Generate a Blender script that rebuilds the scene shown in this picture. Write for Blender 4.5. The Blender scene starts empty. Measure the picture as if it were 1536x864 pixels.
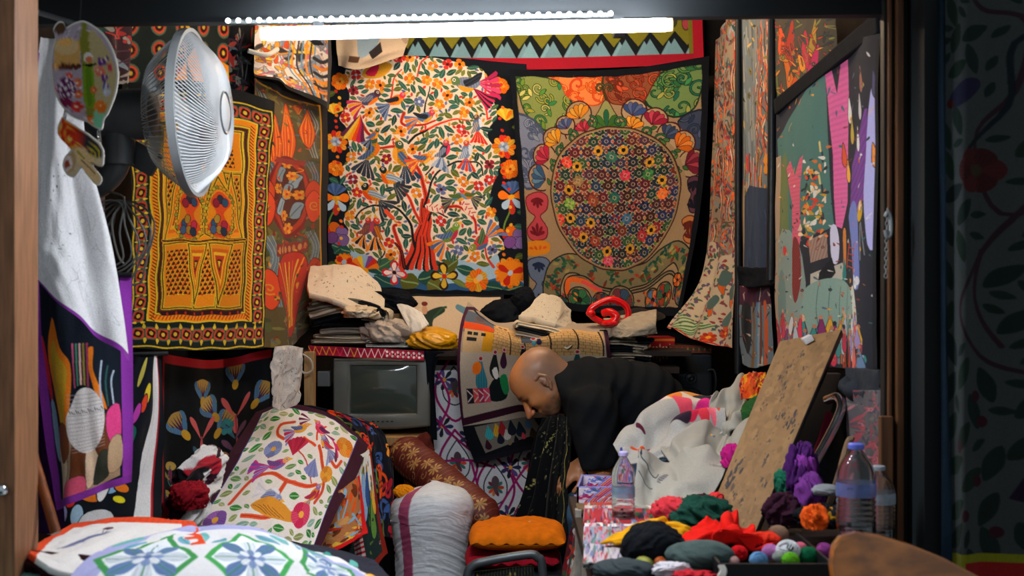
import bpy, bmesh, math, random
import numpy as np
from mathutils import Vector, Matrix
random.seed(4); np.random.seed(4)
SC = bpy.context.scene
F, CZ = 1900.0, 1.35
def P(px, py, Y): return Vector(((px-768)/F*Y, Y, CZ+(432-py)/F*Y))
# ---- camera
cd = bpy.data.cameras.new('camera'); cam = bpy.data.objects.new('camera', cd); SC.collection.objects.link(cam)
cam.location = (0,0,CZ); cam.rotation_euler = (math.pi/2,0,0)
cd.sensor_width = 36; cd.lens = F/1536*36; cd.clip_start = .05
cd.dof.use_dof = True; cd.dof.focus_distance = 5.0; cd.dof.aperture_fstop = 5.0
SC.camera = cam
# ---- world: dim bluish evening street light
w = bpy.data.worlds.new('world'); SC.world = w; w.use_nodes = True
w.node_tree.nodes['Background'].inputs[0].default_value = (.72,.80,.86,1)
w.node_tree.nodes['Background'].inputs[1].default_value = .46
SC.view_settings.view_transform = 'Standard'; SC.view_settings.look = 'None'
SC.view_settings.exposure = 0.0; SC.view_settings.gamma = 1; SC.view_settings.use_curve_mapping = False
TUBE_W, LED_W, BACK_W = 250.0, 14.0, 155.0
SC.cycles.use_denoising = True
SC.cycles.max_bounces = 10; SC.cycles.transmission_bounces = 10
# ---------------------------------------------------------------- pattern drawing (numpy, gives each textile its own dyed colours)
def hx(c):
    if isinstance(c, str): return (int(c[0:2],16), int(c[2:4],16), int(c[4:6],16))
    return c
def smooth(pts, n=6, closed=False):
    P = np.array(pts, float); m = len(P)
    if m < 3 and not closed: return P
    out = []
    rng = range(m) if closed else range(m-1)
    for i in rng:
        if closed: p0,p1,p2,p3 = P[(i-1)%m],P[i],P[(i+1)%m],P[(i+2)%m]
        else: p0,p1,p2,p3 = P[max(i-1,0)],P[i],P[i+1],P[min(i+2,m-1)]
        for k in range(n):
            t = k/n
            out.append(0.5*((2*p1)+(-p0+p2)*t+(2*p0-5*p1+4*p2-p3)*t*t+(-p0+3*p1-3*p2+p3)*t**3))
    if not closed: out.append(P[-1])
    return np.array(out)

class Cv:
    def __init__(s, w, h, bg, px=1.0, x0=0, y0=0, seed=1):
        s.w, s.h, s.k, s.x0, s.y0 = w, h, px*2, x0, y0
        s.W, s.H = 2*int(w*px), 2*int(h*px)
        s.a = np.empty((s.H, s.W, 3), np.float32); s.a[:] = hx(bg)
        s.occ = np.zeros((s.H, s.W), bool)
        s.r = random.Random(seed)
    def bb(s, x1, y1, x2, y2):
        i1 = max(0, int((x1-s.x0)*s.k)-1); i2 = min(s.W, int((x2-s.x0)*s.k)+2)
        j1 = max(0, int((y1-s.y0)*s.k)-1); j2 = min(s.H, int((y2-s.y0)*s.k)+2)
        if i2 <= i1 or j2 <= j1: return None
        X = ((np.arange(i1,i2)+.5)/s.k+s.x0)[None,:]; Y = ((np.arange(j1,j2)+.5)/s.k+s.y0)[:,None]
        return (slice(j1,j2), slice(i1,i2)), X, Y
    def put(s, b, m, col, hatch=None, jit=.07):
        sl, X, Y = b
        c = np.array(hx(col), np.float32)*(1+s.r.uniform(-jit, jit))
        if s.clip is not None: m = m & s.clip[sl]
        if hatch:
            an, per, am = hatch
            wv = 1-am*(np.sin((X*math.cos(an)+Y*math.sin(an))*2*math.pi/per) > .1)
            A = s.a[sl]; A[m] = (c[None,None,:]*(wv+0*X+0*Y)[:,:,None])[m]
        else: s.a[sl][m] = c
        s.occ[sl][m] = True
    clip = None
    def rect(s, x1, y1, x2, y2, col, hatch=None):
        b = s.bb(x1,y1,x2,y2)
        if b: s.put(b, (b[1]>=x1)&(b[1]<=x2)&(b[2]>=y1)&(b[2]<=y2), col, hatch)
    def ell(s, x, y, rx, ry, ang, col, hatch=None, out=None, ow=1):
        if out: s.ell(x,y,rx+ow,ry+ow,ang,out)
        R = max(rx,ry); b = s.bb(x-R,y-R,x+R,y+R)
        if not b: return
        ca, sa = math.cos(ang), math.sin(ang); dx, dy = b[1]-x, b[2]-y
        s.put(b, ((dx*ca+dy*sa)/rx)**2+((-dx*sa+dy*ca)/ry)**2 <= 1, col, hatch)
    def poly(s, pts, col, hatch=None, sm=0, out=None, ow=1):
        P = smooth(pts, sm, True) if sm else np.array(pts, float)
        if out: s.line(np.vstack([P,P[:1]]), ow*2, out, sm=0)
        b = s.bb(P[:,0].min(),P[:,1].min(),P[:,0].max(),P[:,1].max())
        if not b: return
        X, Y = b[1], b[2]; m = np.zeros((Y.shape[0], X.shape[1]), bool)
        for (x1,y1),(x2,y2) in zip(P, np.roll(P,-1,0)):
            if y1 == y2: continue
            c = ((Y>=min(y1,y2))&(Y<max(y1,y2)))
            m ^= c & (X < x1+(Y-y1)*(x2-x1)/(y2-y1))
        s.put(b, m, col, hatch)
    def line(s, pts, w, col, w2=None, sm=5, hatch=None):
        P = smooth(pts, sm) if sm else np.array(pts, float)
        n = len(P)-1; w2 = w if w2 is None else w2
        c = np.array(hx(col), np.float32)*(1+s.r.uniform(-.05,.05))
        for i in range(n):
            (x1,y1),(x2,y2) = P[i],P[i+1]; r = .5*(w+(w2-w)*(i+.5)/n)
            b = s.bb(min(x1,x2)-r,min(y1,y2)-r,max(x1,x2)+r,max(y1,y2)+r)
            if not b: continue
            dx, dy = x2-x1, y2-y1; L = dx*dx+dy*dy+1e-9
            t = np.clip(((b[1]-x1)*dx+(b[2]-y1)*dy)/L,0,1)
            m = (b[1]-x1-t*dx)**2+(b[2]-y1-t*dy)**2 <= r*r
            if s.clip is not None: m = m & s.clip[b[0]]
            s.a[b[0]][m] = c; s.occ[b[0]][m] = True
    # ---- motifs
    def leaf(s, x, y, L, w, an, col, vein=None, out=None):
        ca, sa = math.cos(an), math.sin(an)
        q = [(-.5,0),(-.25,-.42),(.1,-.5),(.5,0),(.1,.5),(-.25,.42)]
        P = [(x+a*L*ca-b*w*sa, y+a*L*sa+b*w*ca) for a,b in q]
        s.poly(P, col, sm=3, out=out, ow=.8)
        if vein: s.line([(x-.42*L*ca,y-.42*L*sa),(x+.42*L*ca,y+.42*L*sa)], max(.6,w*.09), vein, sm=0)
    def tear(s, x, y, L, w, an, col, hatch=None, out=None):
        ca, sa = math.cos(an), math.sin(an)
        q = [(0,0),(.35,-.3),(.75,-.5),(1,-.2),(1,.2),(.75,.5),(.35,.3)]
        s.poly([(x+a*L*ca-b*w*sa, y+a*L*sa+b*w*ca) for a,b in q], col, sm=3, hatch=hatch, out=out, ow=.8)
    def flower(s, x, y, r, n, cols, cc='f0c040', a0=0, fat=.9, out=None, cr=.28):
        for i in range(n):
            a = a0+i*2*math.pi/n
            s.tear(x, y, r, fat*2*math.pi*r/n*.75, a, cols[i%len(cols)], hatch=(a+1.57, r*.16+.8, .13), out=out)
        s.ell(x, y, r*cr, r*cr, 0, cc)
    def fan(s, x, y, r, a1, a2, n, cols):
        for i in range(n):
            t1 = a1+(a2-a1)*i/n; t2 = a1+(a2-a1)*(i+1)/n
            s.poly([(x,y),(x+r*math.cos(t1),y+r*math.sin(t1)),(x+r*1.05*math.cos((t1+t2)/2),y+r*1.05*math.sin((t1+t2)/2)),(x+r*math.cos(t2),y+r*math.sin(t2))], cols[i%len(cols)])
    def bird(s, x, y, L, an, c, flip=1):
        # c: body, wing, head, tail a, tail b, belly
        ca, sa = math.cos(an), math.sin(an)
        T = lambda a,b: (x+a*L*ca-b*flip*L*sa, y+a*L*sa+b*flip*L*ca)
        p = lambda q,col,**k: s.poly([T(a,b) for a,b in q], col, sm=3, **k)
        tx,ty = T(-.25,.02)
        for i in range(5):
            d = (i-2)*.13
            e1 = T(-.95,.10+d*1.6-.05); e2 = T(-.95,.10+d*1.6+.13)
            s.poly([(tx,ty),e1,T(-1.0,.10+d*1.6+.04),e2], c[3+(i%2)])
        p([(-.35,-.05),(-.1,-.22),(.25,-.2),(.45,-.02),(.3,.2),(0,.27),(-.3,.12)], c[0], hatch=(an,L*.09,.15))
        p([(-.15,.2),(.1,.1),(.35,.05),(.3,.2),(.05,.28)], c[5])
        p([(.15,-.12),(-.15,-.2),(-.5,-.34),(-.35,-.05),(0,.08),(.15,.05)], c[1], hatch=(an+1.2,L*.1,.3))
        hx_,hy_ = T(.42,-.1); s.ell(hx_,hy_,L*.16,L*.15,an,c[2])
        b1,b2,b3 = T(.54,-.2),T(.78,-.08),T(.55,-.02)
        s.poly([b1,b2,b3],'e8b040')
        ex,ey = T(.45,-.13); s.ell(ex,ey,L*.055,L*.055,0,'fff0e0'); s.ell(ex,ey,L*.03,L*.03,0,'101018')
    def scatter(s, n, rad, fn, region=None, tries=4000):
        k = 0
        for _ in range(tries):
            if k >= n: break
            x = s.x0+s.r.uniform(0,s.w); y = s.y0+s.r.uniform(0,s.h)
            i, j = int((x-s.x0)*s.k), int((y-s.y0)*s.k); R = int(rad*s.k)
            if region is not None and not region[min(j,s.H-1),min(i,s.W-1)]: continue
            blk = s.occ[max(0,j-R):j+R+1:2, max(0,i-R):i+R+1:2]
            if blk.any(): continue
            fn(x, y); k += 1
    def mask_color(s, col, tol=22):
        return (np.abs(s.a-np.array(hx(col),np.float32)).sum(2) < tol)
    def spiral(s, x, y, r, a0, turns, w, col, d=1):
        n = int(10*turns)+4
        s.line([(x+r*(1-.85*i/n)*math.cos(a0+d*turns*6.283*i/n), y+r*(1-.85*i/n)*math.sin(a0+d*turns*6.283*i/n)) for i in range(n+1)], w, col, w*.8, sm=2)
    def warp(s, amp, per, ph=0):
        j = np.arange(s.H)[:,None]; i = np.arange(s.W)[None,:]
        ii = np.clip(i+amp*s.k*np.sin(j/s.k*6.283/per+ph+i/s.k*.02), 0, s.W-1).astype(int)
        jj = np.clip(j+amp*s.k*np.sin(i/s.k*6.283/per*1.3+ph*2), 0, s.H-1).astype(int)
        s.a = s.a[jj, ii]
    def final(s):
        a = s.a.reshape(s.H//2,2,s.W//2,2,3).mean((1,3))/255.
        a = np.clip(a,0,1)
        return np.where(a<=.04045, a/12.92, ((a+.055)/1.055)**2.4)
def wavy(pts, amp, per, n=60):
    P = smooth(pts, 8); return P
PI = math.pi
ART = {}
def art(f): ART[f.__name__[2:]] = f; return f
@art
def c_tree():
    c = Cv(296, 358, '10161f', 1.45, 490, 84, 3)
    cream = [(520,98),(545,88),(600,86),(660,88),(700,96),(722,100),(730,118),(738,150),(741,172),(730,190),(728,204),(742,222),(746,236),(742,262),(733,282),(731,303),(736,322),(745,334),(742,350),(752,368),(742,384),(738,402),(742,412),(640,440),(540,405),(524,390),(514,366),(520,350),(514,336),(520,320),(523,300),(518,284),(508,270),(510,255),(521,240),(522,215),(517,192),(508,178),(518,160),(522,140),(514,118)]
    c.poly(cream, 'f2e2d0', sm=4)
    c.poly([(524,380),(545,386),(570,398),(600,402),(640,402),(660,392),(690,388),(720,396),(742,380),(750,400),(785,400),(785,442),(490,442),(495,410),(522,402)], '9fc2dc', sm=3)
    c.poly([(540,425),(600,418),(680,424),(760,415),(785,430),(785,442),(540,442)], '2f5b8c', sm=3)
    for x,y,L,w,a,col in [(560,405,34,20,.5,'1f4a44'),(578,398,30,18,-.6,'3b6a50'),(575,425,34,16,.4,'1d4a4e'),(612,424,30,26,.2,'5c6224'),(640,415,34,22,-.3,'22504a'),(650,428,26,22,.5,'6a6a2c'),(672,397,30,20,-.5,'5c6428'),(655,400,26,16,.4,'1c4a48'),(695,404,28,15,.2,'20504a'),(688,424,30,8,.4,'7c8a3a'),(736,430,30,18,.3,'1d4a48'),(765,432,30,16,-.2,'205048'),(530,416,28,14,.2,'6a6a2c'),(510,380,30,20,.3,'205048'),(515,402,24,14,1,'1d4a48')]:
        c.leaf(x,y,L,w,a,col,'7a9a6a')
    c.rect(490,434,786,442,'0c121c')
    c.occ[:] = False
    # border flowers
    OR,RD,YL,BL,PU = 'f07818','d42a20','f0b830','4a6898','7a4a90'
    for x in (0,1):
        X = lambda v: v if not x else v
        side = [(762,253),(764,295),(768,360),(762,408)] if x else [(503,258),(505,300),(503,357),(508,398)]
        pass
    for x,y,r in [(500,165,11),(756,168,13)]:
        c.fan(x, y+8, r*1.5, -2.6, -.5, 6, ['e8b428','f0c848'])
        c.tear(x,y+6,r*1.2,6,-1.2,OR)
    for x,y,r in [(508,122,13),(746,122,13),(503,255,12),(762,251,15)]:
        c.flower(x,y,r,7,['f08018','e86a10'],'c83a14',fat=1.2); c.flower(x,y,r*.5,5,['f8b040','f09020'],'b03018')
    for x,y,r in [(503,214,17),(753,217,18)]:
        c.flower(x,y,r,10,['f07818','f0a030','d83020','f07818','e8b030'],'8fa8c8',fat=1.1,cr=.35); c.flower(x,y,r*.45,6,['c8d4e4','8fa8c8'],'7088b0')
    for x,y in [(764,294),(502,302)]:
        c.fan(x,y-4,20,-2.5,-.6,7,['4a68a0','3a5484'])
        c.tear(x,y,20,14,-.2,OR,out='10161f'); c.tear(x,y,20,14,3.3,OR,out='10161f')
        c.tear(x,y,22,10,.9,'a8c4e0',out='10161f'); c.tear(x,y,22,10,2.2,'a8c4e0',out='10161f'); c.tear(x,y+2,24,10,1.57,'d83a28',hatch=(1.57,2.5,.25))
        c.ell(x,y,5,4,0,'e8a020'); c.line([(x-4,y+22),(x-10,y+40),(x-12,y+62)],2.5,'6a8a3a')
    for x,y in [(768,358),(504,360)]:
        for dx,dy,col in [(-10,-6,'d83020'),(-4,-12,'f07018'),(6,-6,'8468a8'),(2,6,'9070b0'),(9,6,'8468a8'),(-8,4,PU)]:
            c.ell(x+dx,y+dy,9,9,0,col,hatch=(dx,2.5,.15),out='10161f',ow=.5)
    for x,y,r in [(761,408,23),(514,400,14)]:
        c.flower(x,y,r,12,['f08a18','f07a10'],'f08a18',fat=1.3); c.ell(x,y,r*.8,r*.8,0,'f08818')
        for a in (-.2,1.9,3.6,4.4)[:3]: c.tear(x,y,r*.85,10,a,'d02818',hatch=(a+1.57,2,.2))
        c.ell(x,y,4,4,0,'a8b8d0')
    for x in (507,749):
        for y in range(120,396,9):
            if c.r.random()<.65: c.ell(x+c.r.uniform(-5,5)+(12 if x>700 and 280<y<360 else 0),y,2.6,2.6,0,c.r.choice(['e0a82a','d83020','e87820','c83020']))
    for y in range(110,430,22):
        for x in (500,772):
            lx,ly=x+c.r.uniform(-6,8),y+10; q=c.occ[int((ly-84)*c.k)-6:int((ly-84)*c.k)+7,max(0,int((lx-490)*c.k)-8):int((lx-490)*c.k)+9]
            if q.any(): continue
            c.leaf(lx,ly,16,9,c.r.uniform(-1,1),c.r.choice(['1f4a44','4f5a24','2a5a50']),'6a8a5a')
    for x,y,cols,cr in [(590,412,['f0d0d0','f0d8d8'],'401818')]:
        for i in range(4):
            c.tear(x,y,18,12,i*PI/2+.05,'d02030'); c.tear(x,y,15,7,i*PI/2+.05,'f0dcd8')
        c.ell(x,y,3,3,0,'301414')
    for i in range(4):
        c.tear(663,413,20,14,i*PI/2-.05,'30160f'); c.tear(663,413,17,8.5,i*PI/2-.05,'e0bc3c')
    c.ell(663,413,3.5,3.5,0,'d83010')
    c.flower(712,420,17,9,['f08018','f06a14','e8b030'],'f0a838',fat=1.3); c.ell(716,416,5,5,0,'d8c8b0')
    c.fan(546,410,22,-3.1,-.1,7,['d83020','f08020','e8c030','8fb0d0','7a4a90']); c.ell(546,412,6,6,0,'e8a020')
    # tree
    RDB, BK = 'd8402a', '1c1a1e'
    tr = [(603,402),(612,385),(617,360),(622,340),(633,322),(632,300)]
    for dx,col,w in [(-1,RDB,10),(6,BK,6),(11,RDB,7),(17,BK,4),(21,RDB,6),(27,BK,4),(31,RDB,6),(37,BK,4),(42,'c83a26',7)]:
        k = dx/42
        c.line([(603+dx*1.15,403),(615+dx*.75,380),(624+dx*.42,352),(630+dx*.3,330),(631+dx*.22,300)], w, col, w*.5)
    for P,w,col in [([(628,335),(612,300),(600,278)],5,RDB),([(600,400),(598,370),(588,345),(592,340)],7,RDB),
        ([(636,300),(632,272),(618,245),(604,232),(590,222)],7,RDB),([(634,310),(648,268),(665,250),(690,242),(715,245),(722,262)],3.5,BK),
        ([(620,372),(614,340),(600,318),(575,311),(545,315),(532,332)],4,BK),([(632,352),(640,322),(662,311),(690,312),(708,330),(712,350)],6,RDB),
        ([(640,330),(648,318),(668,325)],3.5,BK),([(592,222),(575,222),(562,225)],5,RDB),([(606,402),(600,380),(592,368)],6,BK),
        ([(625,115),(628,95),(640,84)],3,RDB),([(584,150),(590,120),(600,105)],3,RDB),([(634,168),(638,150),(642,130)],2.5,BK),([(604,170),(600,185),(620,190),(650,182)],5,RDB),([(630,198),(650,190),(670,180),(700,178)],4,RDB),
        ([(540,185),(550,200),(560,208)],5,RDB),([(570,390),(575,378),(568,360)],2.5,BK),([(726,110),(724,150),(728,175)],4,RDB),([(636,262),(660,235)],3,BK),([(736,400),(728,385),(724,370)],4,RDB),([(610,215),(622,205),(640,195)],4,BK)]:
        c.line(P,w,col,w*.6)
        if w>4: c.line(P,w*.25,'8a2018')
    B = c.bird
    B(552,150,34,-.4,('4a4a70','8a90a8','503040','c02858','f0a020','f07818'))
    c.fan(540,172,42,1.4,2.4,6,['602848','d02858','f0501c','f0a020','f0c848'])
    c.poly([(540,112),(552,96),(570,92),(585,98),(580,110),(560,120)],'f0b030',sm=3); c.poly([(545,110),(556,100),(566,98),(560,116)],'e02850',sm=3)
    B(592,152,30,-.5,('e8781c','26303c','d83050','5a78a8','3a5484','f09828'))
    B(634,176,30,-.3,('5a78a8','26303c','d83a50','5a6ea0','e8781c','e8a030'))
    B(700,122,46,3.0,('8090b0','303848','5a7a50','b02858','e04070','e8a030'),-1)
    c.fan(706,130,36,.2,1.0,7,['c02858','30202c'])
    B(555,228,40,-1.1,('c8901c','5a78a8','3a5a44','303a50','26303c','e8781c'))
    B(600,236,42,-2.0,('c8881c','5a78a8','3a5a44','26425c','303a50','e8a030'),-1)
    B(634,238,28,-.4,('e8781c','5a78a8','e8a030','e05030','f09828','f0b848'))
    B(664,226,30,-1.2,('303848','8a98b8','c03848','a0b4d0','5a78a8','e03060'))
    B(697,226,30,-1.4,('8098c0','a8bcd8','d04830','d83a28','5a5a90','c8d4e4'))
    B(713,186,28,-1.5,('5a78a8','a8a0a0','584038','e03828','d02818','c8d4e4'))
    B(560,205,22,-.8,('e8781c','5a78a8','2c5040','5a78a8','26303c','e8a030'))
    B(582,268,36,-2.45,('e89020','a8c0d8','1c2c28','26303c','30404c','e86018'),-1)
    B(557,294,38,-2.5,('e88a20','a8c0d8','1c2c28','26303c','30404c','e85018'),-1)
    c.line([(578,318),(588,330)],6,'e05030')
    B(548,346,30,-1.1,('6a4858','a05a48','d83828','e88820','2c1c20','a84058'))
    B(562,348,32,-1.7,('704860','e08020','d83828','e88820','2c1c20','a84058'),-1)
    B(672,352,36,-.7,('7a9a3c','5a78a8','6a9a3c','e88020','4a6898','c03050'))
    B(718,362,36,2.3,('d83a40','5a7a50','8a9a3c','5a6ea0','e88020','4a6898'),-1)
    B(684,296,26,-.3,('5a8aa8','5a7a3c','c85838','30304c','5a6a3c','e8a030'))
    B(697,292,24,-2.7,('e87828','5a7a3c','d83838','30304c','5a6a3c','5a88b0'),-1)
    for x,y,a in [(650,312,.3),(700,312,1.0)]:
        c.leaf(x,y,30,14,a,'f0dcc8')
        for k in range(-3,4): c.line([(x+k*4*math.cos(a),y+k*4*math.sin(a)),(x+(k*4+3)*math.cos(a)-5*math.sin(a)*(1 if k%2 else -1),y+(k*4+3)*math.sin(a)+5*math.cos(a)*(1 if k%2 else -1))],1.6,'c83a40',sm=0)
    reg = c.mask_color('f2e2d0', 60)
    fl = [['e8781c','f09828'],['a02838','7a2030'],['6a7cae','5a6aa0'],['e03830','c02828'],['f0a030','e87820']]
    c.scatter(42, 7, lambda x,y:(c.flower(x,y,8,c.r.choice([4,4,5]),c.r.choice(fl),c.r.choice(['e8c040','c8d4e4','401818']),a0=c.r.random()*3,out=None)), reg)
    lf = lambda x,y: c.leaf(x,y,c.r.uniform(11,15),c.r.uniform(4.5,6.5),c.r.uniform(-1.3,1.3)+c.r.choice([0,1.5]),c.r.choice(['1f5048','2a5c50','5c6426','6a7030','245a58','3a5c3a']),'7a9a6a')
    c.scatter(150, 5.2, lambda x,y: c.leaf(x,y,c.r.uniform(15,20),c.r.uniform(6.5,8.5),c.r.uniform(-1.3,1.3)+c.r.choice([0,1.5]),c.r.choice(['1f5048','2a5c50','5c6426','1a3c44','245a58']),'7a9a6a'), reg, 14000); c.scatter(300, 3.4, lf, reg, 26000)
    c.scatter(260, 2.0, lambda x,y: c.leaf(x,y,7,3.4,c.r.uniform(0,3),c.r.choice(['2a5c50','5c6426','c83a30','e0902a','5a6aa0'])), reg, 16000)
    c.warp(.8,40)
    return c

@art
def c_medallion():
    c = Cv(300, 372, '0d1119', 1.5, 0, 0, 5)
    K=.51
    def M(x,y):
        py=60+y/2.058; px=720+x/2.058; L=np.interp(py,[104,220,340,455],[764,774,782,786]); R=np.interp(py,[84,205,330,474],[1064,1060,1048,1020]); T=np.interp(px,[764,860,950,1064],[104,106,102,84]); Bt=np.interp(px,[786,875,960,1020],[455,468,472,474])
        return (float((px-L)/(R-L)*300), float((py-T)/(Bt-T)*372))
    MM=lambda *p:[M(*q) for q in p]
    G_,DK,BR='9c8262','1a1c18','40181c'
    c.poly(MM((106,100),(400,92),(694,60),(672,440),(618,835),(150,835),(128,440)),G_)
    c.line(MM((112,108),(400,98),(688,68),(666,440),(612,835)),1.6,'6a6a3c',sm=0); c.line(MM((112,108),(134,440),(152,835)),1.6,'6a6a3c',sm=0)
    def curl(x,y,r,a,col,dk=DK,d=1,w=2.6):
        u,v=M(x,y); c.spiral(u,v,r*K,a,1.15,w+1.6,dk,d); c.spiral(u,v,r*K,a,1.1,w*.75,col,d)
    def pan(P_,fill,dk,cols,seed,n=14):
        Q=MM(*P_); c.poly(Q,dk,sm=4); cx=sum(p[0] for p in Q)/len(Q); cy=sum(p[1] for p in Q)/len(Q)
        c.poly([(cx+(x-cx)*.93,cy+(y-cy)*.93) for x,y in Q],fill,sm=4)
        rr=random.Random(seed); X=[p[0] for p in P_]; Y=[p[1] for p in P_]; mk=c.mask_color(fill,40); old=c.clip
        big=np.zeros((c.H,c.W),bool); q0=np.array(Q); i1,i2=int(q0[:,0].min()*c.k),int(q0[:,0].max()*c.k); j1,j2=int(q0[:,1].min()*c.k),int(q0[:,1].max()*c.k)
        big[max(0,j1):j2,max(0,i1):i2]=True; c.clip=mk&big
        for k in range(n):
            x,y=rr.uniform(min(X),max(X)),rr.uniform(min(Y),max(Y)); cc=cols[k%len(cols)]
            curl(x,y,rr.uniform(18,30),rr.uniform(0,6),cc,dk,rr.choice([1,-1])); u,v=M(x+15,y+12); c.leaf(u,v,14,5.5,rr.uniform(0,3),cols[(k+1)%len(cols)],out=dk)
        c.clip=old
    pan([(112,112),(240,122),(300,212),(226,290),(150,240),(124,180)],'7c8a4c','26401f',['50903c','a8a83c','2c7a48','6a8a30','c8c070'],1,20)
    pan([(692,72),(588,88),(520,188),(602,250),(664,222),(690,140)],'6c8850','16321f',['3c8a50','58904c','2c6a40','a8a850','1f6a58'],2,20)
    pan([(205,106),(398,96),(396,196),(330,206),(276,176),(250,130)],'f08848','b8441c',['e85018','f0a050','d84020','f07828'],3,18)
    pan([(406,96),(572,80),(548,150),(505,212),(450,206),(410,190)],'8a4c30','5a2014',['c8502c','9a3820','a84a30','702818'],4,18)
    pan([(118,225),(215,300),(190,440),(132,452),(122,330)],'76809a','3c4660',['5a6a88','8a94a8','4a5674'],5,18)
    pan([(690,225),(612,262),(655,330),(676,440),(688,330)],'3c4660','1c2434',['2c3c5c','4a5a78','243050'],6,14)
    c.line(MM((403,100),(396,135),(406,190)),4,'40381c'); 
    for d in (-1,1): curl(403+d*16,150,16,0 if d<0 else 3.1,'5a5a34','2c2a18',d)
    # scallop lobes with blossoms
    L=[(318,236,36,'e89020','f0b040'),(242,316,34,'e0941c','e8b048'),(207,366,34,'a8203c','d04058'),(190,428,36,'34608a','5a88a8'),(278,272,26,'3c5488','6478a8'),
       (492,226,34,'34508a','5a70a0'),(548,256,34,'a01c3c','c84058'),(588,300,30,'2c4468','486488'),(622,338,36,'e07018','f09038'),(648,402,38,'7a1c34','a83c4c')]
    for x,y,r,a_,b_ in L:
        u,v=M(x,y); c.ell(u,v,r*K+3,r*K+3,0,BR); c.ell(u,v,r*K+.8,r*K+.8,0,'a88e6c')
    c.ell(*M(418,497),(222)*K,(228)*K,0,'a08664')
    for x,y,r,a_,b_ in L+[(336,282,26,'a8203c','d84858'),(484,270,30,'e8901c','f8b040')]:
        u,v=M(x,y); cu,cv_=M(418,497); an=math.atan2(v-cv_,u-cu)
        for k in range(5): t=an+(k-2)*.42; c.tear(u-.45*r*K*math.cos(an),v-.45*r*K*math.sin(an),r*K*1.25,r*K*.5,t,(a_,b_)[k%2],hatch=(t+1.57,2,.15),out=BR)
        c.leaf(u-.6*r*K*math.cos(an)+3,v-.6*r*K*math.sin(an)+3,10,5,an+1,'3c6a34',out=DK)
    u,v=M(406,252); c.poly([(u,v-30),(u+12,v-12),(u+20,v+4),(u+12,v+20),(u-12,v+20),(u-20,v+4),(u-12,v-12)],'8a9058',sm=4,out='4a1c20',ow=1.4)
    for k in (-1.2,-.6,0,.6,1.2): c.tear(u,v+16,30-7*abs(k),8,-PI/2+k,'1f5a40' if abs(k)<.3 else '3a6a2c',out='26401f')
    for x,y in [(300,310),(262,350),(360,262),(445,262),(520,292),(560,322),(590,372),(236,400),(600,420)]:
        curl(x,y,20,x*.1,'2c6a44','143020',1 if x<418 else -1); u,v=M(x+10,y+8); c.leaf(u,v,10,5,x,'4a7a3c',out=DK)
    # left and right column ornaments
    def glass(x,y0,y1,w,f,dk):
        m=(y0+y1)/2; c.poly(MM((x-w,y0+12),(x,y0),(x+w,y0+12),(x+w*.85,y0+(m-y0)*.7),(x+6,m),(x+w*.9,m+(y1-m)*.5),(x+w*.7,y1-6),(x,y1),(x-w*.7,y1-6),(x-w*.9,m+(y1-m)*.5),(x-6,m),(x-w*.85,y0+(m-y0)*.7)),f,sm=3,out=dk,ow=1.6)
        for k in range(-2,3): 
            u,v=M(x,y1-12); c.tear(u,v,20-3*abs(k),5,-PI/2+k*.5,dk); u,v=M(x,y0+14); c.tear(u,v,16-2*abs(k),5,PI/2+k*.5,dk)
    glass(177,472,614,32,'c04450','6a1420'); glass(178,668,832,30,'60708a','1c2848'); glass(655,445,560,18,'5a3444','141420'); glass(640,570,650,22,'b8743c','5a2018')
    c.poly(MM((140,618),(200,618),(212,636),(200,658),(140,660)),'e8901c',sm=2); 
    for k in range(4): c.leaf(*M(156+k*13,638),8,4,k*.9,'d8501c')
    # bottom band and scrolls
    bd=MM((222,835),(214,760),(236,700),(290,690),(350,730),(420,742),(500,724),(560,684),(600,676),(628,720),(616,790))
    c.line(bd,31,DK); c.line(bd,27,'7c7050'); Q=smooth(bd,20)
    for k in range(150):
        x,y=Q[c.r.randrange(len(Q))]; c.leaf(x+c.r.uniform(-10,10),y+c.r.uniform(-10,10),11,4.5,c.r.uniform(-1.2,1.2),c.r.choice(['1f4a3c','2c5c34','1c5048','7a3020','3c5a30','a83c24','9a9050']))
    sc=MM((270,835),(252,770),(262,734),(300,730),(345,762),(420,782),(500,765),(560,730),(590,745),(584,800))
    c.line(sc,6,DK); c.line(sc,2,'8a7a5c'); c.line(MM((335,770),(300,742),(262,740),(258,775)),8,'e86820'); c.line(MM((300,745),(330,762),(352,772)),5,'d84a4c')
    for x,y,r,cc in [(290,798,40,['1f5a3c','3a7a4a']),(405,806,46,['7a3a40','3c5a7a']),(505,806,34,['5a80a8','e07838']),(548,790,36,['a83c24','3a6a44']),(350,806,30,['8a4a34','3a3c5a']),(598,752,20,['e06020','f08838']),(240,810,26,['c87838','2c4a4c'])]:
        u,v=M(x,y); c.ell(u,v,r*K,r*K,0,DK); c.ell(u,v,r*K-2,r*K-2,0,'8a7456'); c.flower(u,v,r*K*.8,6,cc,'201818',out=DK,fat=1.1)
    for k in range(60):
        u,v=M(c.r.uniform(220,610),c.r.uniform(780,832)); c.leaf(u,v,8,3.6,c.r.uniform(-1.4,1.4),c.r.choice(['2c5c3c','7a3428','c87830','30506a','a02c30']))
    # rosette disc
    cx,cy=M(418,497); RX,RY=200*K,206*K; R=103
    c.ell(cx,cy,RX+4,RY+4,0,BR); c.ell(cx,cy,RX+2,RY+2,0,'9a8050'); c.ell(cx,cy,RX,RY,0,'aa9676')
    yy,xx = np.mgrid[0:c.H,0:c.W]; c.clip = ((xx/c.k-cx)/RX)**2+((yy/c.k-cy)/RY)**2 < .985
    pal = ['5a1a28','1a3c36','24305a','6a2c20','2c5230','341a28','4a2228','1e3a58','4a2c40','182634','8a2428','3a201c','16302c','101c2c']
    S_=19.5
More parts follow.
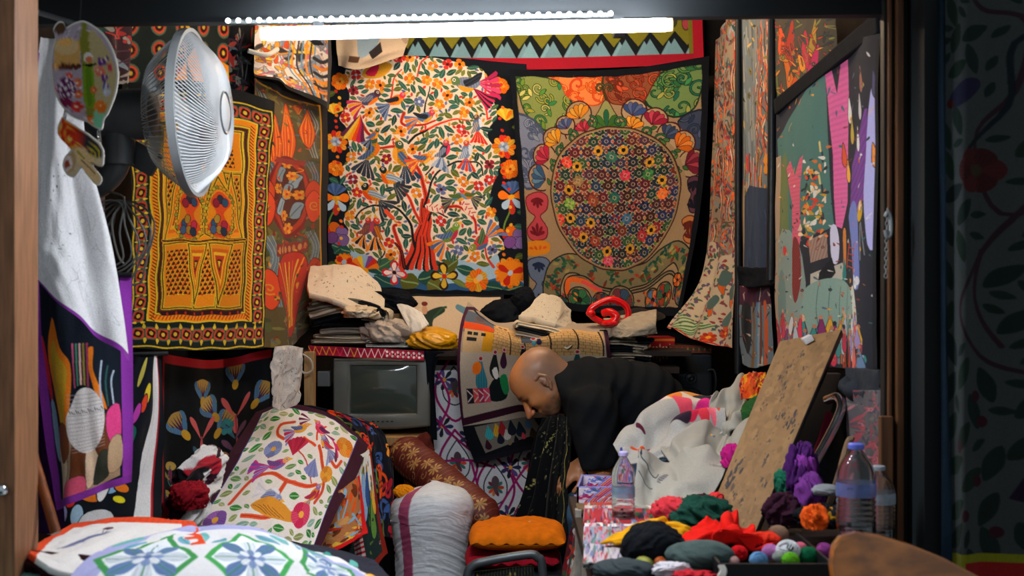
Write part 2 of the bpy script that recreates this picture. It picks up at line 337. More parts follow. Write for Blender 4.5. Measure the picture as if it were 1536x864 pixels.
    def ros(x,y,p1,p2,cc):
        for i in range(8):
            a=i*PI/4+.39; c.leaf(x+5.9*math.cos(a),y+5.9*math.sin(a),7.2,5.2,a,p2 if i%2 else p1)
        c.flower(x,y,3.4,8,[cc],p1,fat=.8,cr=.6)
    for row in range(-7,8):
        for col in range(-7,8):
            x=cx+(col+.5*(row%2))*S_; y=cy+row*S_*.866
            if abs(x-cx)>RX+10 or abs(y-cy)>RY+10: continue
            p=c.r.choice(pal); ros(x,y,p,c.r.choice([p,p,c.r.choice(pal)]),'b8a488')
            for dx,dy in ((S_/2,0),(S_/4,S_*.433),(-S_/4,S_*.433)):
                c.ell(x+dx,y+dy,2.9,2.9,0,'c0aa88'); c.ell(x+dx,y+dy,2.1,2.1,0,c.r.choice(['18141c','8a3830','b85038','2a2434','101820','6a2c40','c88038']))
            for dx,dy in ((S_/2,S_*.29),(0,S_*.577)):
                c.ell(x+dx,y+dy,2.6,2.6,0,c.r.choice(['5a7a30','34486a','8a4a30','6a2440','2c5a54']))
    for (zx,zy),p1,p2 in [((280,388),'e8302c','f06048'),((278,510),'6a9a3c','8ab04c'),((452,432),'c02c44','d84058'),((560,495),'f06820','f88030'),((245,555),'d83028','e85a40'),((415,375),'2a6a5c','3c7a64'),((380,685),'c83a58','d85070'),((520,430),'2c6a3c','3c8a44'),((490,620),'9a2430','b03038'),((350,505),'8a3c28','a04c30'),((450,565),'2a5a80','3c7090'),((345,625),'8a3424','a0442c'),((310,445),'8a7048','a08050'),((415,500),'1f5a4c','2c6a54')]:
        x,y=M(zx,zy); ros(x,y,p1,p2,'c8b490')
    for zx,zy in [(378,355),(452,352),(310,402),(525,392),(280,470),(560,452),(278,552),(312,612),(520,605),(450,656),(380,658),(340,570)]:
        x,y=M(zx,zy); c.flower(x,y,7.6,8,['e0a82c','d0902a'],'101014',fat=1.1,cr=.42)
    c.clip=None
    for q in ((0,0,300,11),(0,0,9,372),(290,0,300,372),(0,360,300,372)): c.rect(*q,'0d1119')
    c.warp(.5,50,1); c.a*=.92
    return c

@art
def c_orange():
    c = Cv(212, 400, '16201c', 1.25, 0, 0, 7)
    YL,OR,DK = 'e8c22c','f08a12','2a1410'
    c.rect(0,0,212,20,'0c1014')
    c.line([(4,20),(208,20),(208,396),(4,396),(4,20)],2.2,YL,sm=0)
    def bf(x,y):
        c.poly([(x+11*math.cos(i*PI/4)*.9*(1 if i%2 else .85),y+12*math.sin(i*PI/4)*(1 if i%2 else .85)) for i in range(8)],'5a6a50',sm=2)
        c.poly([(x+8.6*math.cos(i*PI/4)*(1 if i%2 else .85),y+10*math.sin(i*PI/4)*(1 if i%2 else .82)) for i in range(8)],'d84a28',sm=2)
        c.poly([(x+6.4*math.cos(i*PI/4+.4)*(1 if i%2 else .8),y+7.2*math.sin(i*PI/4+.4)*(1 if i%2 else .8)) for i in range(8)],'300f12',sm=2)
        c.ell(x,y,2.7,3.2,0,'e8b830')
    for x in range(14,212,17):
        bf(x,376)
        if x<200: c.tear(x+8.5,360,9,5,-PI/2+3.14,YL); c.tear(x+8.5,392,9,5,-PI/2,YL)
    for y in range(34,365,21):
        for x in (15,196): bf(x,y)
        for x in (6,25,187,206): c.tear(x,y+10,7,4,0 if x in(6,187) else PI,YL)
    for x in range(32,190,17): bf(x,34)
    def fr(i,col,w): c.line([(28+i,46+i),(184-i,46+i),(184-i,356-i),(28+i,356-i),(28+i,46+i)],w,col,sm=0)
    fr(0,YL,3.5); fr(5,OR,8); 
    for k in range(60):
        y=52+k*5.1; c.line([(31,y),(37,y+3.5)],1.3,DK,sm=0); c.line([(175,y),(181,y+3.5)],1.3,DK,sm=0)
    for k in range(29): x=33+k*5.1; c.line([(x,353),(x+3.5,347)],1.3,'b03014',sm=0)
    fr(11,YL,2.5); fr(15,'8a3a10',3.4); fr(15,DK,2.0)
    c.rect(46,64,166,338,OR)
    fr(19,YL,1.8)
    def tile(P,style):
        c.poly(P,'ee8c14')
        xs=[p[0] for p in P]; ys=[p[1] for p in P]; cx,cy=sum(xs)/len(P),sum(ys)/len(P)
        c.line(P+[P[0]],4.5,YL,sm=0); c.line(P+[P[0]],1.6,'5a2410',sm=0)
        Q=[(cx+(x-cx)*.78,cy+(y-cy)*.78) for x,y in P]; 
        if style=='star':
            b=c.bb(min(xs),min(ys),max(xs),max(ys)); old=c.clip
            mk=np.zeros((c.H,c.W),bool); X,Y=b[1],b[2]; mm=np.zeros((Y.shape[0],X.shape[1]),bool)
            for (x1,y1),(x2,y2) in zip(Q,Q[1:]+Q[:1]):
                if y1!=y2: mm^=((Y>=min(y1,y2))&(Y<max(y1,y2)))&(X<x1+(Y-y1)*(x2-x1)/(y2-y1))
            mk[b[0]]=mm; c.clip=mk
            for jy in range(int(min(ys)/7),int(max(ys)/7)+2):
                for jx in range(int(min(xs)/7),int(max(xs)/7)+2):
                    x,y=jx*7+3.5*(jy%2),jy*6.4
                    c.ell(x,y,2.2,2.2,0,DK); 
                    for i in range(3): c.line([(x,y),(x+3.6*math.cos(i*2.09+.5),y+3.6*math.sin(i*2.09+.5))],1.1,'5a2010',sm=0)
                    c.ell(x+3.5,y+2,1.5,1.5,0,'f0d03c' if (jx+jy)%3 else 'e85414')
            c.clip=old
        elif style=='flower':
            c.poly([(cx,cy-34),(cx+14,cy-18),(cx+5,cy),(cx+17,cy+22),(cx,cy+36),(cx-17,cy+22),(cx-5,cy),(cx-14,cy-18)],'e8501c',sm=4)
            for x,y,cc in [(cx,cy-22,'3a3c4c'),(cx-6,cy-16,'b02840'),(cx+6,cy-18,'3a5a7a'),(cx-7,cy+14,'3a5c80'),(cx+7,cy+16,'d83050'),(cx,cy+24,'c8902c'),(cx-3,cy+8,'c89a30'),(cx+6,cy+26,'2c3a4c'),(cx-8,cy+24,'4a6a90')]:
                c.ell(x,y,4,6.5,0,cc,hatch=(0,2,.3),out='3a1410',ow=.7)
            for k in range(26):
                a=k*.24; x,y=cx+20*math.cos(a),cy+40*math.sin(a); c.ell(x,y,2.6,2.6,0,c.r.choice(['c8b030','8a8a30','d8a020']),out='4a2010',ow=.5)
        else:
            for s_,cc in ((.72,'e06a14'),(.56,'f0b428'),(.4,'c8401c'),(.2,'3a1810'),(.12,'e8c030')): c.poly([(cx+(x-cx)*s_,cy+(y-cy)*s_) for x,y in P],cc)
    A=106
    tile([(50,66),(162,66),(162,130),(50,130)],'star')
    tile([(52,132),(78,132),(52,215)],'star'); tile([(160,132),(134,132),(160,215)],'star')
    tile([(50,232),(70,130),(84,232)],'tri'); tile([(128,232),(145,130),(162,232)],'tri'); tile([(90,132),(122,132),(106,190)],'tri')
    tile([(86,140),(104,185),(106,225),(82,238),(66,215),(72,170)],'flower'); tile([(126,140),(146,170),(150,215),(130,240),(108,225),(110,185)],'flower')
    c.poly([(46,234),(168,234),(168,338),(46,338)],'ee8c14')
    tile([(48,238),(92,238),(92,336),(48,336)],'star'); tile([(94,238),(126,238),(126,336),(94,336)],'star'); tile([(128,238),(166,238),(166,336),(128,336)],'star')
    tile([(84,240),(108,240),(94,330)],'tri'); tile([(112,240),(146,240),(130,332)],'tri')
    c.line([(46,233),(90,236),(168,234)],4.5,'e8a020',sm=0); c.line([(46,233),(90,236),(168,234)],2.2,DK,sm=0)
    c.line([(48,344),(164,344)],4.5,'380e18'); 
    for x in range(56,164,13): c.ell(x,344,1.6,2.6,0,'b83018')
    c.warp(1.0,60,2)
    return c

def busy(c, cols, n, sx=6, sy=12, seed=0, outl=None, hatch=.15):
    r = c.r
    for _ in range(n):
        x,y = c.x0+r.uniform(0,c.w), c.y0+r.uniform(0,c.h); a=r.uniform(0,6.28)
        k = r.random(); cc = r.choice(cols)
        if k<.45: c.tear(x,y,sy*r.uniform(.5,1.3),sx*r.uniform(.5,1.2),a,cc,hatch=(a,2.2,hatch),out=outl)
        elif k<.75: c.leaf(x,y,sy*r.uniform(.6,1.3),sx*r.uniform(.4,.9),a,cc,out=outl)
        elif k<.9: c.line([(x,y),(x+r.uniform(-sy,sy),y+r.uniform(-sy,sy)),(x+r.uniform(-sy,sy),y+r.uniform(-sy,sy)*1.5)],sx*.3,cc)
        else: c.flower(x,y,sx*.9,5,[cc,r.choice(cols)],r.choice(cols))

@art
def c_flame():   # tall panel with flame-like fish and scrolls
    c = Cv(120, 430, '0c1014', 1.1, 0, 0, 11)
    c.rect(5,14,110,430,'e8a818'); c.rect(7,17,108,430,'5c5030')
    busy(c,['a83c20','7a2c20','c86a24','484c30'],70,8,18)
    busy(c,['5a6234','7a7440','484c30','8a7a3c'],160,10,20)
    c.rect(110,0,120,430,'0c1014'); c.rect(0,0,120,12,'0c1014')
    for y0,cc in ((60,['a8aca8','5a6a70']),(170,['7a8aa0','4a5a6c']),(300,['6a8098','90a8b8'])):
        for x in (18,92):
            for i in range(6): c.line([(x-8+i*3,y0-30),(x+5+i*2,y0),(x-6+i*3,y0+35),(x+4+i*2,y0+70)],1.6,cc[i%2])
    for x,y,w,h in [(58,90,13,62),(34,110,14,48),(88,70,12,40)]:
        c.poly([(x,y-h),(x+w*.6,y-h*.4),(x+w,y+h*.3),(x+w*.3,y+h),(x-w*.5,y+h*.8),(x-w,y+h*.2),(x-w*.5,y-h*.4)],'e8601c',sm=4,out='7a1c10')
        for k in range(-3,4): c.line([(x,y-h*.8),(x+k*3,y),(x+k*2,y+h*.8)],1.2,'f0a030' if k%2 else 'c83a18')
    c.ell(58,205,36,70,0,'7a1c1c'); c.ell(58,205,32,64,0,'b83c20'); c.ell(58,205,26,56,0,'5c2418')
    for x,y,a in [(46,170,.8),(70,180,2.2),(44,225,-.8),(72,232,-2.2),(58,200,1.5)]:
        c.poly([(x-10,y+10),(x-2,y-12),(x+10,y-10),(x+6,y+2),(x+2,y+14)],'8aa0b4',sm=4,out='2c1c14'); c.line([(x-6,y+8),(x+6,y-8)],1.2,'3a4a5c')
    for x,y in [(58,205),(40,196),(76,206),(58,150),(58,260),(50,240),(66,172)]: c.flower(x,y,9,6,['e88a1c','f0a830'],'c83a18')
    for x in (18,98):
        for y in (205,225,345): c.poly([(x,y-28),(x+14,y-8),(x+10,y+18),(x,y+30),(x-10,y+18),(x-14,y-8)],'d84a24',sm=4,out='5a1810'); c.spiral(x,y,9,1,1.3,2.2,'e8a030')
    c.rect(30,282,88,300,'8a3028'); c.rect(32,140,86,150,'8a3028'); 
    for x in range(36,88,8): c.ell(x,291,2.6,5,0,'c88a50')
    c.poly([(44,300),(76,300),(88,330),(72,395),(58,415),(46,395),(30,330)],'c83018',sm=4,out='5a1810')
    for k in range(7): c.line([(34+k*8,310),(48+k*3,350),(52+k*2,400)],2.4,['f0a020','e85a18','f0c040'][k%3])
    busy(c,['d85a28','e8a030','5a6a70','6a7a3c','8a2c20','484c30'],140,4,9,outl=None)
    c.rect(0,0,120,14,'0c1014'); c.rect(110,14,120,430,'0c1014'); c.line([(109,17),(109,430)],1.6,'e8a818'); c.line([(5,17),(109,17)],1.6,'e8a818')
    return c

@art
def c_swirl():   # white-ground piece over the flame panel
    c = Cv(110, 110, 'e6dcd8', 1.2, 0, 0, 12)
    busy(c,['f0a030','e85a20','8a98b0','c87090','e8c040','a8b0b8','d8c8c0','303030'],180,8,18,outl='7a6050')
    for i in range(7): c.line([(60+i*5,10),(56+i*5,50),(70+i*4,80),(80+i*3,104)],2,['6a90b0','e8902c','30303a'][i%3])
    for i in range(6): c.line([(86,40+i*9),(96,44+i*9),(106,40+i*9)],4,'e88a20' if i%2 else '20202a')
    c.rect(0,100,110,110,'0c1014'); c.rect(104,0,110,110,'3a3a3c')
    return c

@art
def c_valance():
    c = Cv(445, 82, '7c7a24', 1.2, 0, 0, 13)
    for i in range(0,26):
        x=8+i*17.2
        if i%2==0:
            for d in (-1,1): c.poly([(x+d*3,2),(x+d*14,2),(x+d*3,34),(x,38)],'6a96a8')
            c.tear(x,14,22,10,-PI/2+PI,'8a3038',out='303020'); c.ell(x,36,5,7,0,'a04048',out='2c3020')
        else:
            c.ell(x,32,4.5,7,0,'40402c',out='2c3020'); c.line([(x,22),(x,2)],1.4,'40402c'); c.tear(x,12,12,6,PI/2,'6a5030')
    Z=[(i*17.2-8,60 if i%2 else 44) for i in range(28)]
    c.poly([(-10,84)]+[(x,y) for x,y in Z]+[(460,84)],'161c20')
    for i in range(0,27):
        x=9+i*17.2+8.6
        if i%2==0: c.poly([(x-11,69),(x,54),(x+11,69)],'7aa4b4')
    for i in range(14): x=i*34.4-8.6; c.poly([(x-14,70),(x,52),(x+14,70)],'78a2b2')
    c.rect(0,69,445,82,'98182a'); c.rect(430,0,445,82,'a0182a'); c.rect(424,0,430,69,'7c7a24')
    return c

@art
def c_swallow():  # narrow striped bird strip, right-hand wall
    c = Cv(150, 480, '8a7c68', 1.2, 0, 0, 14)
    busy(c,['b83c24','2c4440','3a4a6a','6a4a3c','e86a24','7a2c34','4a5c34','8a98a0','302428','c8502c','5a2c28'],1900,5,13,outl=None)
    for i in range(30):
        x=c.r.uniform(5,145); y=c.r.uniform(5,270)
        for k in range(4): c.line([(x+k*2.4,y),(x+k*2.4+c.r.uniform(-3,3),y+30)],1.3,['c83a24','d8c0a0','2c3a44','e08030'][k])
    c.poly([(0,300),(40,280),(90,310),(150,290),(150,480),(0,480)],'b8a88e',sm=3)
    def fb(x,y):
        c.tear(x,y,9,5,c.r.uniform(0,6),c.r.choice(['4a5c44','7a4050','3a5c50','5a4a6a','8a3030']))
    for _ in range(300): fb(c.r.uniform(0,150),c.r.uniform(285,480))
    for x,y in [(105,360),(125,385),(88,410),(60,400),(120,440)]:
        c.tear(x,y+14,34,15,-PI/2,'e8641c',hatch=(0,2,.2),out='3a4a44'); c.ell(x+2,y-18,11,16,.3,'4a6460')
    for x,y in [(118,452),(70,450),(95,468)]: c.flower(x,y,11,8,['d85020','b83018'],'e8a030')
    for k in range(14): c.line([(2+k*3,478),(12+k*5,455),(30+k*6,440)],2.2,'3a6a3c' if k%2 else 'a8c090')
    c.line([(0,478),(150,478)],3,'c02c20')
    c.warp(2,40)
    return c

@art
def c_blueblock():
    c = Cv(90, 400, '6a7478', 1.1, 0, 0, 15)
    for i in range(120):
        x,y=c.r.uniform(50,90),c.r.uniform(0,200); c.line([(x,y),(x+c.r.uniform(-8,8),y+18),(x+c.r.uniform(-8,8),y+34)],2,c.r.choice(['b83c24','d8c0a0','2c3a34','e07838','5a2c24','8a6a50']))
    for i in range(40):
        x,y=c.r.uniform(0,50),c.r.uniform(0,200); c.line([(x,y),(x+3,y+30)],6,c.r.choice(['6a7478','7a848a','566064','8a8a80']))
    busy(c,['8a7a3c','303828','b85a30','6a6030','c8a04a'],60,6,16)
    for i in range(60):
        x,y=c.r.uniform(0,90),c.r.uniform(205,262); c.line([(x,y),(x+c.r.uniform(-3,3),y+24)],2.4,c.r.choice(['d8c8b0','8a2c28','5a6a34','3a2c24','e0902c','b0a898','c83a30']))
    c.poly([(10,280),(25,262),(90,268),(90,400),(10,400)],'26364e'); c.rect(0,0,5,400,'0c1014'); c.rect(5,262,10,400,'9a7a50')
    for i in range(30): x,y=c.r.uniform(12,88),c.r.uniform(275,395); c.line([(x,y),(x+3,y+14)],.8,'34486a',sm=0)
    for i in range(30): c.tear(78,210+i,18,8,PI/2,'e0902c') if i%15==0 else None
    return c

@art
def c_plum():    # lower piece below the blue block
    c = Cv(90, 130, '4a1c34', 1.0, 0, 0, 16)
    c.rect(0,34,90,130,'6a7a84')
    c.poly([(8,34),(30,34),(34,80),(26,110),(10,90)],'1c2024',sm=3)
    for x,col in ((52,'5a88a8'),(64,'6a3c2c'),(76,'c85a28'),(40,'7a5a34'),(58,'88a4b4')): c.line([(x,30),(x+3,70),(x,128)],7,col)
    busy(c,['c8b8a0','3a4a5c','8a4a30','20242c'],40,4,14)
    c.line([(60,6),(58,24)],2.5,'d8d0c8')
    return c

@art
def c_fiery():   # top right, orange/red abstract
    c = Cv(140, 170, '4a4434', 1.1, 0, 0, 17)
    for x,y,L,w,a,cc in [(20,20,60,22,1.4,'e8581c'),(50,10,90,26,1.7,'c83a1c'),(80,30,80,26,1.5,'d82c4c'),(30,70,90,20,1.3,'f07a18'),(70,90,90,26,1.9,'e85a20'),(100,10,70,16,1.6,'c8a030'),(110,60,80,24,1.8,'e02c6a'),(60,60,50,14,1.2,'f09a28'),(10,90,80,14,1.6,'6a7040'),(120,100,60,20,1.4,'5a5c64')]:
        c.tear(x,y,L,w,a,cc,hatch=(a+1.5,3,.15),out='202420')
    busy(c,['c83a1c','3a4a44','8a8a40','e8902c','30343c','a03c2c'],120,5,18,outl='202420')
    c.rect(0,0,4,170,'8a8a40')
    return c

@art
def c_village():   # the tall figure scene on the right-hand wall
    c = Cv(230, 500, '20242f', 1.3, 0, 0, 18)
    c.poly([(4,60),(120,0),(135,230),(20,280)],'4a7a74')
    c.poly([(0,90),(14,90),(14,500),(0,500)],'a89078'); 
    c.poly([(14,120),(34,100),(50,230),(46,330),(20,330)],'6a7a44',sm=3); c.poly([(14,240),(70,250),(90,380),(60,440),(14,400)],'8aa098',sm=3)
    c.poly([(14,330),(34,320),(44,420),(24,470),(14,460)],'6a8884',sm=3)
    # pink palms / trunks
    c.poly([(34,118),(46,108),(60,135),(70,112),(78,108),(74,150),(78,240),(72,285),(60,280),(56,180)],'d8607a',hatch=(1.57,7,.06))
    c.poly([(120,12),(128,6),(140,50),(150,-10),(158,-10),(160,60),(162,190),(150,235),(138,230),(134,120)],'e066a0',hatch=(1.57,7,.06))
    c.poly([(170,10),(185,-5),(215,60),(216,140),(176,150),(170,90)],'20242f')
    c.poly([(172,142),(206,80),(212,80),(214,190),(176,215),(168,196)],'7a4098',hatch=(.8,9,.12))
    c.poly([(164,215),(180,190),(196,230),(206,330),(190,342),(178,290)],'7484c8',sm=3)
    c.poly([(214,85),(228,60),(230,250),(218,262),(210,180)],'a8a8d8',sm=3)
    for x,y in [(92,140),(98,175),(86,200),(104,215),(92,245),(84,225)]:
        for k in range(5): c.tear(x+c.r.uniform(-8,8),y+c.r.uniform(-8,8),14,8,c.r.uniform(0,6),c.r.choice(['d8402a','e8c8a0','c89a2c','202c34','3a6a44','d8d8d0','e07828']))
    for x,y,cc in [(160,60,'d8d8d0'),(168,85,'c8b040'),(150,110,'e0582c'),(160,132,'e8a83c'),(190,60,'c8c8c8'),(186,96,'e8e8e4'),(192,30,'a06a5a'),(222,40,'4a4c70'),(222,120,'e08a3c')]:
        c.tear(x,y,30,9,1.4,cc,out='15181f')
    for k in range(8): c.line([(112+k%3*5,100+k*15),(114+k%3*4,112+k*15)],3,['e0c878','20302c','d8d8c8'][k%3])
    # house / ladder
    c.poly([(92,255),(122,240),(124,290),(96,300)],'a88a7a',hatch=(.2,5,.15)); c.poly([(128,236),(138,228),(144,262),(140,300),(130,296)],'c8c8e0',sm=3)
    c.poly([(96,322),(150,300),(156,330),(96,350)],'b8b4a4'); c.poly([(112,320),(130,290),(136,320),(126,336),(110,336)],'10141a')
    c.line([(166,262),(160,310)],2.5,'a84030'); c.line([(184,262),(186,318)],2.5,'a84030')
    for k in range(4): c.line([(165-k*1,270+k*12),(185,273+k*12)],2.2,'b84a34')
    c.poly([(152,240),(158,240),(158,300),(150,330),(152,290)],'e08a3c',sm=3); c.tear(154,292,44,9,PI/2,'1f8a84')
    c.ell(200,208,8,17,.1,'d8a81c'); c.ell(200,200,5,7,0,'e8c8b0'); c.line([(202,228),(206,290)],2,'808488'); c.line([(204,226),(214,280)],2,'808488')
    c.tear(188,318,26,12,1.3,'d8d8d8'); c.ell(200,328,6,8,0,'e0e0e4')
    # hill, leaves, red
    c.poly([(60,250),(74,262),(80,330),(70,380),(60,340)],'8a2c28',sm=3,hatch=(.5,4,.25)); c.ell(40,272,6,10,0,'d82c20')
    c.poly([(84,372),(92,345),(130,330),(168,345),(190,400),(196,440),(160,470),(110,470),(80,430)],'84a498',sm=4)
    for k in range(5): c.line([(110+k*18,345),(106+k*18,390),(112+k*16,440)],1,'4a6460')
    c.poly([(172,352),(186,340),(200,380),(204,430),(196,440),(184,390)],'c8ccc0',sm=3)
    # crowd at the bottom
    c.poly([(0,420),(40,470),(60,500),(0,500)],'a8283c'); 
    for k in range(46):
        x=c.r.uniform(24,212); y=c.r.uniform(395,455); cc=c.r.choice(['e8584a','e8b030','d8d8d8','3a8a84','8a2c6a','20242f','b8c8d0','6a88a8','d82c30','e87c30','9a8ac0'])
        c.tear(x,y-6,42,15,PI/2+c.r.uniform(-.1,.1),cc,hatch=(0,3,.1),out='1a1c24'); c.ell(x,y-5,3.5,4.5,0,c.r.choice(['b07850','20242c','d8a888']))
    for k in range(26): x=c.r.uniform(60,225); c.line([(x,450),(x+c.r.uniform(-4,4),490)],c.r.uniform(4,9),c.r.choice(['30343c','a83a48','5a7080','7a8a98','c8c8d8','b86a30','d82858']))
    for k in range(34):
        x=c.r.uniform(20,212); y=c.r.uniform(410,470); cc=c.r.choice(['e8584a','e8a0a0','d8d8d8','3a8a84','8a2c6a','c83050','b8c8d0','6a88a8','d82c30','9a8ac0','f0705a'])
        c.tear(x,y-6,c.r.uniform(36,60),12,PI/2+c.r.uniform(-.1,.1),cc,out='1a1c24'); c.ell(x,y-6,3,4,0,'c08060')
    busy(c,['20242f','d8d8d0','5a6a80','c87040','e8a83c','8a3c34','3a6a64'],230,3.5,9)
    for k in range(60):
        x,y=c.r.uniform(84,118),c.r.uniform(110,250); c.tear(x,y,c.r.uniform(7,14),5,c.r.uniform(0,6),c.r.choice(['d8402a','e8c8a0','c89a2c','202c34','d8d8d0','e07828']))
    c.rect(214,440,230,470,'20242f')
    c.line([(228,10),(228,500)],5,'16181e')
    return c
@art
def c_potter():  # purple-bordered hanging, lower left
    c = Cv(150, 360, '141c28', 1.2, 0, 0, 21)
    c.poly([(30,360),(34,290),(24,240),(30,200),(60,190),(130,190),(130,330)],'b89a78')
    c.poly([(20,120),(36,60),(50,100),(64,120),(60,160),(44,220),(30,170)],'f0801c',sm=4); c.poly([(26,120),(36,90),(46,110),(58,128),(52,160),(42,205),(32,170)],'d8a82c',sm=4)
    c.poly([(88,110),(98,100),(96,130),(106,160),(112,185),(98,165)],'f0801c',sm=4); c.poly([(10,90),(16,96),(20,160),(16,175),(10,130)],'d82c40',sm=3)
    for x,cc in ((70,'c85a80'),(75,'4a8a70'),(80,'d8a8a0'),(85,'8a7a30'),(90,'a84060')): c.line([(x,95),(x-2,150)],3,cc)
    c.ell(78,152,8,4,0,'0c1014')
    for x in (112,120,128): c.line([(x-4,120+(x-112)),(x-8,150),(x-6,180)],2.5,'b8c8d8' if x!=120 else '2c5c54')
    c.poly([(14,170),(26,180),(28,240),(16,240)],'8aa8c0',sm=3)
    # legs & shapes
    for P,cc in [([(56,220),(74,218),(72,290),(54,330),(46,300)],'7a4424'),([(26,230),(42,222),(44,260),(30,350),(22,350)],'d8bfa0'),([(78,222),(98,216),(96,270),(80,330),(72,320)],'d8bfa0'),([(90,200),(112,190),(116,240),(104,262),(92,240)],'7a4424'),([(112,188),(130,182),(132,230),(118,238),(110,215)],'f04a90'),([(94,255),(108,245),(112,270),(110,320),(84,330)],'34382c'),([(112,240),(132,230),(132,300),(112,310)],'d0b088'),([(40,295),(70,292),(66,350),(30,360)],'f06080'),([(30,200),(48,196),(50,232),(34,250)],'8a4a2c')]:
        c.poly(P,cc,sm=3,out='241c1c',ow=.6)
    c.poly([(58,175),(72,155),(90,153),(104,170),(108,195),(100,225),(84,240),(66,235),(52,215),(50,190)],'e6e2dc',sm=4)
    for y in range(160,238,5): c.line([(54,y),(106,y)],.7,'b8b0b8',sm=0)
    for k in range(16): c.line([(56+k*3.2,178+2*(k%3)),(58+k*3.2,183)],.9,'3a3a44',sm=0)
    PU='9038a6'
    c.rect(0,0,12,360,PU); c.rect(134,0,150,360,PU); c.rect(0,338,150,360,PU)
    return c
@art
def c_abstract():   # long black-and-white hanging behind it
    c = Cv(210, 280, 'e4e2e0', 1.2, 0, 0, 22)
    c.poly([(80,-10),(165,-10),(172,60),(160,130),(168,180),(150,280),(60,280),(40,200),(0,280),(0,-10)],'10141a',sm=3)
    c.poly([(150,20),(168,60),(176,120),(168,170),(186,-10),(150,-10)],'e4e2e0',sm=2)
    for x,y,w,h,cc in [(140,50,10,15,'d8c02c'),(120,110,12,18,'1f6a5c'),(135,62,8,12,'e84828'),(108,20,8,20,'c8b850'),(124,150,10,22,'a8c8dc'),(60,215,10,12,'e02c24'),(90,205,16,8,'e8781c'),(100,250,12,18,'b8d8e8'),(72,240,9,20,'a8c8dc'),(50,240,7,16,'b0a8d8'),(122,180,14,16,'8ab8d8'),(25,240,9,20,'b0a8d8'),(36,250,8,18,'7a3c9a'),(112,186,8,26,'e8e4e0'),(120,75,8,14,'b03c9a'),(140,185,12,7,'e8781c'),(138,205,10,6,'e8d820'),(10,220,8,30,'b8d8e8')]:
        c.ell(x,y,w+2,h+2,.2,'10141a'); c.ell(x,y,w,h,.2,cc)
    c.poly([(70,280),(80,240),(110,225),(130,235),(120,280)],'e4e2e0',sm=3,out='10141a')
    c.rect(196,0,210,280,'10141a'); c.rect(192,0,196,280,'b01c24')
    return c
@art
def c_lotus():
    c = Cv(175, 270, '0e1216', 1.3, 0, 0, 23)
    def lotus(x,y,s,a=-PI/2):
        ca,sa=math.cos(a),math.sin(a); T=lambda p,q:(x+p*s*ca-q*s*sa,y+p*s*sa+q*s*ca)
        c.poly([T(.1,-.1),T(.55,-.5),T(.9,-.52),T(1.12,0),T(.9,.52),T(.55,.5),T(.1,.1)],'c09a50',sm=3)
        for q in (-.36,-.18,0,.18,.36): c.poly([T(.25,q*.4-.06),T(.98,q),T(.25,q*.4+.06)],'4a2044')
        for d in (-1,1): c.poly([T(0,0),T(.35,d*.36),T(.8,d*.58),T(1.0,d*.42),T(.7,d*.34),T(.45,d*.12)],'5a8ab4',sm=3,hatch=(0,2.5,.2))
        c.ell(*T(0,0),s*.26,s*.17,a,'d0a030')
    for x,y in [(68,56),(120,38)]: lotus(x,y,27)
    for x,y,d in [(40,100,-1),(96,100,1),(92,78,-1),(152,72,1)]: lotus(x,y,30,-PI/2+d*.7)
    for x in (68,122):
        y0=105 if x<100 else 82
        for d in (-1,1): c.tear(x+d*2,y0,34,8,-PI/2+d*.6,'e86a68')
        c.tear(x,y0-4,26,9,PI/2,'e86a68')
        c.line([(x,y0),(x+3,y0+40),(x-4,y0+80),(x,y0+130)],3,'c04a58'); 
        for k in range(7):
            y=y0+20+k*17
            for d in (-1,1): c.tear(x,y+10,26,7,-PI/2+d*(.7+.1*(k%2)),['4a7a98','8a5a7a','c88a50','3a6a6c'][(k+(d>0))%4],hatch=(0,2,.25),out='1c2a34')
    for x,y in [(18,140),(50,170),(112,150),(30,210),(150,130),(90,190),(140,175),(10,180),(100,225),(60,240),(20,250)]:
        c.ell(x,y,8,6,0,'b8984c'); c.line([(x,y),(x-4,y+20),(x+6,y+36)],1.8,'3c7a7c')
        for k in range(3): c.tear(x,y+20+k*4,20,6,-PI/2+(k-1)*.8,c.r.choice(['8a3c5c','3c6a8a','b8984c']),hatch=(0,2,.3))
    for k in range(6): c.ell(110+6*math.cos(k),92+8*math.sin(k*2),4,4,0,'3c8a8c'); 
    c.rect(0,0,175,12,'b8202c'); c.rect(0,0,5,270,'b0202c'); c.rect(5,12,9,270,'0e1216')
    return c
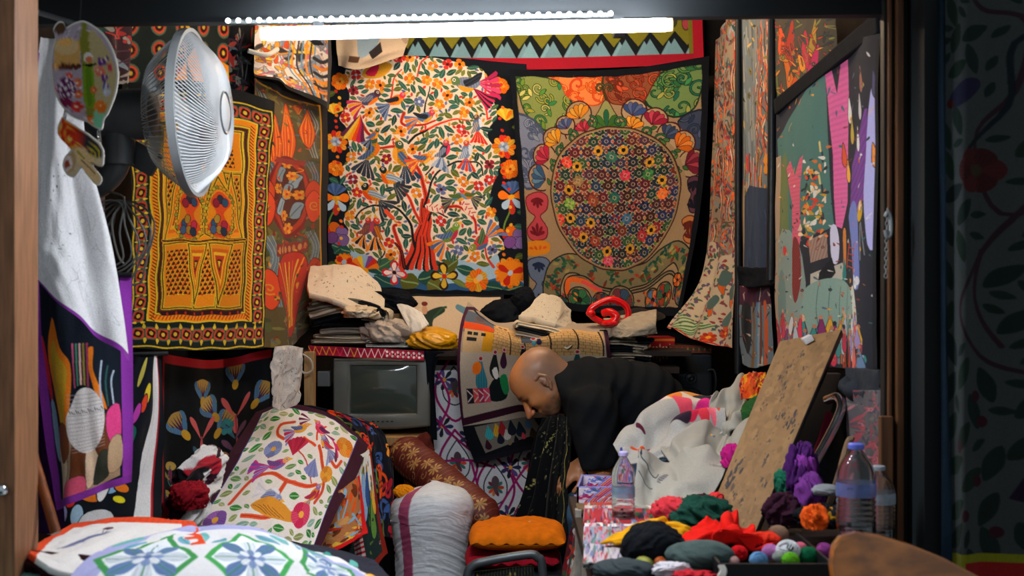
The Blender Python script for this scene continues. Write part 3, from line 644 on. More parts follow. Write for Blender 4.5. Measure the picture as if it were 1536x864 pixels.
@art
def c_birdquilt():
    c = Cv(230, 230, 'f2f0ee', 1.7, 0, 0, 24)
    G=['1f7a34','2c8a3c','8a9a5c','a8b080','88b4a8','6a9a5c']
    def br(P,w=7): c.line(P,w,'e85a34'); c.line(P,1.2,'b83c24')
    br([(30,185),(50,152),(85,135),(120,146),(160,140),(180,132)]); br([(118,146),(108,178)]); br([(90,30),(60,38),(58,58),(75,66)],6); br([(160,70),(190,110),(200,140),(190,165)],7); br([(62,105),(66,80)],5); br([(120,62),(150,72)],6); br([(190,80),(210,88),(216,72)],6); br([(60,208),(100,205),(130,190),(180,188)],6); c.line([(95,80),(120,90),(150,110),(168,132)],2.5,'c84a34'); br([(158,25),(145,40),(150,60)],4)
    B=c.bird
    B(105,44,36,-.5,('e8a02c','6a7cc0','f0a040','7a86c4','c02858','e8b040')); c.fan(110,100,38,-2.3,-.9,6,['a81c3c','c82850']) ; c.fan(96,118,1,0,1,1,['a81c3c'])
    B(150,34,36,-2.6,('f04a78','7a2c6a','f05a84','8a2c6a','f2f0ee','e83a60'),-1); c.fan(122,20,24,2.4,4,6,['6a2050','f2f0ee'])
    B(86,118,40,-.3,('d84a98','8a5ab0','f0a868','c83a98','8a68c8','7a6cb8')); c.fan(56,122,22,2.5,3.8,5,['d83aa0','8a5ac0'])
    B(172,60,34,-2.6,('8a86c8','e83a50','8898d0','8898d0','7a86c4','e8a02c'),-1); c.fan(160,92,30,.9,2.2,6,['8a98d0','7a86c4'])
    B(182,150,38,-1.0,('e8902c','c83050','8a68b0','e8a83c','6a7cc0','c82850')); 
    B(100,170,34,.1,('c8d0ee','8a98d0','8a98d0','e8e8f4','e8e8f0','e8ecf8'),-1); c.poly([(70,190),(95,176),(130,180),(155,200),(120,204),(80,200)],'f0a434',sm=3); 
    for k in range(5): c.line([(74+k*8,192-k),(100+k*8,200)],.9,'7a4a24',sm=0)
    for x,y,cc,r in [(62,88,['8898d0','7a86c4'],17),(20,215,['8a5ab8','a870d0'],17),(165,188,['f04a78','d8285c'],21),(212,40,['f08a24','f0a040'],20),(196,108,['f0a434','e8902c'],14)]:
        c.flower(x,y,r,5,cc,'e8b040',a0=.3,fat=1.2)
    for x,y,a in [(190,60,.5),(200,66,.9),(206,72,1.2)]: c.tear(x-10,y-16,26,7,a,'e83a78' if a<1 else '6a2c50')
    reg=c.mask_color('f2f0ee',60)
    c.scatter(34,9,lambda x,y:c.leaf(x,y,c.r.uniform(20,26),c.r.uniform(9,12),c.r.uniform(-1.2,.8),c.r.choice(G),'d8e8c0'),reg)
    c.scatter(40,6,lambda x,y:c.leaf(x,y,14,7,c.r.uniform(-1.2,.8),c.r.choice(G),'d8e8c0'),reg)
    # border
    PL='3a1026'
    c2=Cv(230,230,PL,1.7,0,0,2)
    H,W=c.H,c.W; i1=int(W*.10); j1=int(H*.05)
    yy=np.linspace(0,H-1,int(H*.95)-0).astype(int)
    sub=c.a[::1][np.linspace(0,H-1,H-j1).astype(int)][:,np.linspace(0,W-1,W-2*i1).astype(int)]
    c2.a[j1:,i1:W-i1]=sub
    c2.line([(i1/c.k,j1/c.k),(i1/c.k,230)],1.2,'5a68b8',sm=0); c2.line([(230-i1/c.k,j1/c.k),(230-i1/c.k,230)],1.2,'5a68b8',sm=0); c2.line([(i1/c.k,j1/c.k),(230-i1/c.k,j1/c.k)],1.2,'5a68b8',sm=0)
    return c2
@art
def c_redscroll():   # red scrolled textile on the pile
    c = Cv(120,200,'101420',1.2,0,0,25)
    for k in range(60):
        x,y=c.r.uniform(0,120),c.r.uniform(0,200); cc=c.r.choice(['d82c24','e8902c','3a5c9a','c8a82c','e8501c','2c4480','b02030','6a8a3c'])
        c.spiral(x,y,c.r.uniform(7,14),c.r.uniform(0,6),1.1,3.6,cc,c.r.choice([1,-1])); c.tear(x,y,14,7,c.r.uniform(0,6),cc,out='101420')
    c.rect(0,0,10,200,'c8241c')
    return c
@art
def c_scene():       # rust-bordered figures
    c = Cv(110,170,'6a8a7a',1.2,0,0,26)
    c.rect(0,0,110,60,'d8d8d0'); c.poly([(0,60),(60,50),(110,70),(110,170),(0,170)],'1c3030')
    for x,y,h,cc in [(30,40,60,'f0f0ec'),(50,60,80,'8ab0d8'),(64,50,60,'3a5c9a'),(80,90,70,'5c8a3c'),(24,100,50,'8a8a3c'),(90,60,50,'d8a83c')]:
        c.tear(x,y-h*.5,h,h*.3,PI/2,cc,hatch=(0,4,.1),out='16201c'); c.ell(x,y-h*.42,4,6,0,'b88a3c')
    busy(c,['5c7a3c','e8a838','c83a24','88a8c0','2c4030'],50,5,14)
    c.rect(98,0,110,170,'8a2418'); c.rect(0,158,110,170,'8a2418')
    return c
@art
def c_redcolor():
    c = Cv(100,140,'b87848',1.1,0,0,27)
    busy(c,['e8581c','88b8d8','e8c040','7a3c20','c83a1c','5c3020','d8a060'],60,14,30)
    c.rect(88,0,100,140,'d0181c'); c.rect(0,126,100,140,'d0181c')
    return c
@art
def c_rosetile():   # lavender / green patchwork in front
    c = Cv(340, 200, 'a8acdc', 1.3, 0, 0, 28)
    c.poly([(24,24),(316,24),(316,200),(24,200)],'eef0f4')
    for cx in (60,170,280):
        c.poly([(cx-52,110),(cx,36),(cx+52,110),(cx,184)],'3a9a50'); c.poly([(cx-44,110),(cx,48),(cx+44,110),(cx,172)],'e4ecf2')
        for i in range(8):
            a=i*PI/4; c.tear(cx,110,40,18,a,'5c7cac' if i%2 else 'd4e0ec',hatch=(a+1.57,5,.08)); c.line([(cx,110),(cx+40*math.cos(a),110+40*math.sin(a))],1.6,'3a8a60',sm=0)
        c.flower(cx,110,16,8,['7a94c0','e4ecf4'],'5a74a8')
        for d in (-1,1):
            c.tear(cx+d*55,110-40,34,20,-PI/2,'6ab0b0',out='88a8b8'); c.tear(cx+d*50,150,34,18,PI/2,'5ca0a0',out='88a8b8'); c.leaf(cx+d*30,60,34,13,d*.9,'6aa4c0','3a8a60')
            c.leaf(cx+d*34,160,34,13,-d*.9,'8ab4c8','3a8a60')
    reg=c.mask_color('eef0f4',50); c.scatter(60,6,lambda x,y:c.leaf(x,y,16,8,c.r.uniform(-1,1),c.r.choice(['8ab4c8','7088b4','5ca0a0','a8c4d8'])),reg)
    c.line([(24,24),(316,24)],1.2,'8088c8',sm=0)
    return c
@art
def c_whiteorange():
    c = Cv(240,120,'e84818',1.2,0,0,29)
    c.rect(22,18,218,120,'e4e2e0')
    for k in range(24): c.line([(k*10,0),(k*10,18)],.8,'b83814',sm=0)
    c.ell(110,40,9,5,.2,'4a1c34'); c.line([(106,46),(112,58),(118,46)],1.4,'5a5a6a'); c.poly([(90,60),(125,54),(80,78),(60,82)],'6a74a0',sm=3); c.line([(52,84),(92,72)],1.5,'8a8aa0')
    return c
@art
def c_darkmulti():
    c = Cv(240,60,'1c2030',1.0,0,0,30)
    c.poly([(0,0),(150,30),(240,60),(0,60)],'e6e4e8')
    for x,y,cc in [(110,30,'3a9a90'),(140,44,'c83a8a'),(160,36,'5cb0a8'),(130,52,'2c3058'),(180,50,'e8a838'),(90,46,'7a4c98')]: c.tear(x,y,26,14,c.r.uniform(-1,1),cc)
    return c
@art
def c_city():        # cityscape cloth with brick domes and figures; the photo's own 10 px = 10 units
    c = Cv(232, 250, '1a1820', 1.5, 684, 450, 31)
    c.rect(684,450,916,690,'b5a48e')
    c.poly([(690,470),(720,460),(742,490),(742,520),(690,520)],'5a6878'); c.ell(714,486,10,16,0,'6a5a5c'); c.ell(714,480,7,9,0,'584a50')
    c.poly([(690,500),(730,498),(738,512),(694,518)],'e8521c',sm=2)
    c.rect(692,514,738,552,'d8b888'); c.rect(722,514,738,548,'e0a020')
    for x in (697,706,718): c.rect(x,518,x+7,524,'22262c'); c.rect(697,528,712,534,'22262c')
    c.rect(738,486,908,550,'d2a66a')
    for x0,x1 in [(738,772),(774,800),(800,836),(836,872),(874,906)]:
        c.line([(x1,548),(x1+1,520),(x1-3,486)],2.2,'1c1414')
        for y in range(498,546,6):
            c.line([(x0,y),(x1,y+1)],.7,'7a5a34',sm=0)
            for x in range(x0+(y%12),x1,9): c.line([(x,y),(x,y+6)],.6,'7a5a34',sm=0)
    c.rect(740,478,775,496,'d2a66a'); c.ell(752,490,5,4,0,'7a5a30'); c.ell(764,490,5,4,0,'7a5a30')
    c.rect(796,505,816,520,'4a5058')
    c.poly([(684,552),(780,548),(916,545),(916,640),(684,640)],'b8aa96')
    def fig(x,y,h,cc):
        c.tear(x,y-h*.5,h,h*.42,PI/2,cc,hatch=(.1,4,.15)); c.ell(x,y-h*.48,4.2,4.2,0,'d8c0b8'); c.ell(x,y-h*.48,2.6,2.6,0,'b02430')
    fig(722,580,44,'3c96a8'); c.ell(716,572,7,9,.5,'f0741c'); fig(744,566,38,'202824'); fig(760,556,30,'4a2040'); fig(797,540,24,'141c20'); fig(812,548,30,'182430'); fig(824,556,30,'141a20'); fig(822,516,18,'2c2c48'); fig(815,518,16,'5aa8b8'); fig(872,556,32,'1f5c5c'); fig(880,575,34,'302018')
    c.poly([(730,600),(744,585),(760,588),(762,606),(748,612),(732,610)],'141c1c',sm=3); c.poly([(752,585),(764,580),(766,600),(756,604)],'1f8a4c',sm=3); c.poly([(740,575),(748,570),(750,584),(744,586)],'e8e4dc',sm=2)
    for x,cc in ((702,'2c2030'),(712,'e85a50'),(720,'b02c50'),(728,'d84a68')):
        c.rect(x-5,596,x+5,612,cc); c.line([(x-4,598),(x+4,604),(x-4,610)],1.4,'e8e0d8',sm=0)
    for P,w,cc in [([(686,470),(684,630)],8,'401830'),([(684,632),(780,622),(916,630)],9,'3a1428'),([(700,458),(740,485)],6,'161820'),([(914,480),(914,640)],7,'351426'),([(684,470),(705,450)],7,'401830')]: c.line(P,w,cc,sm=0)
    c.rect(684,637,916,690,'11141a'); c.poly([(702,640),(800,634),(812,668),(708,686)],'7a7468')
    for x,y,h,cc in [(722,652,22,'3cb0b4'),(735,650,22,'d8a82c'),(744,648,24,'b82c30'),(716,672,18,'40182c'),(738,665,20,'1c2034'),(750,660,20,'d8d4cc'),(760,650,26,'1c2430'),(775,655,28,'1c2c3a'),(790,645,20,'5a7aa0'),(795,665,22,'4a3420'),(764,672,14,'1a1a1c'),(778,668,14,'e84a58'),(752,675,12,'8a7a5c')]:
        c.tear(x,y-h*.5,h,h*.62,PI/2,cc,hatch=(0,3,.15))
    return c
@art
def c_magenta():     # arabesque panel behind the shawl
    c = Cv(150, 240, 'dcdce0', 1.3, 645, 540, 32)
    c.rect(645,540,795,548,'0e1218')
    M='a01c64'
    for cx,cy,dx in [(680,700,0),(680,590,0),(736,735,0),(790,700,0),(680,800,0),(790,790,0)]:
        c.line([(cx-2,cy-55),(cx+26,cy-20),(cx+26,cy+12),(cx,cy+42),(cx-26,cy+12),(cx-26,cy-20),(cx-2,cy-55)],3.5,M)
        c.line([(cx,cy-40),(cx+17,cy-14),(cx+15,cy+8),(cx,cy+18),(cx-15,cy+8),(cx-17,cy-14),(cx,cy-40)],1.8,'2c3038')
        for i in range(10): c.tear(cx,cy-6,13,5,i*PI/5,['d84a2c','3a7a6c','7a2c3c','e87c40'][i%4])
        c.tear(cx,cy+4,26,12,-PI/2,'5a4a50')
    for x,y in [(660,640),(700,655),(655,760),(712,770),(760,700),(755,770),(665,570),(706,620)]:
        for i in range(7): c.tear(x,y,16,6,i*.9,['2a3058','5a4a80','20242c','3c3a68'][i%4])
        c.ell(x,y,3,3,0,'e8a040')
    for P in ([(650,628),(682,660),(720,690)],[(650,692),(700,690),(735,700)],[(700,690),(715,745),(740,760)],[(740,760),(775,710),(795,690)],[(655,560),(672,600),(655,640)]): c.line(P,3.5,M)
    c.line([(712,540),(712,600),(706,640)],6,'0e1218')
    return c
@art
def c_fabricwhite():  # white printed cloth with coloured motifs
    c = Cv(230,120,'b8b6b0',1.3,0,0,33)
    c.poly([(70,0),(230,0),(230,30),(180,34),(90,22)],'e8d8c8')
    for x,y,L,w,a,cc in [(70,10,30,12,.2,'8a3c98'),(100,12,26,12,.3,'f08a28'),(130,10,34,16,.1,'f0a040'),(120,24,24,12,.4,'f0546c'),(160,14,30,18,.6,'a01c80'),(190,12,30,16,.9,'f06a28'),(208,26,24,12,1.3,'e8502c'),(150,20,26,12,0,'20242c'),(140,46,36,18,-.3,'e8308c'),(120,44,30,14,.3,'20202c'),(150,62,24,14,.2,'e83a4c'),(160,80,26,12,.5,'f0a02c'),(120,70,26,12,-.3,'e0284c'),(175,60,22,12,.1,'f06c80'),(100,60,30,16,.1,'302034')]:
        c.tear(x-4,y-2,L*1.35,w*1.4,a,cc)
    c.line([(28,50),(48,58)],9,'e8501c',sm=0); c.line([(52,34),(60,42)],4,'5a1c34',sm=0); c.line([(58,66),(44,112)],11,'6a1436',sm=0)
    c.rect(0,60,4,120,'4a58b0'); c.line([(0,62),(22,66)],7,'e8601c',sm=0); c.line([(0,58),(20,60)],3,'f0c030',sm=0)
    return c
@art
def c_boxprint():
    c = Cv(120,110,'e8d8e4',1.3,0,0,34)
    for k in range(8): c.line([(10+k*5,110),(22+k*5,60),(50+k*6,0)],4,['c82838','8a88d0','e8602c','c83a60'][k%4])
    for x,y,cc in [(14,50,'c82c6a'),(80,40,'1f7a40'),(74,60,'e83a30'),(100,80,'3a48a0'),(60,90,'e87030'),(30,20,'7a80cc'),(100,20,'e85a28')]:
        c.flower(x,y,15,5,[cc,'f0e8f0'],cc); c.spiral(x,y,13,1,1,2.5,cc)
    busy(c,['c82838','6a70c8','e8602c','e8e0f0','1f5c3c'],50,6,12)
    c.rect(0,0,120,5,'9a9ae0')
    return c
@art
def c_redgeo():
    c = Cv(120,90,'a01c24',1.2,0,0,35)
    for x in range(20,120,40):
        for i in range(8):
            a=i*PI/4; c.line([(x,40),(x+22*math.cos(a),40+22*math.sin(a))],2.6,'dcc8b8',sm=0); c.line([(x+16*math.cos(a-.2),40+16*math.sin(a-.2)),(x+22*math.cos(a),40+22*math.sin(a)),(x+16*math.cos(a+.2),40+16*math.sin(a+.2))],2,'dcc8b8',sm=0)
        c.ell(x,40,5,5,0,'2c6a5c')
    for y in (4,78): c.rect(0,y,120,y+6,'d8782c'); 
    for x in range(0,120,8): c.tear(x,81,6,4,0,'e8d0a0')
    return c
@art
def c_ribbon():
    c = Cv(300,26,'8a1430',1.2,0,0,36)
    for x in range(0,300,18): c.line([(x,2),(x+9,24),(x+18,2)],2,c.r.choice(['e87c2c','d82c50','c8a030','e0c0c8']),sm=0)
    c.rect(200,0,300,26,'7a1c30')
    for x in range(206,300,14):
        c.flower(x,13,9,6,['e8dce0','c8304c'],'3a1020')
    return c
@art
def c_fabric_stack():
    c = Cv(130,110,'b8b0b8',1.2,0,0,37)
    for y in range(0,110,10):
        c.rect(0,y,130,y+8,c.r.choice(['d8d0c8','8a2c34','b8a8b8','c8c8d8','a84a3c','e8e0dc']))
    busy(c,['c83a40','7a88b0','3a7a50','e8e0e0','c87090','303850'],220,5,9)
    return c
@art
def c_curtain():    # dark floral hanging outside on the street wall
    c = Cv(150, 800, '3c4242', 1.0, 0, 0, 38)
    for P in ([(40,0),(70,40),(110,60),(100,160),(60,230),(90,330),(150,300)],[(150,230),(120,300),(60,400),(30,460),(80,520),(150,540)],[(70,380),(60,440),(90,500)]):
        c.line(P,7,'2c1a20',5)
    c.line([(150,60),(100,90),(95,180),(50,240)],6,'101c20')
    c.flower(62,270,32,6,['4a1a1c','401618'],'3a2c1c',fat=1.2); c.ell(38,160,34,15,-.5,'1c1c34'); c.ell(10,176,7,7,0,'401414')
    c.scatter(60,16,lambda x,y:c.leaf(x,y,46,20,c.r.uniform(-1.3,-.4) if c.r.random()<.7 else 1.2,c.r.choice(['14241f','16281e','12201f'])))
    for x,y in [(25,620),(60,560),(70,590),(62,660),(40,700),(85,720)]: c.ell(x,y,7,7,0,'34141c')
    c.poly([(95,680),(130,600),(150,560),(150,700)],'1e1426')
    c.scatter(40,9,lambda x,y:c.leaf(x,y,24,10,c.r.uniform(-1.3,1.3),'15241f'))
    for k in range(6): c.rect(0,745+k*0,150,800,'8a8a14' )
    c.rect(40,755,150,800,'a01c1c'); c.rect(90,775,150,800,'b03c1c')
    c.a*=.86  # whole pattern darkened, putting the street wall's shade into the cloth colours
    return c
@art
def c_ornament():
    c = Cv(100,156,'c8b8b8',1.8,0,0,39)
    c.rect(0,0,100,156,'b8aab8')
    for k in range(260): c.ell(c.r.uniform(0,100),c.r.uniform(0,156),1.6,1.6,0,c.r.choice(['e8e0ec','8a84a0','a87890','d8c8d8']))
    c.rect(6,28,44,64,'d8a45a'); c.ell(24,36,18,12,0,'f0cc90'); c.ell(22,30,10,6,0,'e8b060'); 
    for k in range(9): c.ell(10+k*4,64+2*(k%2),4,3.5,0,'5a2c1c')
    c.ell(14,10,9,9,0,'5a4028'); c.poly([(44,4),(54,0),(58,40),(70,140),(56,156),(48,80)],'8a8a2c',sm=3)
    c.poly([(58,10),(84,40),(98,80),(92,120),(80,150),(66,140),(60,60)],'b8a878',sm=3)
    c.poly([(50,62),(62,60),(66,118),(54,122),(48,100)],'7a9a1c',sm=3); c.poly([(52,70),(60,70),(62,116),(55,118)],'5c8418',sm=2)
    c.ell(56,52,7,8,0,'f0e8e0'); c.ell(57,55,5,5,0,'e87c50'); c.poly([(46,62),(68,60),(60,66)],'18100c')
    for x,y,cc,r in [(76,58,'6a2c98',6),(82,54,'4a2c80',5),(74,72,'f07a60',7),(80,80,'5a2c8a',5),(70,70,'f08a70',5),(82,92,'3a5cb0',5),(88,66,'d84050',4),(84,100,'c8d8f0',6),(64,98,'f0783c',5),(74,122,'f08020',9),(8,66,'f0a030',4),(28,78,'f05038',5),(40,88,'f07a50',7),(10,100,'e85a40',6),(42,104,'e8703c',6),(40,122,'e83a2c',8),(60,140,'d82c24',6),(50,148,'e83a30',5),(62,142,'f08020',7)]:
        c.flower(x,y,r,5,[cc],'f0d0b0',fat=1.2)
    c.poly([(64,150),(66,128),(82,124),(84,140),(76,154)],'7ac8a0',sm=2); c.poly([(68,122),(84,118),(80,132),(70,130)],'f07a18')
    c.ell(24,96,15,16,0,'d0b8cc'); c.ell(24,96,13.5,14.5,0,'5c1c50'); c.ell(22,116,10,7,0,'7a1c44')
    # gold calligraphy strokes
    for P in ([(14,98),(18,90),(22,98),(26,90),(30,96),(36,92)],[(14,104),(22,106),(32,102),(36,106)],[(20,86),(28,84)],[(30,86),(34,100)],[(16,90),(15,100)]): c.line(P,1.7,'f0e4ec')
    return c
@art
def c_lantern():
    c = Cv(70,90,'d8c8a0',1.6,0,0,40)
    c.rect(0,0,70,40,'d83a1c')
    for k in range(70): c.ell(c.r.uniform(2,50),c.r.uniform(2,40),3,2.5,0,c.r.choice(['f0a030','e8401c','c82c14','f0c860']))
    c.poly([(38,22),(66,26),(68,52),(44,50)],'2c3440'); 
    for k in range(4): c.line([(46+k*5,30),(44+k*6,52)],2.6,'c8b02c',sm=0)
    c.ell(16,58,12,16,0,'c8a878'); c.ell(15,60,8,11,0,'f0e0d8'); c.ell(15,62,4,6,0,'a84c3c')
    c.poly([(26,40),(44,44),(66,74),(60,88),(34,66)],'e8c890',sm=2); c.line([(36,56),(56,74)],1.6,'7a5a3c'); c.line([(30,44),(40,54)],2.4,'a8a02c')
    return c
# ---------------------------------------------------------------- materials
def lin(c):
    c = np.array(hx(c))/255.; return tuple(np.where(c<=.04045, c/12.92, ((c+.055)/1.055)**2.4))
MC = {}
def mat(name, col='808080', rough=.7, metal=0, spec=.4, noise=0, nscale=40, bump=0, bscale=120, emit=None, es=0, trans=0, ior=1.45, col2=None, sheen=0, stretch=None, attr=False, tint=1.0, coat=0, alpha=1):
    if name in MC: return MC[name]
    m = bpy.data.materials.new(name); m.use_nodes = True; nt = m.node_tree; N = nt.nodes; L = nt.links
    b = N['Principled BSDF']; I = b.inputs
    c = (*lin(col),1)
    I['Base Color'].default_value = c; I['Roughness'].default_value = rough; I['Metallic'].default_value = metal
    I['Specular IOR Level'].default_value = spec; I['IOR'].default_value = ior; I['Transmission Weight'].default_value = trans
    I['Sheen Weight'].default_value = sheen; I['Coat Weight'].default_value = coat; I['Alpha'].default_value = alpha
    if emit: I['Emission Color'].default_value = (*lin(emit),1); I['Emission Strength'].default_value = es
    tc = N.new('ShaderNodeTexCoord'); src = tc.outputs['Object']
    if stretch:
        mp = N.new('ShaderNodeMapping'); L.new(src, mp.inputs[0]); mp.inputs['Scale'].default_value = stretch; src = mp.outputs[0]
    cs = None
    if attr:
        a = N.new('ShaderNodeAttribute'); a.attribute_name = 'Col'; cs = a.outputs['Color']
    if noise or col2:
        n = N.new('ShaderNodeTexNoise'); n.inputs['Scale'].default_value = nscale; n.inputs['Detail'].default_value = 5; L.new(src, n.inputs['Vector'])
        r = N.new('ShaderNodeValToRGB'); L.new(n.outputs[0], r.inputs[0])
        r.color_ramp.elements[0].position = .35; r.color_ramp.elements[1].position = .65
        if attr:
            k = 1-noise; r.color_ramp.elements[0].color = (k,k,k,1); r.color_ramp.elements[1].color = (1,1,1,1)
            mx = N.new('ShaderNodeMix'); mx.data_type = 'RGBA'; mx.blend_type = 'MULTIPLY'; mx.inputs[0].default_value = 1
            L.new(cs, mx.inputs[6]); L.new(r.outputs[0], mx.inputs[7]); cs = mx.outputs[2]
        else:
            d = lin(col2) if col2 else tuple(x*(1-noise) for x in lin(col))
            r.color_ramp.elements[0].color = (*d,1); r.color_ramp.elements[1].color = c; cs = r.outputs[0]
    if cs is not None: L.new(cs, I['Base Color'])
    if bump:
        n2 = N.new('ShaderNodeTexNoise'); n2.inputs['Scale'].default_value = bscale; n2.inputs['Detail'].default_value = 3; L.new(src, n2.inputs['Vector'])
        bp = N.new('ShaderNodeBump'); bp.inputs['Strength'].default_value = bump; bp.inputs['Distance'].default_value = .003
        L.new(n2.outputs[0], bp.inputs['Height']); L.new(bp.outputs[0], I['Normal'])
    MC[name] = m; return m
M_TX = mat('embroidered textile', attr=True, rough=.9, spec=.15, noise=.16, nscale=260, bump=.5, bscale=420, sheen=.05)
M_SKIN = mat('skin', attr=True, rough=.42, spec=.45, noise=.06, nscale=60, bump=.12, bscale=300)
M_CREAM = mat('cream cotton', 'd3c3a8', .92, spec=.1, noise=.12, nscale=30, bump=.5, bscale=260)
M_WHITE = mat('white cotton', 'd6d4cc', .92, spec=.1, noise=.08, nscale=20, bump=.4, bscale=300)
M_BLACKCLOTH = mat('black hem cloth', '12161c', .95, spec=.1, noise=.2, bump=.4)
M_BLACK = mat('black plastic', '14171a', .45, noise=.2, nscale=20)
M_DARK = mat('dark painted steel', '0e1316', .6, spec=.3, noise=.3, nscale=9)
M_WALL = mat('dark plaster', '2a221d', .95, spec=.1, noise=.4, nscale=6, bump=.5)
M_WOOD = mat('brown wood', '7c5638', .6, noise=.45, nscale=14, stretch=(9,9,.7), bump=.3)
M_WOODL = mat('pale wood', 'b08a58', .6, noise=.35, nscale=12, stretch=(8,8,.8), bump=.3)
M_CHROME = mat('chrome', 'c8ccd0', .18, metal=1)
M_GREYMET = mat('grey metal', '5a6064', .4, metal=.6)
def cmat(col, **k): return mat('cloth '+col, col, k.pop('rough',.92), spec=.12, noise=k.pop('noise',.18), nscale=k.pop('nscale',40), bump=.4, bscale=260, **k)

# ---------------------------------------------------------------- object helpers
def link(o): SC.collection.objects.link(o); return o
def tag(o, label=None, cat=None, group=None, kind=None):
    if label: o['label'] = label
    if cat: o['category'] = cat
    if group: o['group'] = group
    if kind: o['kind'] = kind
    return o
def empty(name, loc, label=None, cat=None, group=None):
    o = bpy.data.objects.new(name, None); o.empty_display_size = .05; link(o); o.location = loc
    bpy.context.view_layer.update(); return tag(o, label, cat, group)
def put(o, parent):
    if parent is not None:
        o.parent = parent; o.matrix_parent_inverse = Matrix.Translation(-Vector(parent.location)) if parent.parent is None else Matrix.Identity(4)
    return o
class G:   # geometry collector, world coordinates
    def __init__(s): s.v=[]; s.f=[]; s.m=[]; s.mi=0
    def add(s, vs, fs):
        b=len(s.v); s.v += [tuple(v) for v in vs]; s.f += [tuple(b+i for i in f) for f in fs]; s.m += [s.mi]*len(fs); return s
    def box(s, lo, hi, rot=None, c=None):
        lo,hi = Vector(lo),Vector(hi); vs=[Vector((x,y,z)) for x in (lo.x,hi.x) for y in (lo.y,hi.y) for z in (lo.z,hi.z)]
        if rot is not None:
            c = c or (lo+hi)/2; vs=[c+rot@(v-c) for v in vs]
        return s.add(vs, [(0,1,3,2),(4,6,7,5),(0,4,5,1),(2,3,7,6),(0,2,6,4),(1,5,7,3)])
    def tube(s, pts, r, n=8, r2=None, caps=True, sm=0):
        Q=[Vector(p) for p in pts]
        if sm:
            A=np.array([list(q) for q in Q]); out=[]
            m=len(A)
            for i in range(m-1):
                p0,p1,p2,p3=A[max(i-1,0)],A[i],A[i+1],A[min(i+2,m-1)]
                for k in range(sm):
                    t=k/sm; out.append(.5*((2*p1)+(-p0+p2)*t+(2*p0-5*p1+4*p2-p3)*t*t+(-p0+3*p1-3*p2+p3)*t**3))
            out.append(A[-1]); Q=[Vector(q) for q in out]
        r2 = r if r2 is None else r2; m=len(Q); vs=[]; up=None
        for i,q in enumerate(Q):
            d=(Q[min(i+1,m-1)]-Q[max(i-1,0)]).normalized()
            if up is None: up = d.orthogonal().normalized()
            else:
                up = up-d*up.dot(d)
                up = up.normalized() if up.length>1e-6 else d.orthogonal().normalized()
            b=d.cross(up); rr=r+(r2-r)*i/(m-1)
            vs+=[q+(up*math.cos(a)+b*math.sin(a))*rr for a in [2*math.pi*k/n for k in range(n)]]
        fs=[(i*n+k,i*n+(k+1)%n,(i+1)*n+(k+1)%n,(i+1)*n+k) for i in range(m-1) for k in range(n)]
        if caps: fs+=[tuple(range(n))[::-1],tuple((m-1)*n+k for k in range(n))]
        return s.add(vs,fs)
    def lathe(s, prof, c, axis=(0,0,1), n=24, ang=2*math.pi):   # prof: (r, h)
        ax=Vector(axis).normalized(); u=ax.orthogonal().normalized(); w_=ax.cross(u); c=Vector(c)
        vs=[c+ax*h+(u*math.cos(2*math.pi*k/n)+w_*math.sin(2*math.pi*k/n))*max(r,1e-4) for r,h in prof for k in range(n)]
        fs=[(i*n+k,i*n+(k+1)%n,(i+1)*n+(k+1)%n,(i+1)*n+k) for i in range(len(prof)-1) for k in range(n)]
        return s.add(vs,fs)
    def ell(s, c, r, rot=None, n=14):
        c=Vector(c); vs=[]; fs=[]
        for i in range(n//2+1):
            t=math.pi*i/(n//2)
            for k in range(n):
                a=2*math.pi*k/n; v=Vector((r[0]*math.sin(t)*math.cos(a),r[1]*math.sin(t)*math.sin(a),r[2]*math.cos(t)))
                vs.append(c+(rot@v if rot is not None else v))
        for i in range(n//2):
            for k in range(n): fs.append((i*n+k,(i+1)*n+k,(i+1)*n+(k+1)%n,i*n+(k+1)%n))
        return s.add(vs,fs)
    def build(s, name, mats, parent=None, smooth=True, bevel=0, label=None, cat=None, group=None, kind=None, merge=True):
        me=bpy.data.meshes.new(name); me.from_pydata(s.v,[],s.f)
        for m in (mats if isinstance(mats,(list,tuple)) else [mats]): me.materials.append(m)
        me.polygons.foreach_set('material_index', s.m)
        bm=bmesh.new(); bm.from_mesh(me)
        if merge: bmesh.ops.remove_doubles(bm,verts=bm.verts,dist=1e-5)
        bmesh.ops.recalc_face_normals(bm,faces=bm.faces)
        if bevel: bmesh.ops.bevel(bm,geom=[e for e in bm.edges if len(e.link_faces)==2 and e.calc_face_angle(0)>.5],offset=bevel,segments=2,affect='EDGES',profile=.6)
        bm.to_mesh(me); bm.free()
        if smooth:
            me.polygons.foreach_set('use_smooth',[True]*len(me.polygons)); 
            me.set_sharp_from_angle(angle=.7)
        o=link(bpy.data.objects.new(name,me)); put(o,parent)
        return tag(o,label,cat,group,kind)
def crv(A, n):   # Catmull-Rom resample of an (m,k) array to n rows
    A=np.array(A,float); m=len(A); t=np.linspace(0,m-1,n); i=np.minimum(t.astype(int),m-2); f=(t-i)[:,None]
    f=f.reshape((n,)+(1,)*(A.ndim-1))
    if m==2: return A[i]*(1-f)+A[i+1]*f
    E=np.concatenate([2*A[:1]-A[1:2],A,2*A[-1:]-A[-2:-1]]); p0,p1,p2,p3=E[i],E[i+1],E[i+2],E[i+3]
    return .5*((2*p1)+(-p0+p2)*f+(2*p0-5*p1+4*p2-p3)*f*f+(-p0+3*p1-3*p2+p3)*f**3)
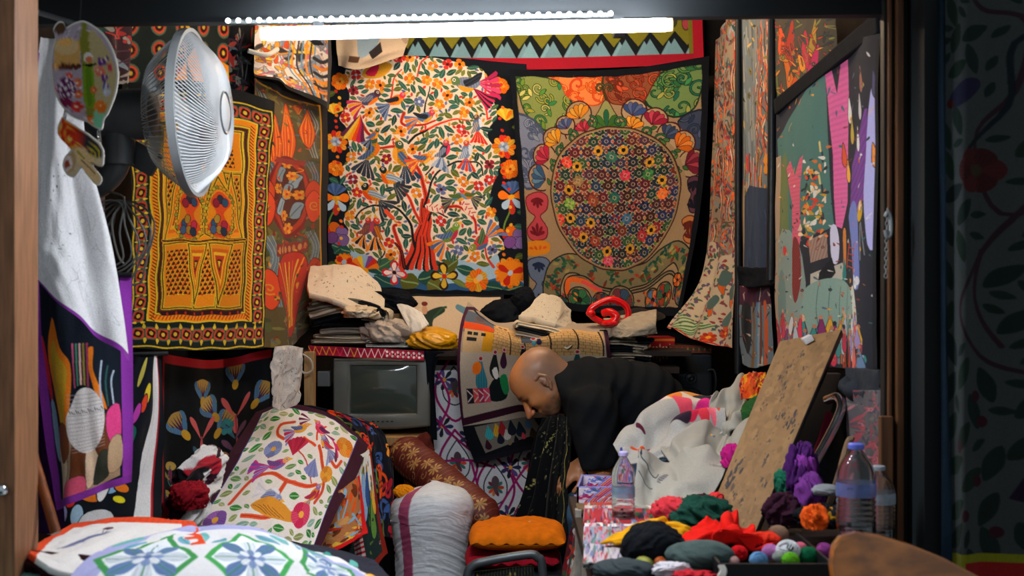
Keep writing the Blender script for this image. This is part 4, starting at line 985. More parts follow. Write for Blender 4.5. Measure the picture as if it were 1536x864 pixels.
def vnoise(x, y, seed=0):
    xi=np.floor(x).astype(int); yi=np.floor(y).astype(int); fx=x-xi; fy=y-yi; fx=fx*fx*(3-2*fx); fy=fy*fy*(3-2*fy)
    def h(a,b):
        n=(a*374761393+b*668265263+seed*974634777)&0xffffffff; n=((n^(n>>13))*1274126177)&0xffffffff; return ((n^(n>>16))&0xffff)/65535.
    return (h(xi,yi)*(1-fx)+h(xi+1,yi)*fx)*(1-fy)+(h(xi,yi+1)*(1-fx)+h(xi+1,yi+1)*fx)*fy
def fbm(x,y,seed=0,o=3,ridge=False):
    s=0;a=1;t=0
    for k in range(o):
        v=vnoise(x*2**k,y*2**k,seed+k*7)
        if ridge: v=1-abs(2*v-1)
        s=s+a*v;t+=a;a*=.5
    return s/t
def mesh_np(name, V, Fq, cols=None, mats=None, parent=None, smooth=True, fm=None):
    me=bpy.data.meshes.new(name); V=np.ascontiguousarray(V,np.float32); Fq=np.ascontiguousarray(Fq,np.int32); nf,k=Fq.shape
    me.vertices.add(len(V)); me.vertices.foreach_set('co',V.ravel()); me.loops.add(nf*k); me.loops.foreach_set('vertex_index',Fq.ravel())
    me.polygons.add(nf); me.polygons.foreach_set('loop_start',np.arange(nf,dtype=np.int32)*k); me.polygons.foreach_set('loop_total',np.full(nf,k,np.int32))
    if smooth: me.polygons.foreach_set('use_smooth',np.ones(nf,bool))
    if fm is not None: me.polygons.foreach_set('material_index',np.ascontiguousarray(fm,np.int32))
    me.update(calc_edges=True)
    if cols is not None:
        at=me.color_attributes.new('Col','FLOAT_COLOR','POINT'); C4=np.ones((len(V),4),np.float32); C4[:,:3]=cols; at.data.foreach_set('color',C4.ravel())
    for m in (mats if isinstance(mats,(list,tuple)) else [mats]): me.materials.append(m)
    return put(link(bpy.data.objects.new(name,me)),parent)
def lcv(A,n):
    m=len(A); t=np.linspace(0,m-1,n); i=np.minimum(t.astype(int),m-2); f=(t-i).reshape((n,)+(1,)*(A.ndim-1)); return A[i]*(1-f)+A[i+1]*f
def grid_pts(ctrl, nu, nv, fold=None, world=False, linear=False):
    C=[[(P(*q) if not world else Vector(q)) for q in row] for row in ctrl]
    A=np.array([[list(q) for q in row] for row in C])
    q=lcv if linear else crv; A=q(A,nv); A=np.swapaxes(q(np.swapaxes(A,0,1),nu),0,1)
    if fold:
        du=np.gradient(A,axis=1); dv=np.gradient(A,axis=0); N=np.cross(du,dv); N/=np.linalg.norm(N,axis=2,keepdims=True)+1e-9
        N*=np.where(N[:,:,1:2].mean()>0,-1,1)
        u,v=np.meshgrid(np.linspace(0,1,nu),np.linspace(0,1,nv)); A=A+N*fold(u,v)[:,:,None]
    return A
def sheet(name, ctrl, cv=None, label=None, cat=None, fold=None, m=None, parent=None, n=None, group=None, thick=0, color=None, world=False, res=1, linear=False):
    cols=None
    if cv is not None:
        a=(ART[cv]() if isinstance(cv,str) else cv).final()
        if res!=1: a=a[::res,::res]
        nv,nu=a.shape[:2]; cols=a.reshape(-1,3); m=m or M_TX
    else: nu,nv=n or (80,80)
    A=grid_pts(ctrl,nu,nv,fold,world,linear); V=A.reshape(-1,3)
    i=np.arange(nv-1)[:,None]*nu+np.arange(nu-1)[None,:]; Fq=np.stack([i,i+nu,i+nu+1,i+1],-1).reshape(-1,4)
    if thick:
        du=np.gradient(A,axis=1); dv=np.gradient(A,axis=0); N=np.cross(du,dv); N/=np.linalg.norm(N,axis=2,keepdims=True)+1e-9
        if N[:,:,1].mean()>0: N=-N
        B=(A-N*thick).reshape(-1,3); nn=nu*nv
        border=list(range(nu))+[k*nu+nu-1 for k in range(1,nv)]+[(nv-1)*nu+k for k in range(nu-2,-1,-1)]+[k*nu for k in range(nv-2,0,-1)]
        b=np.array(border); bn=np.roll(b,-1)
        Fq=np.concatenate([Fq,Fq[:,::-1]+nn,np.stack([b,bn,bn+nn,b+nn],-1)]); V=np.concatenate([V,B])
        if cols is not None: cols=np.concatenate([cols,cols])
    o=mesh_np(name,V,Fq,cols,m,parent)
    return tag(o,label,cat,group)
def hang(amp=.012, f=5, seed=0, sway=.01):   # vertical drape folds growing downward
    def g(u,v):
        return amp*(.35+.65*v)*np.sin(2*np.pi*(f*u+.4*np.sin(3*u+seed)+.15*v)+seed)+sway*(fbm(u*3,v*2,seed)-.5)*2
    return g
def crumple(amp=.03, f=4, seed=0, an=.6):
    def g(u,v):
        a,b=u*math.cos(an)+v*math.sin(an),-u*math.sin(an)+v*math.cos(an)
        wx=fbm(u*3,v*3,seed+5)*1.2
        return amp*(fbm(a*f*1.6+wx,b*f*.55+wx,seed,3,True)-.5)*2*np.minimum(1,8*np.minimum(np.minimum(u,1-u)+.06,np.minimum(v,1-v)+.06))
    return g
def drape(amp=.04, f=2.5, seed=0, an=.6):   # broad soft folds of heavy cloth
    def g(u,v):
        a,b=u*math.cos(an)+v*math.sin(an),-u*math.sin(an)+v*math.cos(an)
        w=fbm(u*1.7+3,v*1.7,seed,2); w2=fbm(u*2.6,v*2.6+7,seed+9,2)
        s=np.sin(2*np.pi*(f*a+1.5*w+.25*b)); s=np.sign(s)*np.abs(s)**.7
        t=np.sin(2*np.pi*(f*2.1*a+2.2*w2-.5*b)+seed)
        return amp*(s*(.25+w2)*.8+.28*t*w+.6*(w-.5))
    return g
# ---------------------------------------------------------------- implicit surfaces
def surfnet(f, lo, hi, h):
    lo=np.array(lo,float); hi=np.array(hi,float); n=np.ceil((hi-lo)/h).astype(int)+1
    X=(lo[0]+h*np.arange(n[0],dtype=np.float32))[:,None,None]; Y=(lo[1]+h*np.arange(n[1],dtype=np.float32))[None,:,None]; Z=(lo[2]+h*np.arange(n[2],dtype=np.float32))[None,None,:]
    D=np.asarray(f(X,Y,Z),np.float32)+np.zeros(tuple(n),np.float32)
    S=np.zeros(tuple(n-1)+(3,),np.float32); K=np.zeros(tuple(n-1),np.float32); quads=[]
    sg=D<0
    for ax in range(3):
        sl0=[slice(None)]*3; sl1=[slice(None)]*3; sl0[ax]=slice(0,-1); sl1[ax]=slice(1,None)
        cr=sg[tuple(sl0)]!=sg[tuple(sl1)]
        idx=np.argwhere(cr)
        o1,o2=[a for a in range(3) if a!=ax]
        idx=idx[(idx[:,o1]>0)&(idx[:,o2]>0)&(idx[:,o1]<n[o1]-1)&(idx[:,o2]<n[o2]-1)]
        if not len(idx): continue
        j=idx.copy(); j[:,ax]+=1
        d0=D[tuple(idx.T)]; d1=D[tuple(j.T)]; t=d0/(d0-d1)
        p=idx.astype(np.float32); p[:,ax]+=t
        cells=[]
        for a,b in ((0,0),(-1,0),(-1,-1),(0,-1)):
            c=idx.copy(); c[:,o1]+=a; c[:,o2]+=b
            np.add.at(S,tuple(c.T),p); np.add.at(K,tuple(c.T),1); cells.append(np.ravel_multi_index(c.T,tuple(n-1)))
        q=np.stack(cells,-1); flip=(d0<0)^(ax==1)
        q[~flip]=q[~flip][:,::-1]; quads.append(q)
    Q=np.concatenate(quads); used,inv=np.unique(Q,return_inverse=True)
    V=(S.reshape(-1,3)[used]/K.reshape(-1)[used][:,None])*h+lo
    return V,inv.reshape(-1,4)
def smin(a,b,k):
    h=np.clip(.5+.5*(b-a)/k,0,1); return b*(1-h)+a*h-k*h*(1-h)
def s_ell(c,r,fr=None):
    c=np.array(c,float)
    def f(X,Y,Z):
        x,y,z=X-c[0],Y-c[1],Z-c[2]
        if fr is not None: x,y,z=[x*a[0]+y*a[1]+z*a[2] for a in fr]
        k=np.sqrt((x/r[0])**2+(y/r[1])**2+(z/r[2])**2); k2=np.sqrt((x/r[0]**2)**2+(y/r[1]**2)**2+(z/r[2]**2)**2)+1e-6
        return k*(k-1)/k2
    return f
def s_cap(a,b,ra,rb):
    a=np.array(a,float); b=np.array(b,float); d=b-a; L=(d*d).sum()
    def f(X,Y,Z):
        x,y,z=X-a[0],Y-a[1],Z-a[2]; t=np.clip((x*d[0]+y*d[1]+z*d[2])/L,0,1)
        return np.sqrt((x-t*d[0])**2+(y-t*d[1])**2+(z-t*d[2])**2)-(ra+(rb-ra)*t)
    return f
def union(parts):
    def f(X,Y,Z):
        r=None
        for p in parts:
            g,k=(p if isinstance(p,tuple) else (p,.02)); d=g(X,Y,Z); r=d if r is None else smin(r,d,k)
        return r
    return f
def sdf_obj(name, f, lo, hi, h, m, parent=None, colf=None, **t):
    V,Q=surfnet(f,lo,hi,h); cols=colf(V) if colf else None
    o=mesh_np(name,V,Q,cols,m,parent); return tag(o,t.get('label'),t.get('cat'),t.get('group'))
def heap(name, c, r, m, seed=0, amp=.25, f=4, label=None, cat=None, group=None, n=48, flat=.15, parent=None, rot=0, tag_=True, colf=None):
    """crumpled cloth: an ellipsoid folded by ridged noise, flattened where it rests"""
    th=np.linspace(0,np.pi,n)[:,None]; ph=np.linspace(0,2*np.pi,2*n,endpoint=False)[None,:]
    x=np.sin(th)*np.cos(ph); y=np.sin(th)*np.sin(ph); z=np.cos(th)+0*ph
    w1=fbm(x*1.5+z+3,y*1.5+5,seed+3)*1.8; A1=seed*1.3; xa=x*math.cos(A1)+y*math.sin(A1); ya=-x*math.sin(A1)+y*math.cos(A1)
    k=1+amp*((fbm(xa*f*.9+w1*1.5+z*f*.5,ya*f*.28+w1+z*f*.3+5,seed,4,True)-.55)*2.2)*(np.sin(th)**.3)+.22*(fbm(x*1.3+4,y*1.3+z+9,seed+11)-.5)*min(1,amp*4)
    x,y,z=x*k*r[0],y*k*r[1],z*k*r[2]; z=np.where(z<-r[2]*(1-flat*2),-r[2]*(1-flat*2),z)
    cr,sr=math.cos(rot),math.sin(rot); X=c[0]+x*cr-y*sr; Y=c[1]+x*sr+y*cr; Z=c[2]+z+r[2]*(1-flat*2)
    V=np.stack([X,Y,Z],-1).reshape(-1,3); i=np.arange(n-1)[:,None]*2*n; j=np.arange(2*n)[None,:]; j2=(j+1)%(2*n)
    Fq=np.stack([i+j,i+2*n+j,i+2*n+j2,i+j2],-1).reshape(-1,4)
    o=mesh_np(name,V,Fq,colf(V) if colf else None,m,parent); return tag(o,label,cat,group)
# ---------------------------------------------------------------- room
def sbox(name, lo, hi, m, **k): 
    g=G(); g.box(lo,hi); return g.build(name,m,kind='structure',smooth=False,**k)
M_CEIL = mat('dark ceiling paint','1a1c1c',.9,noise=.3,nscale=5)
sbox('floor',(-1.5,2.7,-.05),(1.3,6.2,0),mat('dark worn tiles','3a332c',.7,noise=.4,nscale=8))
sbox('ground',(-4,-3,-.05),(4,2.7,0),mat('grey paving','4a4a48',.9,noise=.4,nscale=5))
sbox('ceiling',(-1.5,2.75,2.72),(1.3,6.2,2.8),M_CEIL)
sbox('wall_back',(-1.5,6.05,0),(1.3,6.2,2.72),mat('black backing wall','15110f',.95,noise=.3,nscale=6,bump=.4))
sbox('wall_left',(-1.42,2.9,0),(-1.32,6.05,2.72),M_WALL)
sbox('wall_right',(1.12,2.9,0),(1.24,6.05,2.72),M_WALL)
sbox('wall_front',(-1.32,2.76,2.03),(.9,2.9,2.72),M_DARK)
sbox('wall_outer',(.905,2.78,0),(2.6,2.9,3.0),mat('dark street wall','0d1518',.8,noise=.3,nscale=5))
g=G(); a,b=P(-90,38,2.92),P(1345,21,2.92)
g.add([(a.x,2.92,a.z),(b.x,2.92,b.z),(b.x,2.92,2.715),(a.x,2.92,2.715),(a.x,2.96,a.z),(b.x,2.96,b.z),(b.x,2.96,2.715),(a.x,2.96,2.715)],[(0,1,2,3),(5,4,7,6),(0,4,5,1),(3,2,6,7),(0,3,7,4),(1,5,6,2)])
g.build('beam',M_DARK,kind='structure',smooth=False)
# left door post, right jamb strips
def bar(px1,px2,py1,py2,Y,dep,name,m,**k):
    a,b=P(px1,py1,Y),P(px2,py2,Y); g=G(); g.box((a.x,Y,b.z),(b.x,Y+dep,a.z)); return g.build(name,m,smooth=False,bevel=.002,**k)
bar(-60,22,-40,1700,2.4,.12,'trim_1',mat('door post wood','9a6a48',.6,noise=.4,nscale=14,stretch=(9,9,.7),bump=.3),kind='structure')
bar(23,46,-40,1700,2.62,.04,'trim_2',M_DARK,kind='structure')
bar(26,44,404,572,2.6,.018,'trim_3',M_WOODL,kind='structure')
M_JAMB=mat('varnished jamb wood','6a4326',.5,noise=.5,nscale=10,stretch=(9,9,.6),bump=.3)
M_JAMBD=mat('dark jamb','101010',.6,noise=.3)
bar(1326,1362,-40,1500,2.9,.03,'trim_4',M_JAMBD,kind='structure')
bar(1333,1338,-40,1500,2.885,.015,'trim_5',M_JAMB,kind='structure')
bar(1346,1356,-40,1500,2.87,.03,'trim_6',M_JAMB,kind='structure')
bar(1322,1340,625,1400,2.86,.025,'trim_7',M_JAMB,kind='structure')
g=G(); g.tube([P(26,9,2.7),P(118,37,2.9)],.006,8); g.build('curtain_rod',M_GREYMET,label='thin grey rod slanting under the dark beam beside the left post',cat='rod')
g=G(); g.ell(P(3,735,2.39),(.012,.015,.012)); g.build('screw_knob',M_CHROME,label='small round silver knob on the brown door post',cat='knob')

# ---------------------------------------------------------------- lamps
t=empty('fluorescent_tube',P(700,44,2.80),'glowing white fluorescent tube hanging under the dark front beam','lamp')
a,b=P(392,51,2.80),P(1008,37,2.80)
M_TUBE=mat('tube light','ffffff',emit='f4f8ff',es=TUBE_W); M_TEND=mat('tube end','fff0e0',emit='ffd9b0',es=3)
g=G(); g.tube([a.lerp(b,.015),b.lerp(a,.015)],.0138,16); g.build('glass_tube',M_TUBE,t)
for p,q in ((a,b),(b,a)):
    g=G(); g.tube([p,p.lerp(q,.015)],.0142,16); g.build('end_cap',M_TEND,t)
for q in (.12,.88):
    p=a.lerp(b,q); g=G(); g.box((p.x-.012,p.y+.012,p.z-.004),(p.x+.012,2.922,p.z+.006)); g.box((p.x-.012,2.912,p.z-.004),(p.x+.012,2.922,p.z+.05)); g.build('bracket',M_DARK,t,smooth=False)
# led strip on the beam face
t=empty('led_strip',P(630,25,2.905),'strip of bright white light dots fixed to the beam above the tube','lamp')
a,b=P(342,31,2.905),P(916,20,2.905)
g=G(); d=(b-a).normalized(); g.tube([a+Vector((0,.012,0)),b+Vector((0,.012,0))],.006,6); g.build('strip_backing',mat('strip tape','4a5050',.6),t)
M_LED=mat('led light','ffffff',emit='f0f8ff',es=LED_W); proto=None
for i in range(38):
    p=a.lerp(b,i/37)
    if proto is None:
        g=G(); g.ell((0,0,0),(.0055,.004,.0055),n=10); o=proto=g.build('light_diode',M_LED,t)
    else: o=proto.copy(); link(o); o.parent=t
    o.matrix_parent_inverse=Matrix.Identity(4); o.location=p-Vector(t.location)
# unseen warm lamp, added behind the beam to brighten the back wall
t=empty('added_back_lamp',(0,4.75,2.62),'unseen warm white lamp added behind the beam to brighten the back wall','lamp')
g=G(); g.box((-.6,4.72,2.66),(.6,4.80,2.715)); g.build('added_lamp_housing',mat('white enamel','d0d0c8',.4),t,smooth=False,bevel=.004)
g=G(); g.tube([(-.58,4.76,2.635),(.58,4.76,2.635)],.018,14); g.build('glass_tube',mat('added warm light','fff0dd',emit='ffe0bd',es=BACK_W),t)

# ---------------------------------------------------------------- wall hangings, back wall
DX='hanging textile'
def hanging(name,ctrl,cv,label,fold=None,**k): return sheet(name,ctrl,cv,label,'textile',fold=fold,**k)
Yb=5.85
hanging('tree_tapestry',[[(492,84,Yb),(640,84,Yb),(790,96,Yb)],[(491,260,Yb),(640,262,Yb-.02),(789,265,Yb)],[(492,430,Yb),(640,442,Yb-.03),(790,442,Yb)]],'tree','large appliqué tapestry of birds in a tree on cream with flowered dark border',hang(.006,2.3,1,.012))
hanging('medallion_tapestry',[[(764,104,Yb-.06),(860,106,Yb-.1),(950,102,Yb-.08),(1064,84,Yb-.1)],[(774,220,Yb-.06),(862,220,Yb-.08),(960,218,Yb-.09),(1060,205,Yb-.13)],[(782,340,Yb-.07),(872,345,Yb-.09),(960,340,Yb-.1),(1048,330,Yb-.15)],[(786,455,Yb-.08),(875,468,Yb-.12),(960,472,Yb-.14),(1020,474,Yb-.2)]],'medallion','tapestry with a round medallion of small star flowers, green and orange corners',hang(.006,2,2,.015))
hanging('pointed_valance',[[(600,-10,Yb+.08),(820,-12,Yb+.08),(1052,-14,Yb+.08)],[(604,103,Yb+.06),(820,104,Yb+.05),(1056,96,Yb+.06)]],'valance','olive cloth with pale blue points and red hem along the top of the back wall')
# plain cream piece with blue patch, top left of the tree
def c_topcream():
    c=Cv(112,66,'c8b49c',1.2,0,0,50); c.poly([(36,0),(78,0),(70,30),(50,44),(40,30)],'8aa4b8',sm=3); c.rect(28,42,48,52,'5a4030'); c.poly([(60,36),(74,28),(80,40),(70,50)],'2a2426'); c.line([(80,0),(110,34)],5,'b09a84'); return c
hanging('cream_cloth',[[(503,10,Yb+.08),(560,10,Yb+.08),(618,14,Yb+.08)],[(504,70,Yb-.1),(550,74,Yb-.14),(612,60,Yb-.1)],[(506,98,Yb-.1),(540,104,Yb-.14),(604,84,Yb-.1)]],c_topcream(),'cream cloth with a blue patch folded over the top of the bird tree tapestry',hang(.01,2,1))
# ---- left wall
hanging('orange_tapestry',[[(192,124,3.95),(300,122,4.2),(412,152,4.55)],[(196,330,3.95),(305,325,4.22),(404,330,4.55)],[(196,522,3.95),(300,526,4.2),(402,522,4.5)]],'orange','orange and yellow geometric tapestry with red rosette border behind the fan',hang(.012,1.6,2,.02))
def c_dkrose():
    c=Cv(120,110,'16201c',1.1,0,0,52)
    for y in range(10,110,24):
        for x in range(10,120,26):
            for r,cc in ((10,'5a6a50'),(8,'d84a28'),(5.5,'300f12'),(2.4,'e8b830')): c.ell(x,y,r*.8,r,0,cc)
    c.poly([(40,110),(80,50),(120,70),(120,110)],'f0901c'); c.line([(30,0),(120,80)],3,'e8c22c'); return c
hanging('rosette_cloth',[[(186,-10,4.05),(270,-10,4.3),(345,-10,4.5)],[(188,150,4.05),(270,150,4.3),(345,160,4.5)]],c_dkrose(),'dark cloth with red rosettes hanging behind the top of the fan',hang(.012,2,1))
def c_dkfloral(seed,bg='14161a'):
    c=Cv(90,130,bg,1.1,0,0,seed)
    busy(c,['c83a34','3a5a44','8a98a0','5a3c4a','a8a090','d85a48','2c4a3c'],70,7,26); return c
hanging('floral_cloth',[[(330,0,4.65),(360,0,4.75),(388,0,4.9)],[(338,150,4.65),(362,150,4.75),(390,150,4.9)]],c_dkfloral(53),'dark cloth with red and green leaves to the right of the fan',hang(.012,2,1))
hanging('maroon_cloth',[[(110,-10,3.75),(165,-10,3.85),(196,-10,4.0)],[(130,128,3.75),(165,128,3.85),(194,125,4.0)]],c_dkfloral(54,'3a2228'),'dim maroon patterned cloth hanging between ornament and fan',hang(.012,2,3))
hanging('flame_tapestry',[[(383,100,4.7),(430,135,5.1),(494,150,5.75)],[(388,300,4.7),(435,300,5.1),(492,300,5.75)],[(400,520,4.7),(440,520,5.05),(484,470,5.7)]],'flame','olive tapestry with flame shapes and red medallion beside the tree tapestry',hang(.015,2.2,1,.02))
hanging('swirl_cloth',[[(384,30,4.62),(435,30,5.0),(496,30,5.6)],[(384,90,4.62),(435,100,5.0),(496,110,5.6)],[(386,112,4.6),(440,135,4.98),(490,165,5.55)]],'swirl','pale swirling cloth hung over the top of the flame tapestry',hang(.012,2.4,1))
g=G(); g.tube([P(372,76,4.58),P(386,80,4.60),P(402,82,4.64),P(416,74,4.74)],.009,8,sm=5); g.build('cloth_tie',M_WHITE,label='twisted white rag tie knotted above the flame tapestry',cat='rag')
# ---- right wall
hanging('bird_strip_tapestry',[[(1072,60,5.75),(1090,26,5.3),(1106,22,4.95)],[(1064,240,5.7),(1086,230,5.3),(1106,225,4.95)],[(1050,400,5.65),(1078,400,5.3),(1106,398,4.95)],[(996,486,5.5),(1048,512,5.2),(1106,522,4.95)]],'swallow','beige tapestry dense with birds and reeds next to the round medallion',hang(.02,3.2,1,.02))
hanging('blue_block_tapestry',[[(1110,24,4.85),(1132,24,4.7),(1154,24,4.5)],[(1112,220,4.85),(1133,220,4.7),(1156,220,4.5)],[(1108,402,4.85),(1132,404,4.7),(1158,402,4.5)]],'blueblock','narrow grey and orange tapestry with a navy blue square at its foot',hang(.012,1.6,2,.01))
g=G(); 
A=[P(1106,404,4.8),P(1130,408,4.62),P(1158,404,4.42)]
hanging('fabric_band',[[(1104,400,4.78),(1130,402,4.62),(1160,400,4.4)],[(1104,428,4.78),(1130,431,4.62),(1160,426,4.4)]],None,'black cloth band tied around the wall between navy square and plum cloth',hang(.01,1,1),m=M_BLACKCLOTH,n=(40,12),thick=.012)
hanging('plum_tapestry',[[(1108,426,4.85),(1132,428,4.7),(1156,424,4.5)],[(1108,545,4.85),(1132,552,4.7),(1158,545,4.5)]],'plum','plum topped strip of cloth hanging below the black band',hang(.01,1.5,2))
hanging('fiery_tapestry',[[(1156,20,4.45),(1200,20,4.05),(1255,20,3.7)],[(1158,165,4.45),(1202,160,4.05),(1255,140,3.7)]],'fiery','orange and crimson flame pattern tapestry at the top of the right wall',hang(.012,1.5,2))
hanging('village_tapestry',[[(1163,160,4.4),(1206,120,4.0),(1262,70,3.6),(1322,50,3.2)],[(1162,300,4.4),(1205,290,4.0),(1262,280,3.6),(1316,270,3.2)],[(1160,420,4.4),(1204,420,4.0),(1260,420,3.6),(1310,430,3.2)],[(1156,525,4.4),(1200,545,4.0),(1256,552,3.6),(1308,556,3.2)]],'village','tall tapestry of villagers, pink trees and a purple tent on the right wall',hang(.018,2.5,2,.015))
hanging('dark_roll_band',[[(1160,150,4.36),(1206,112,3.96),(1262,62,3.56),(1316,16,3.2)],[(1162,172,4.36),(1208,134,3.96),(1264,88,3.56),(1318,48,3.2)]],None,'black rolled band slanting across the top of the village tapestry',None,m=M_BLACKCLOTH,n=(40,10),thick=.03)
g=G(); g.tube([P(1108,20,4.86),P(1107,560,4.86)],.014,10); g.build('hanging_pole',M_BLACK,label='black upright pole between the bird strip and the blue block tapestry',cat='pole')
g=G(); g.tube([P(1158,20,4.42),P(1158,240,4.42),P(1156,420,4.42)],.016,10); g.build('hanging_pole',M_BLACK,label='black upright pole at the left edge of the village tapestry',cat='pole')
hanging('charcoal_bag',[[(1266,550,3.35),(1290,552,3.25),(1312,556,3.1)],[(1266,578,3.33),(1290,584,3.22),(1316,584,3.1)],[(1268,584,3.33),(1290,590,3.22),(1318,592,3.1)]],None,'charcoal cloth roll hanging under the village tapestry',hang(.01,1,1),m=cmat('30343a'),n=(40,20),thick=.03)
def c_softpaint():
    c=Cv(60,280,'5a565a',1.1,0,0,55); busy(c,['a04a50','6a6468','404450','8a4048','7a7470','b0505a'],120,8,26); c.poly([(30,140),(60,120),(60,280),(14,280)],'a0505c',sm=3); busy(c,['8a4048','c0707a','6a5a5c'],40,5,20); return c
hanging('faded_cloth',[[(1270,585,3.35),(1300,585,3.15),(1326,585,3.0)],[(1276,700,3.35),(1302,700,3.15),(1330,700,3.0)],[(1282,840,3.35),(1306,840,3.15),(1334,840,3.0)]],c_softpaint(),'faded grey and rose cloth hanging behind the large water bottle',hang(.012,2,1))
# outer wall
sheet('floral_curtain',[[(1418,-30,2.72),(1480,-30,2.7),(1620,-30,2.72)],[(1420,400,2.72),(1480,400,2.7),(1620,400,2.72)],[(1428,900,2.72),(1482,900,2.69),(1620,900,2.72)]],'curtain','dim floral quilt hanging on the dark street wall','textile',fold=hang(.012,2.5,1))
sheet('blue_cloth_edge',[[(1404,-30,2.75),(1421,-30,2.73)],[(1408,400,2.75),(1423,400,2.73)],[(1410,900,2.75),(1430,900,2.73)]],None,'narrow dark blue cloth edge beside the dim floral quilt','textile',fold=hang(.004,1,1),m=cmat('0c1c28'),n=(8,60))
# ---- left front hangings
def c_white():
    c=Cv(170,480,'dcdcde',1.3,0,0,56)
    for k in range(90):
        x,y=c.r.uniform(20,150),c.r.uniform(40,420); c.line([(x,y),(x+c.r.uniform(-10,10),y+c.r.uniform(4,30)),(x+c.r.uniform(-6,12),y+c.r.uniform(10,50))],c.r.uniform(.5,1.4),c.r.choice(['c4c4c6','cacacc','b8b8bc']))
    for k in range(14): c.ell(c.r.uniform(70,110),c.r.uniform(150,330),c.r.uniform(.8,3),c.r.uniform(.8,2),0,c.r.choice(['707478','8a8c90','4a4e54']))
    c.rect(0,20,7,480,'8a3a9c'); c.rect(0,468,170,480,'7c2f90'); return c
hanging('white_banner',[[(60,56,3.0),(84,60,3.02),(114,78,3.05)],[(44,200,3.0),(82,204,3.0),(128,225,3.05)],[(26,350,2.98),(88,345,2.98),(162,350,3.03)],[(24,376,2.98),(92,405,2.96),(178,425,3.02)],[(24,398,2.98),(108,470,2.95),(197,541,3.0)]],c_white(),'large soiled white cloth with purple hem hanging diagonally at the left',hang(.014,2.0,3,.03))
hanging('potter_hanging',[[(44,410,3.12),(110,410,3.12),(196,410,3.14)],[(50,540,3.12),(116,545,3.09),(200,535,3.14)],[(66,690,3.12),(128,680,3.08),(200,655,3.12)],[(78,768,3.12),(134,745,3.08),(197,722,3.12)]],'potter','purple-bordered hanging with a white vase shape and orange flame at the left',hang(.014,2,1,.02))
hanging('abstract_hanging',[[(188,530,3.45),(218,536,3.45),(246,530,3.5)],[(130,640,3.4),(190,640,3.4),(250,640,3.5)],[(50,720,3.32),(150,730,3.34),(245,740,3.45)],[(54,800,3.3),(150,810,3.3),(240,800,3.4)]],'abstract','black and white abstract hanging with coloured drops below the purple hanging',hang(.012,2,1,.02))
hanging('lotus_hanging',[[(246,530,4.42),(320,540,4.65),(410,524,4.92)],[(246,640,4.42),(320,640,4.65),(404,620,4.92)],[(248,740,4.4),(320,740,4.62),(400,720,4.9)],[(250,800,4.38),(320,800,4.6),(398,790,4.9)]],'lotus','black cloth with lotus flowers and red top hem below the orange tapestry',hang(.016,2.2,1,.02))
hanging('black_under_cloth',[[(205,505,4.36),(300,515,4.76),(410,512,5.05)],[(205,800,4.36),(300,800,4.76),(410,800,5.05)]],None,'plain black cloth hanging behind the lotus cloth',hang(.01,2,1),m=M_BLACKCLOTH,n=(40,40))
hanging('purple_cloth',[[(36,420,3.25),(56,424,3.22)],[(40,600,3.25),(80,600,3.2)],[(40,800,3.25),(100,800,3.2)]],None,'dark purple cloth behind the left edge of the vase hanging',hang(.02,1,1),m=cmat('3a1c4a'),n=(40,60))

for a,b in ((P(180,532,3.47),P(252,530,3.5)),(P(34,421,3.25),P(60,423,3.22))):
    g=G(); g.tube([(-1.33,a.y,a.z),tuple(a),tuple(b)],.006,8); g.build('hanging_rod',M_BLACK,label='thin black rod from the left wall holding the '+('abstract hanging' if a.z<1.2 else 'dark purple cloth'),cat='rod')

for nm,a,b,l in (('hanging_rod',P(40,412,3.13),P(198,412,3.15),'thin black rod carrying the purple-bordered vase hanging'),):
    g=G(); g.tube([(-1.33,a.y,a.z),tuple(a),tuple(b)],.006,8); g.build(nm,M_BLACK,label=l,cat='rod')
# ---------------------------------------------------------------- fan
YF=3.3; c=P(288,170,YF); ax=Vector((1.0,-.01,.02)).normalized(); R=.212
t=empty('wall_fan',c,'large white caged electric fan on a dark grey wall bracket','fan')
M_FW=mat('white wire','b4b8ba',.35,spec=.5); M_FG=mat('fan grey body','484d50',.4,noise=.1)
u=Vector((0,0,1)); u=(u-ax*u.dot(ax)).normalized(); w_=ax.cross(u)
def fp(r,a,h): return c+ax*h+(u*math.cos(a)+w_*math.sin(a))*r
def cage(n,r0,r1,depth,tw,rad):
    g=G()
    for i in range(n):
        a=2*math.pi*i/n; pts=[]
        for k in range(7):
            s=k/6; r=r1+(r0-r1)*s; hh=depth*math.sin(min(1,s*1.45)*math.pi/2)
            pts.append(fp(r,a+tw*s,hh))
        g.tube(pts,rad,4,caps=False)
    return g
g=cage(120,.045,R,.085,.75,.0018)
for rr,hh in ((.15,.062),(.1,.08)): 
    pass
g.build('front_guard',M_FW,t)
cage(80,.06,R,-.10,.3,.0013).build('rear_guard',mat('grey wire','9aa2a4',.4),t)
g=G(); g.lathe([(R-.004,-.012),(R+.006,-.010),(R+.006,.012),(R-.004,.012),(R-.004,-.012)],c,ax,64); g.build('guard_rim',mat('rim white','8e9496',.4),t)
g=G(); g.lathe([(.050,.086),(.054,.090),(.058,.086),(.054,.082),(.050,.086)],c,ax,32); g.build('badge_ring',M_FG,t)
g=G(); g.lathe([(0,.094),(.03,.093),(.046,.088),(.05,.08),(.046,.074),(0,.074)],c,ax,32); g.build('hub_badge',M_FW,t)
M_BLADE=mat('pale blade','9aa2a6',.4)
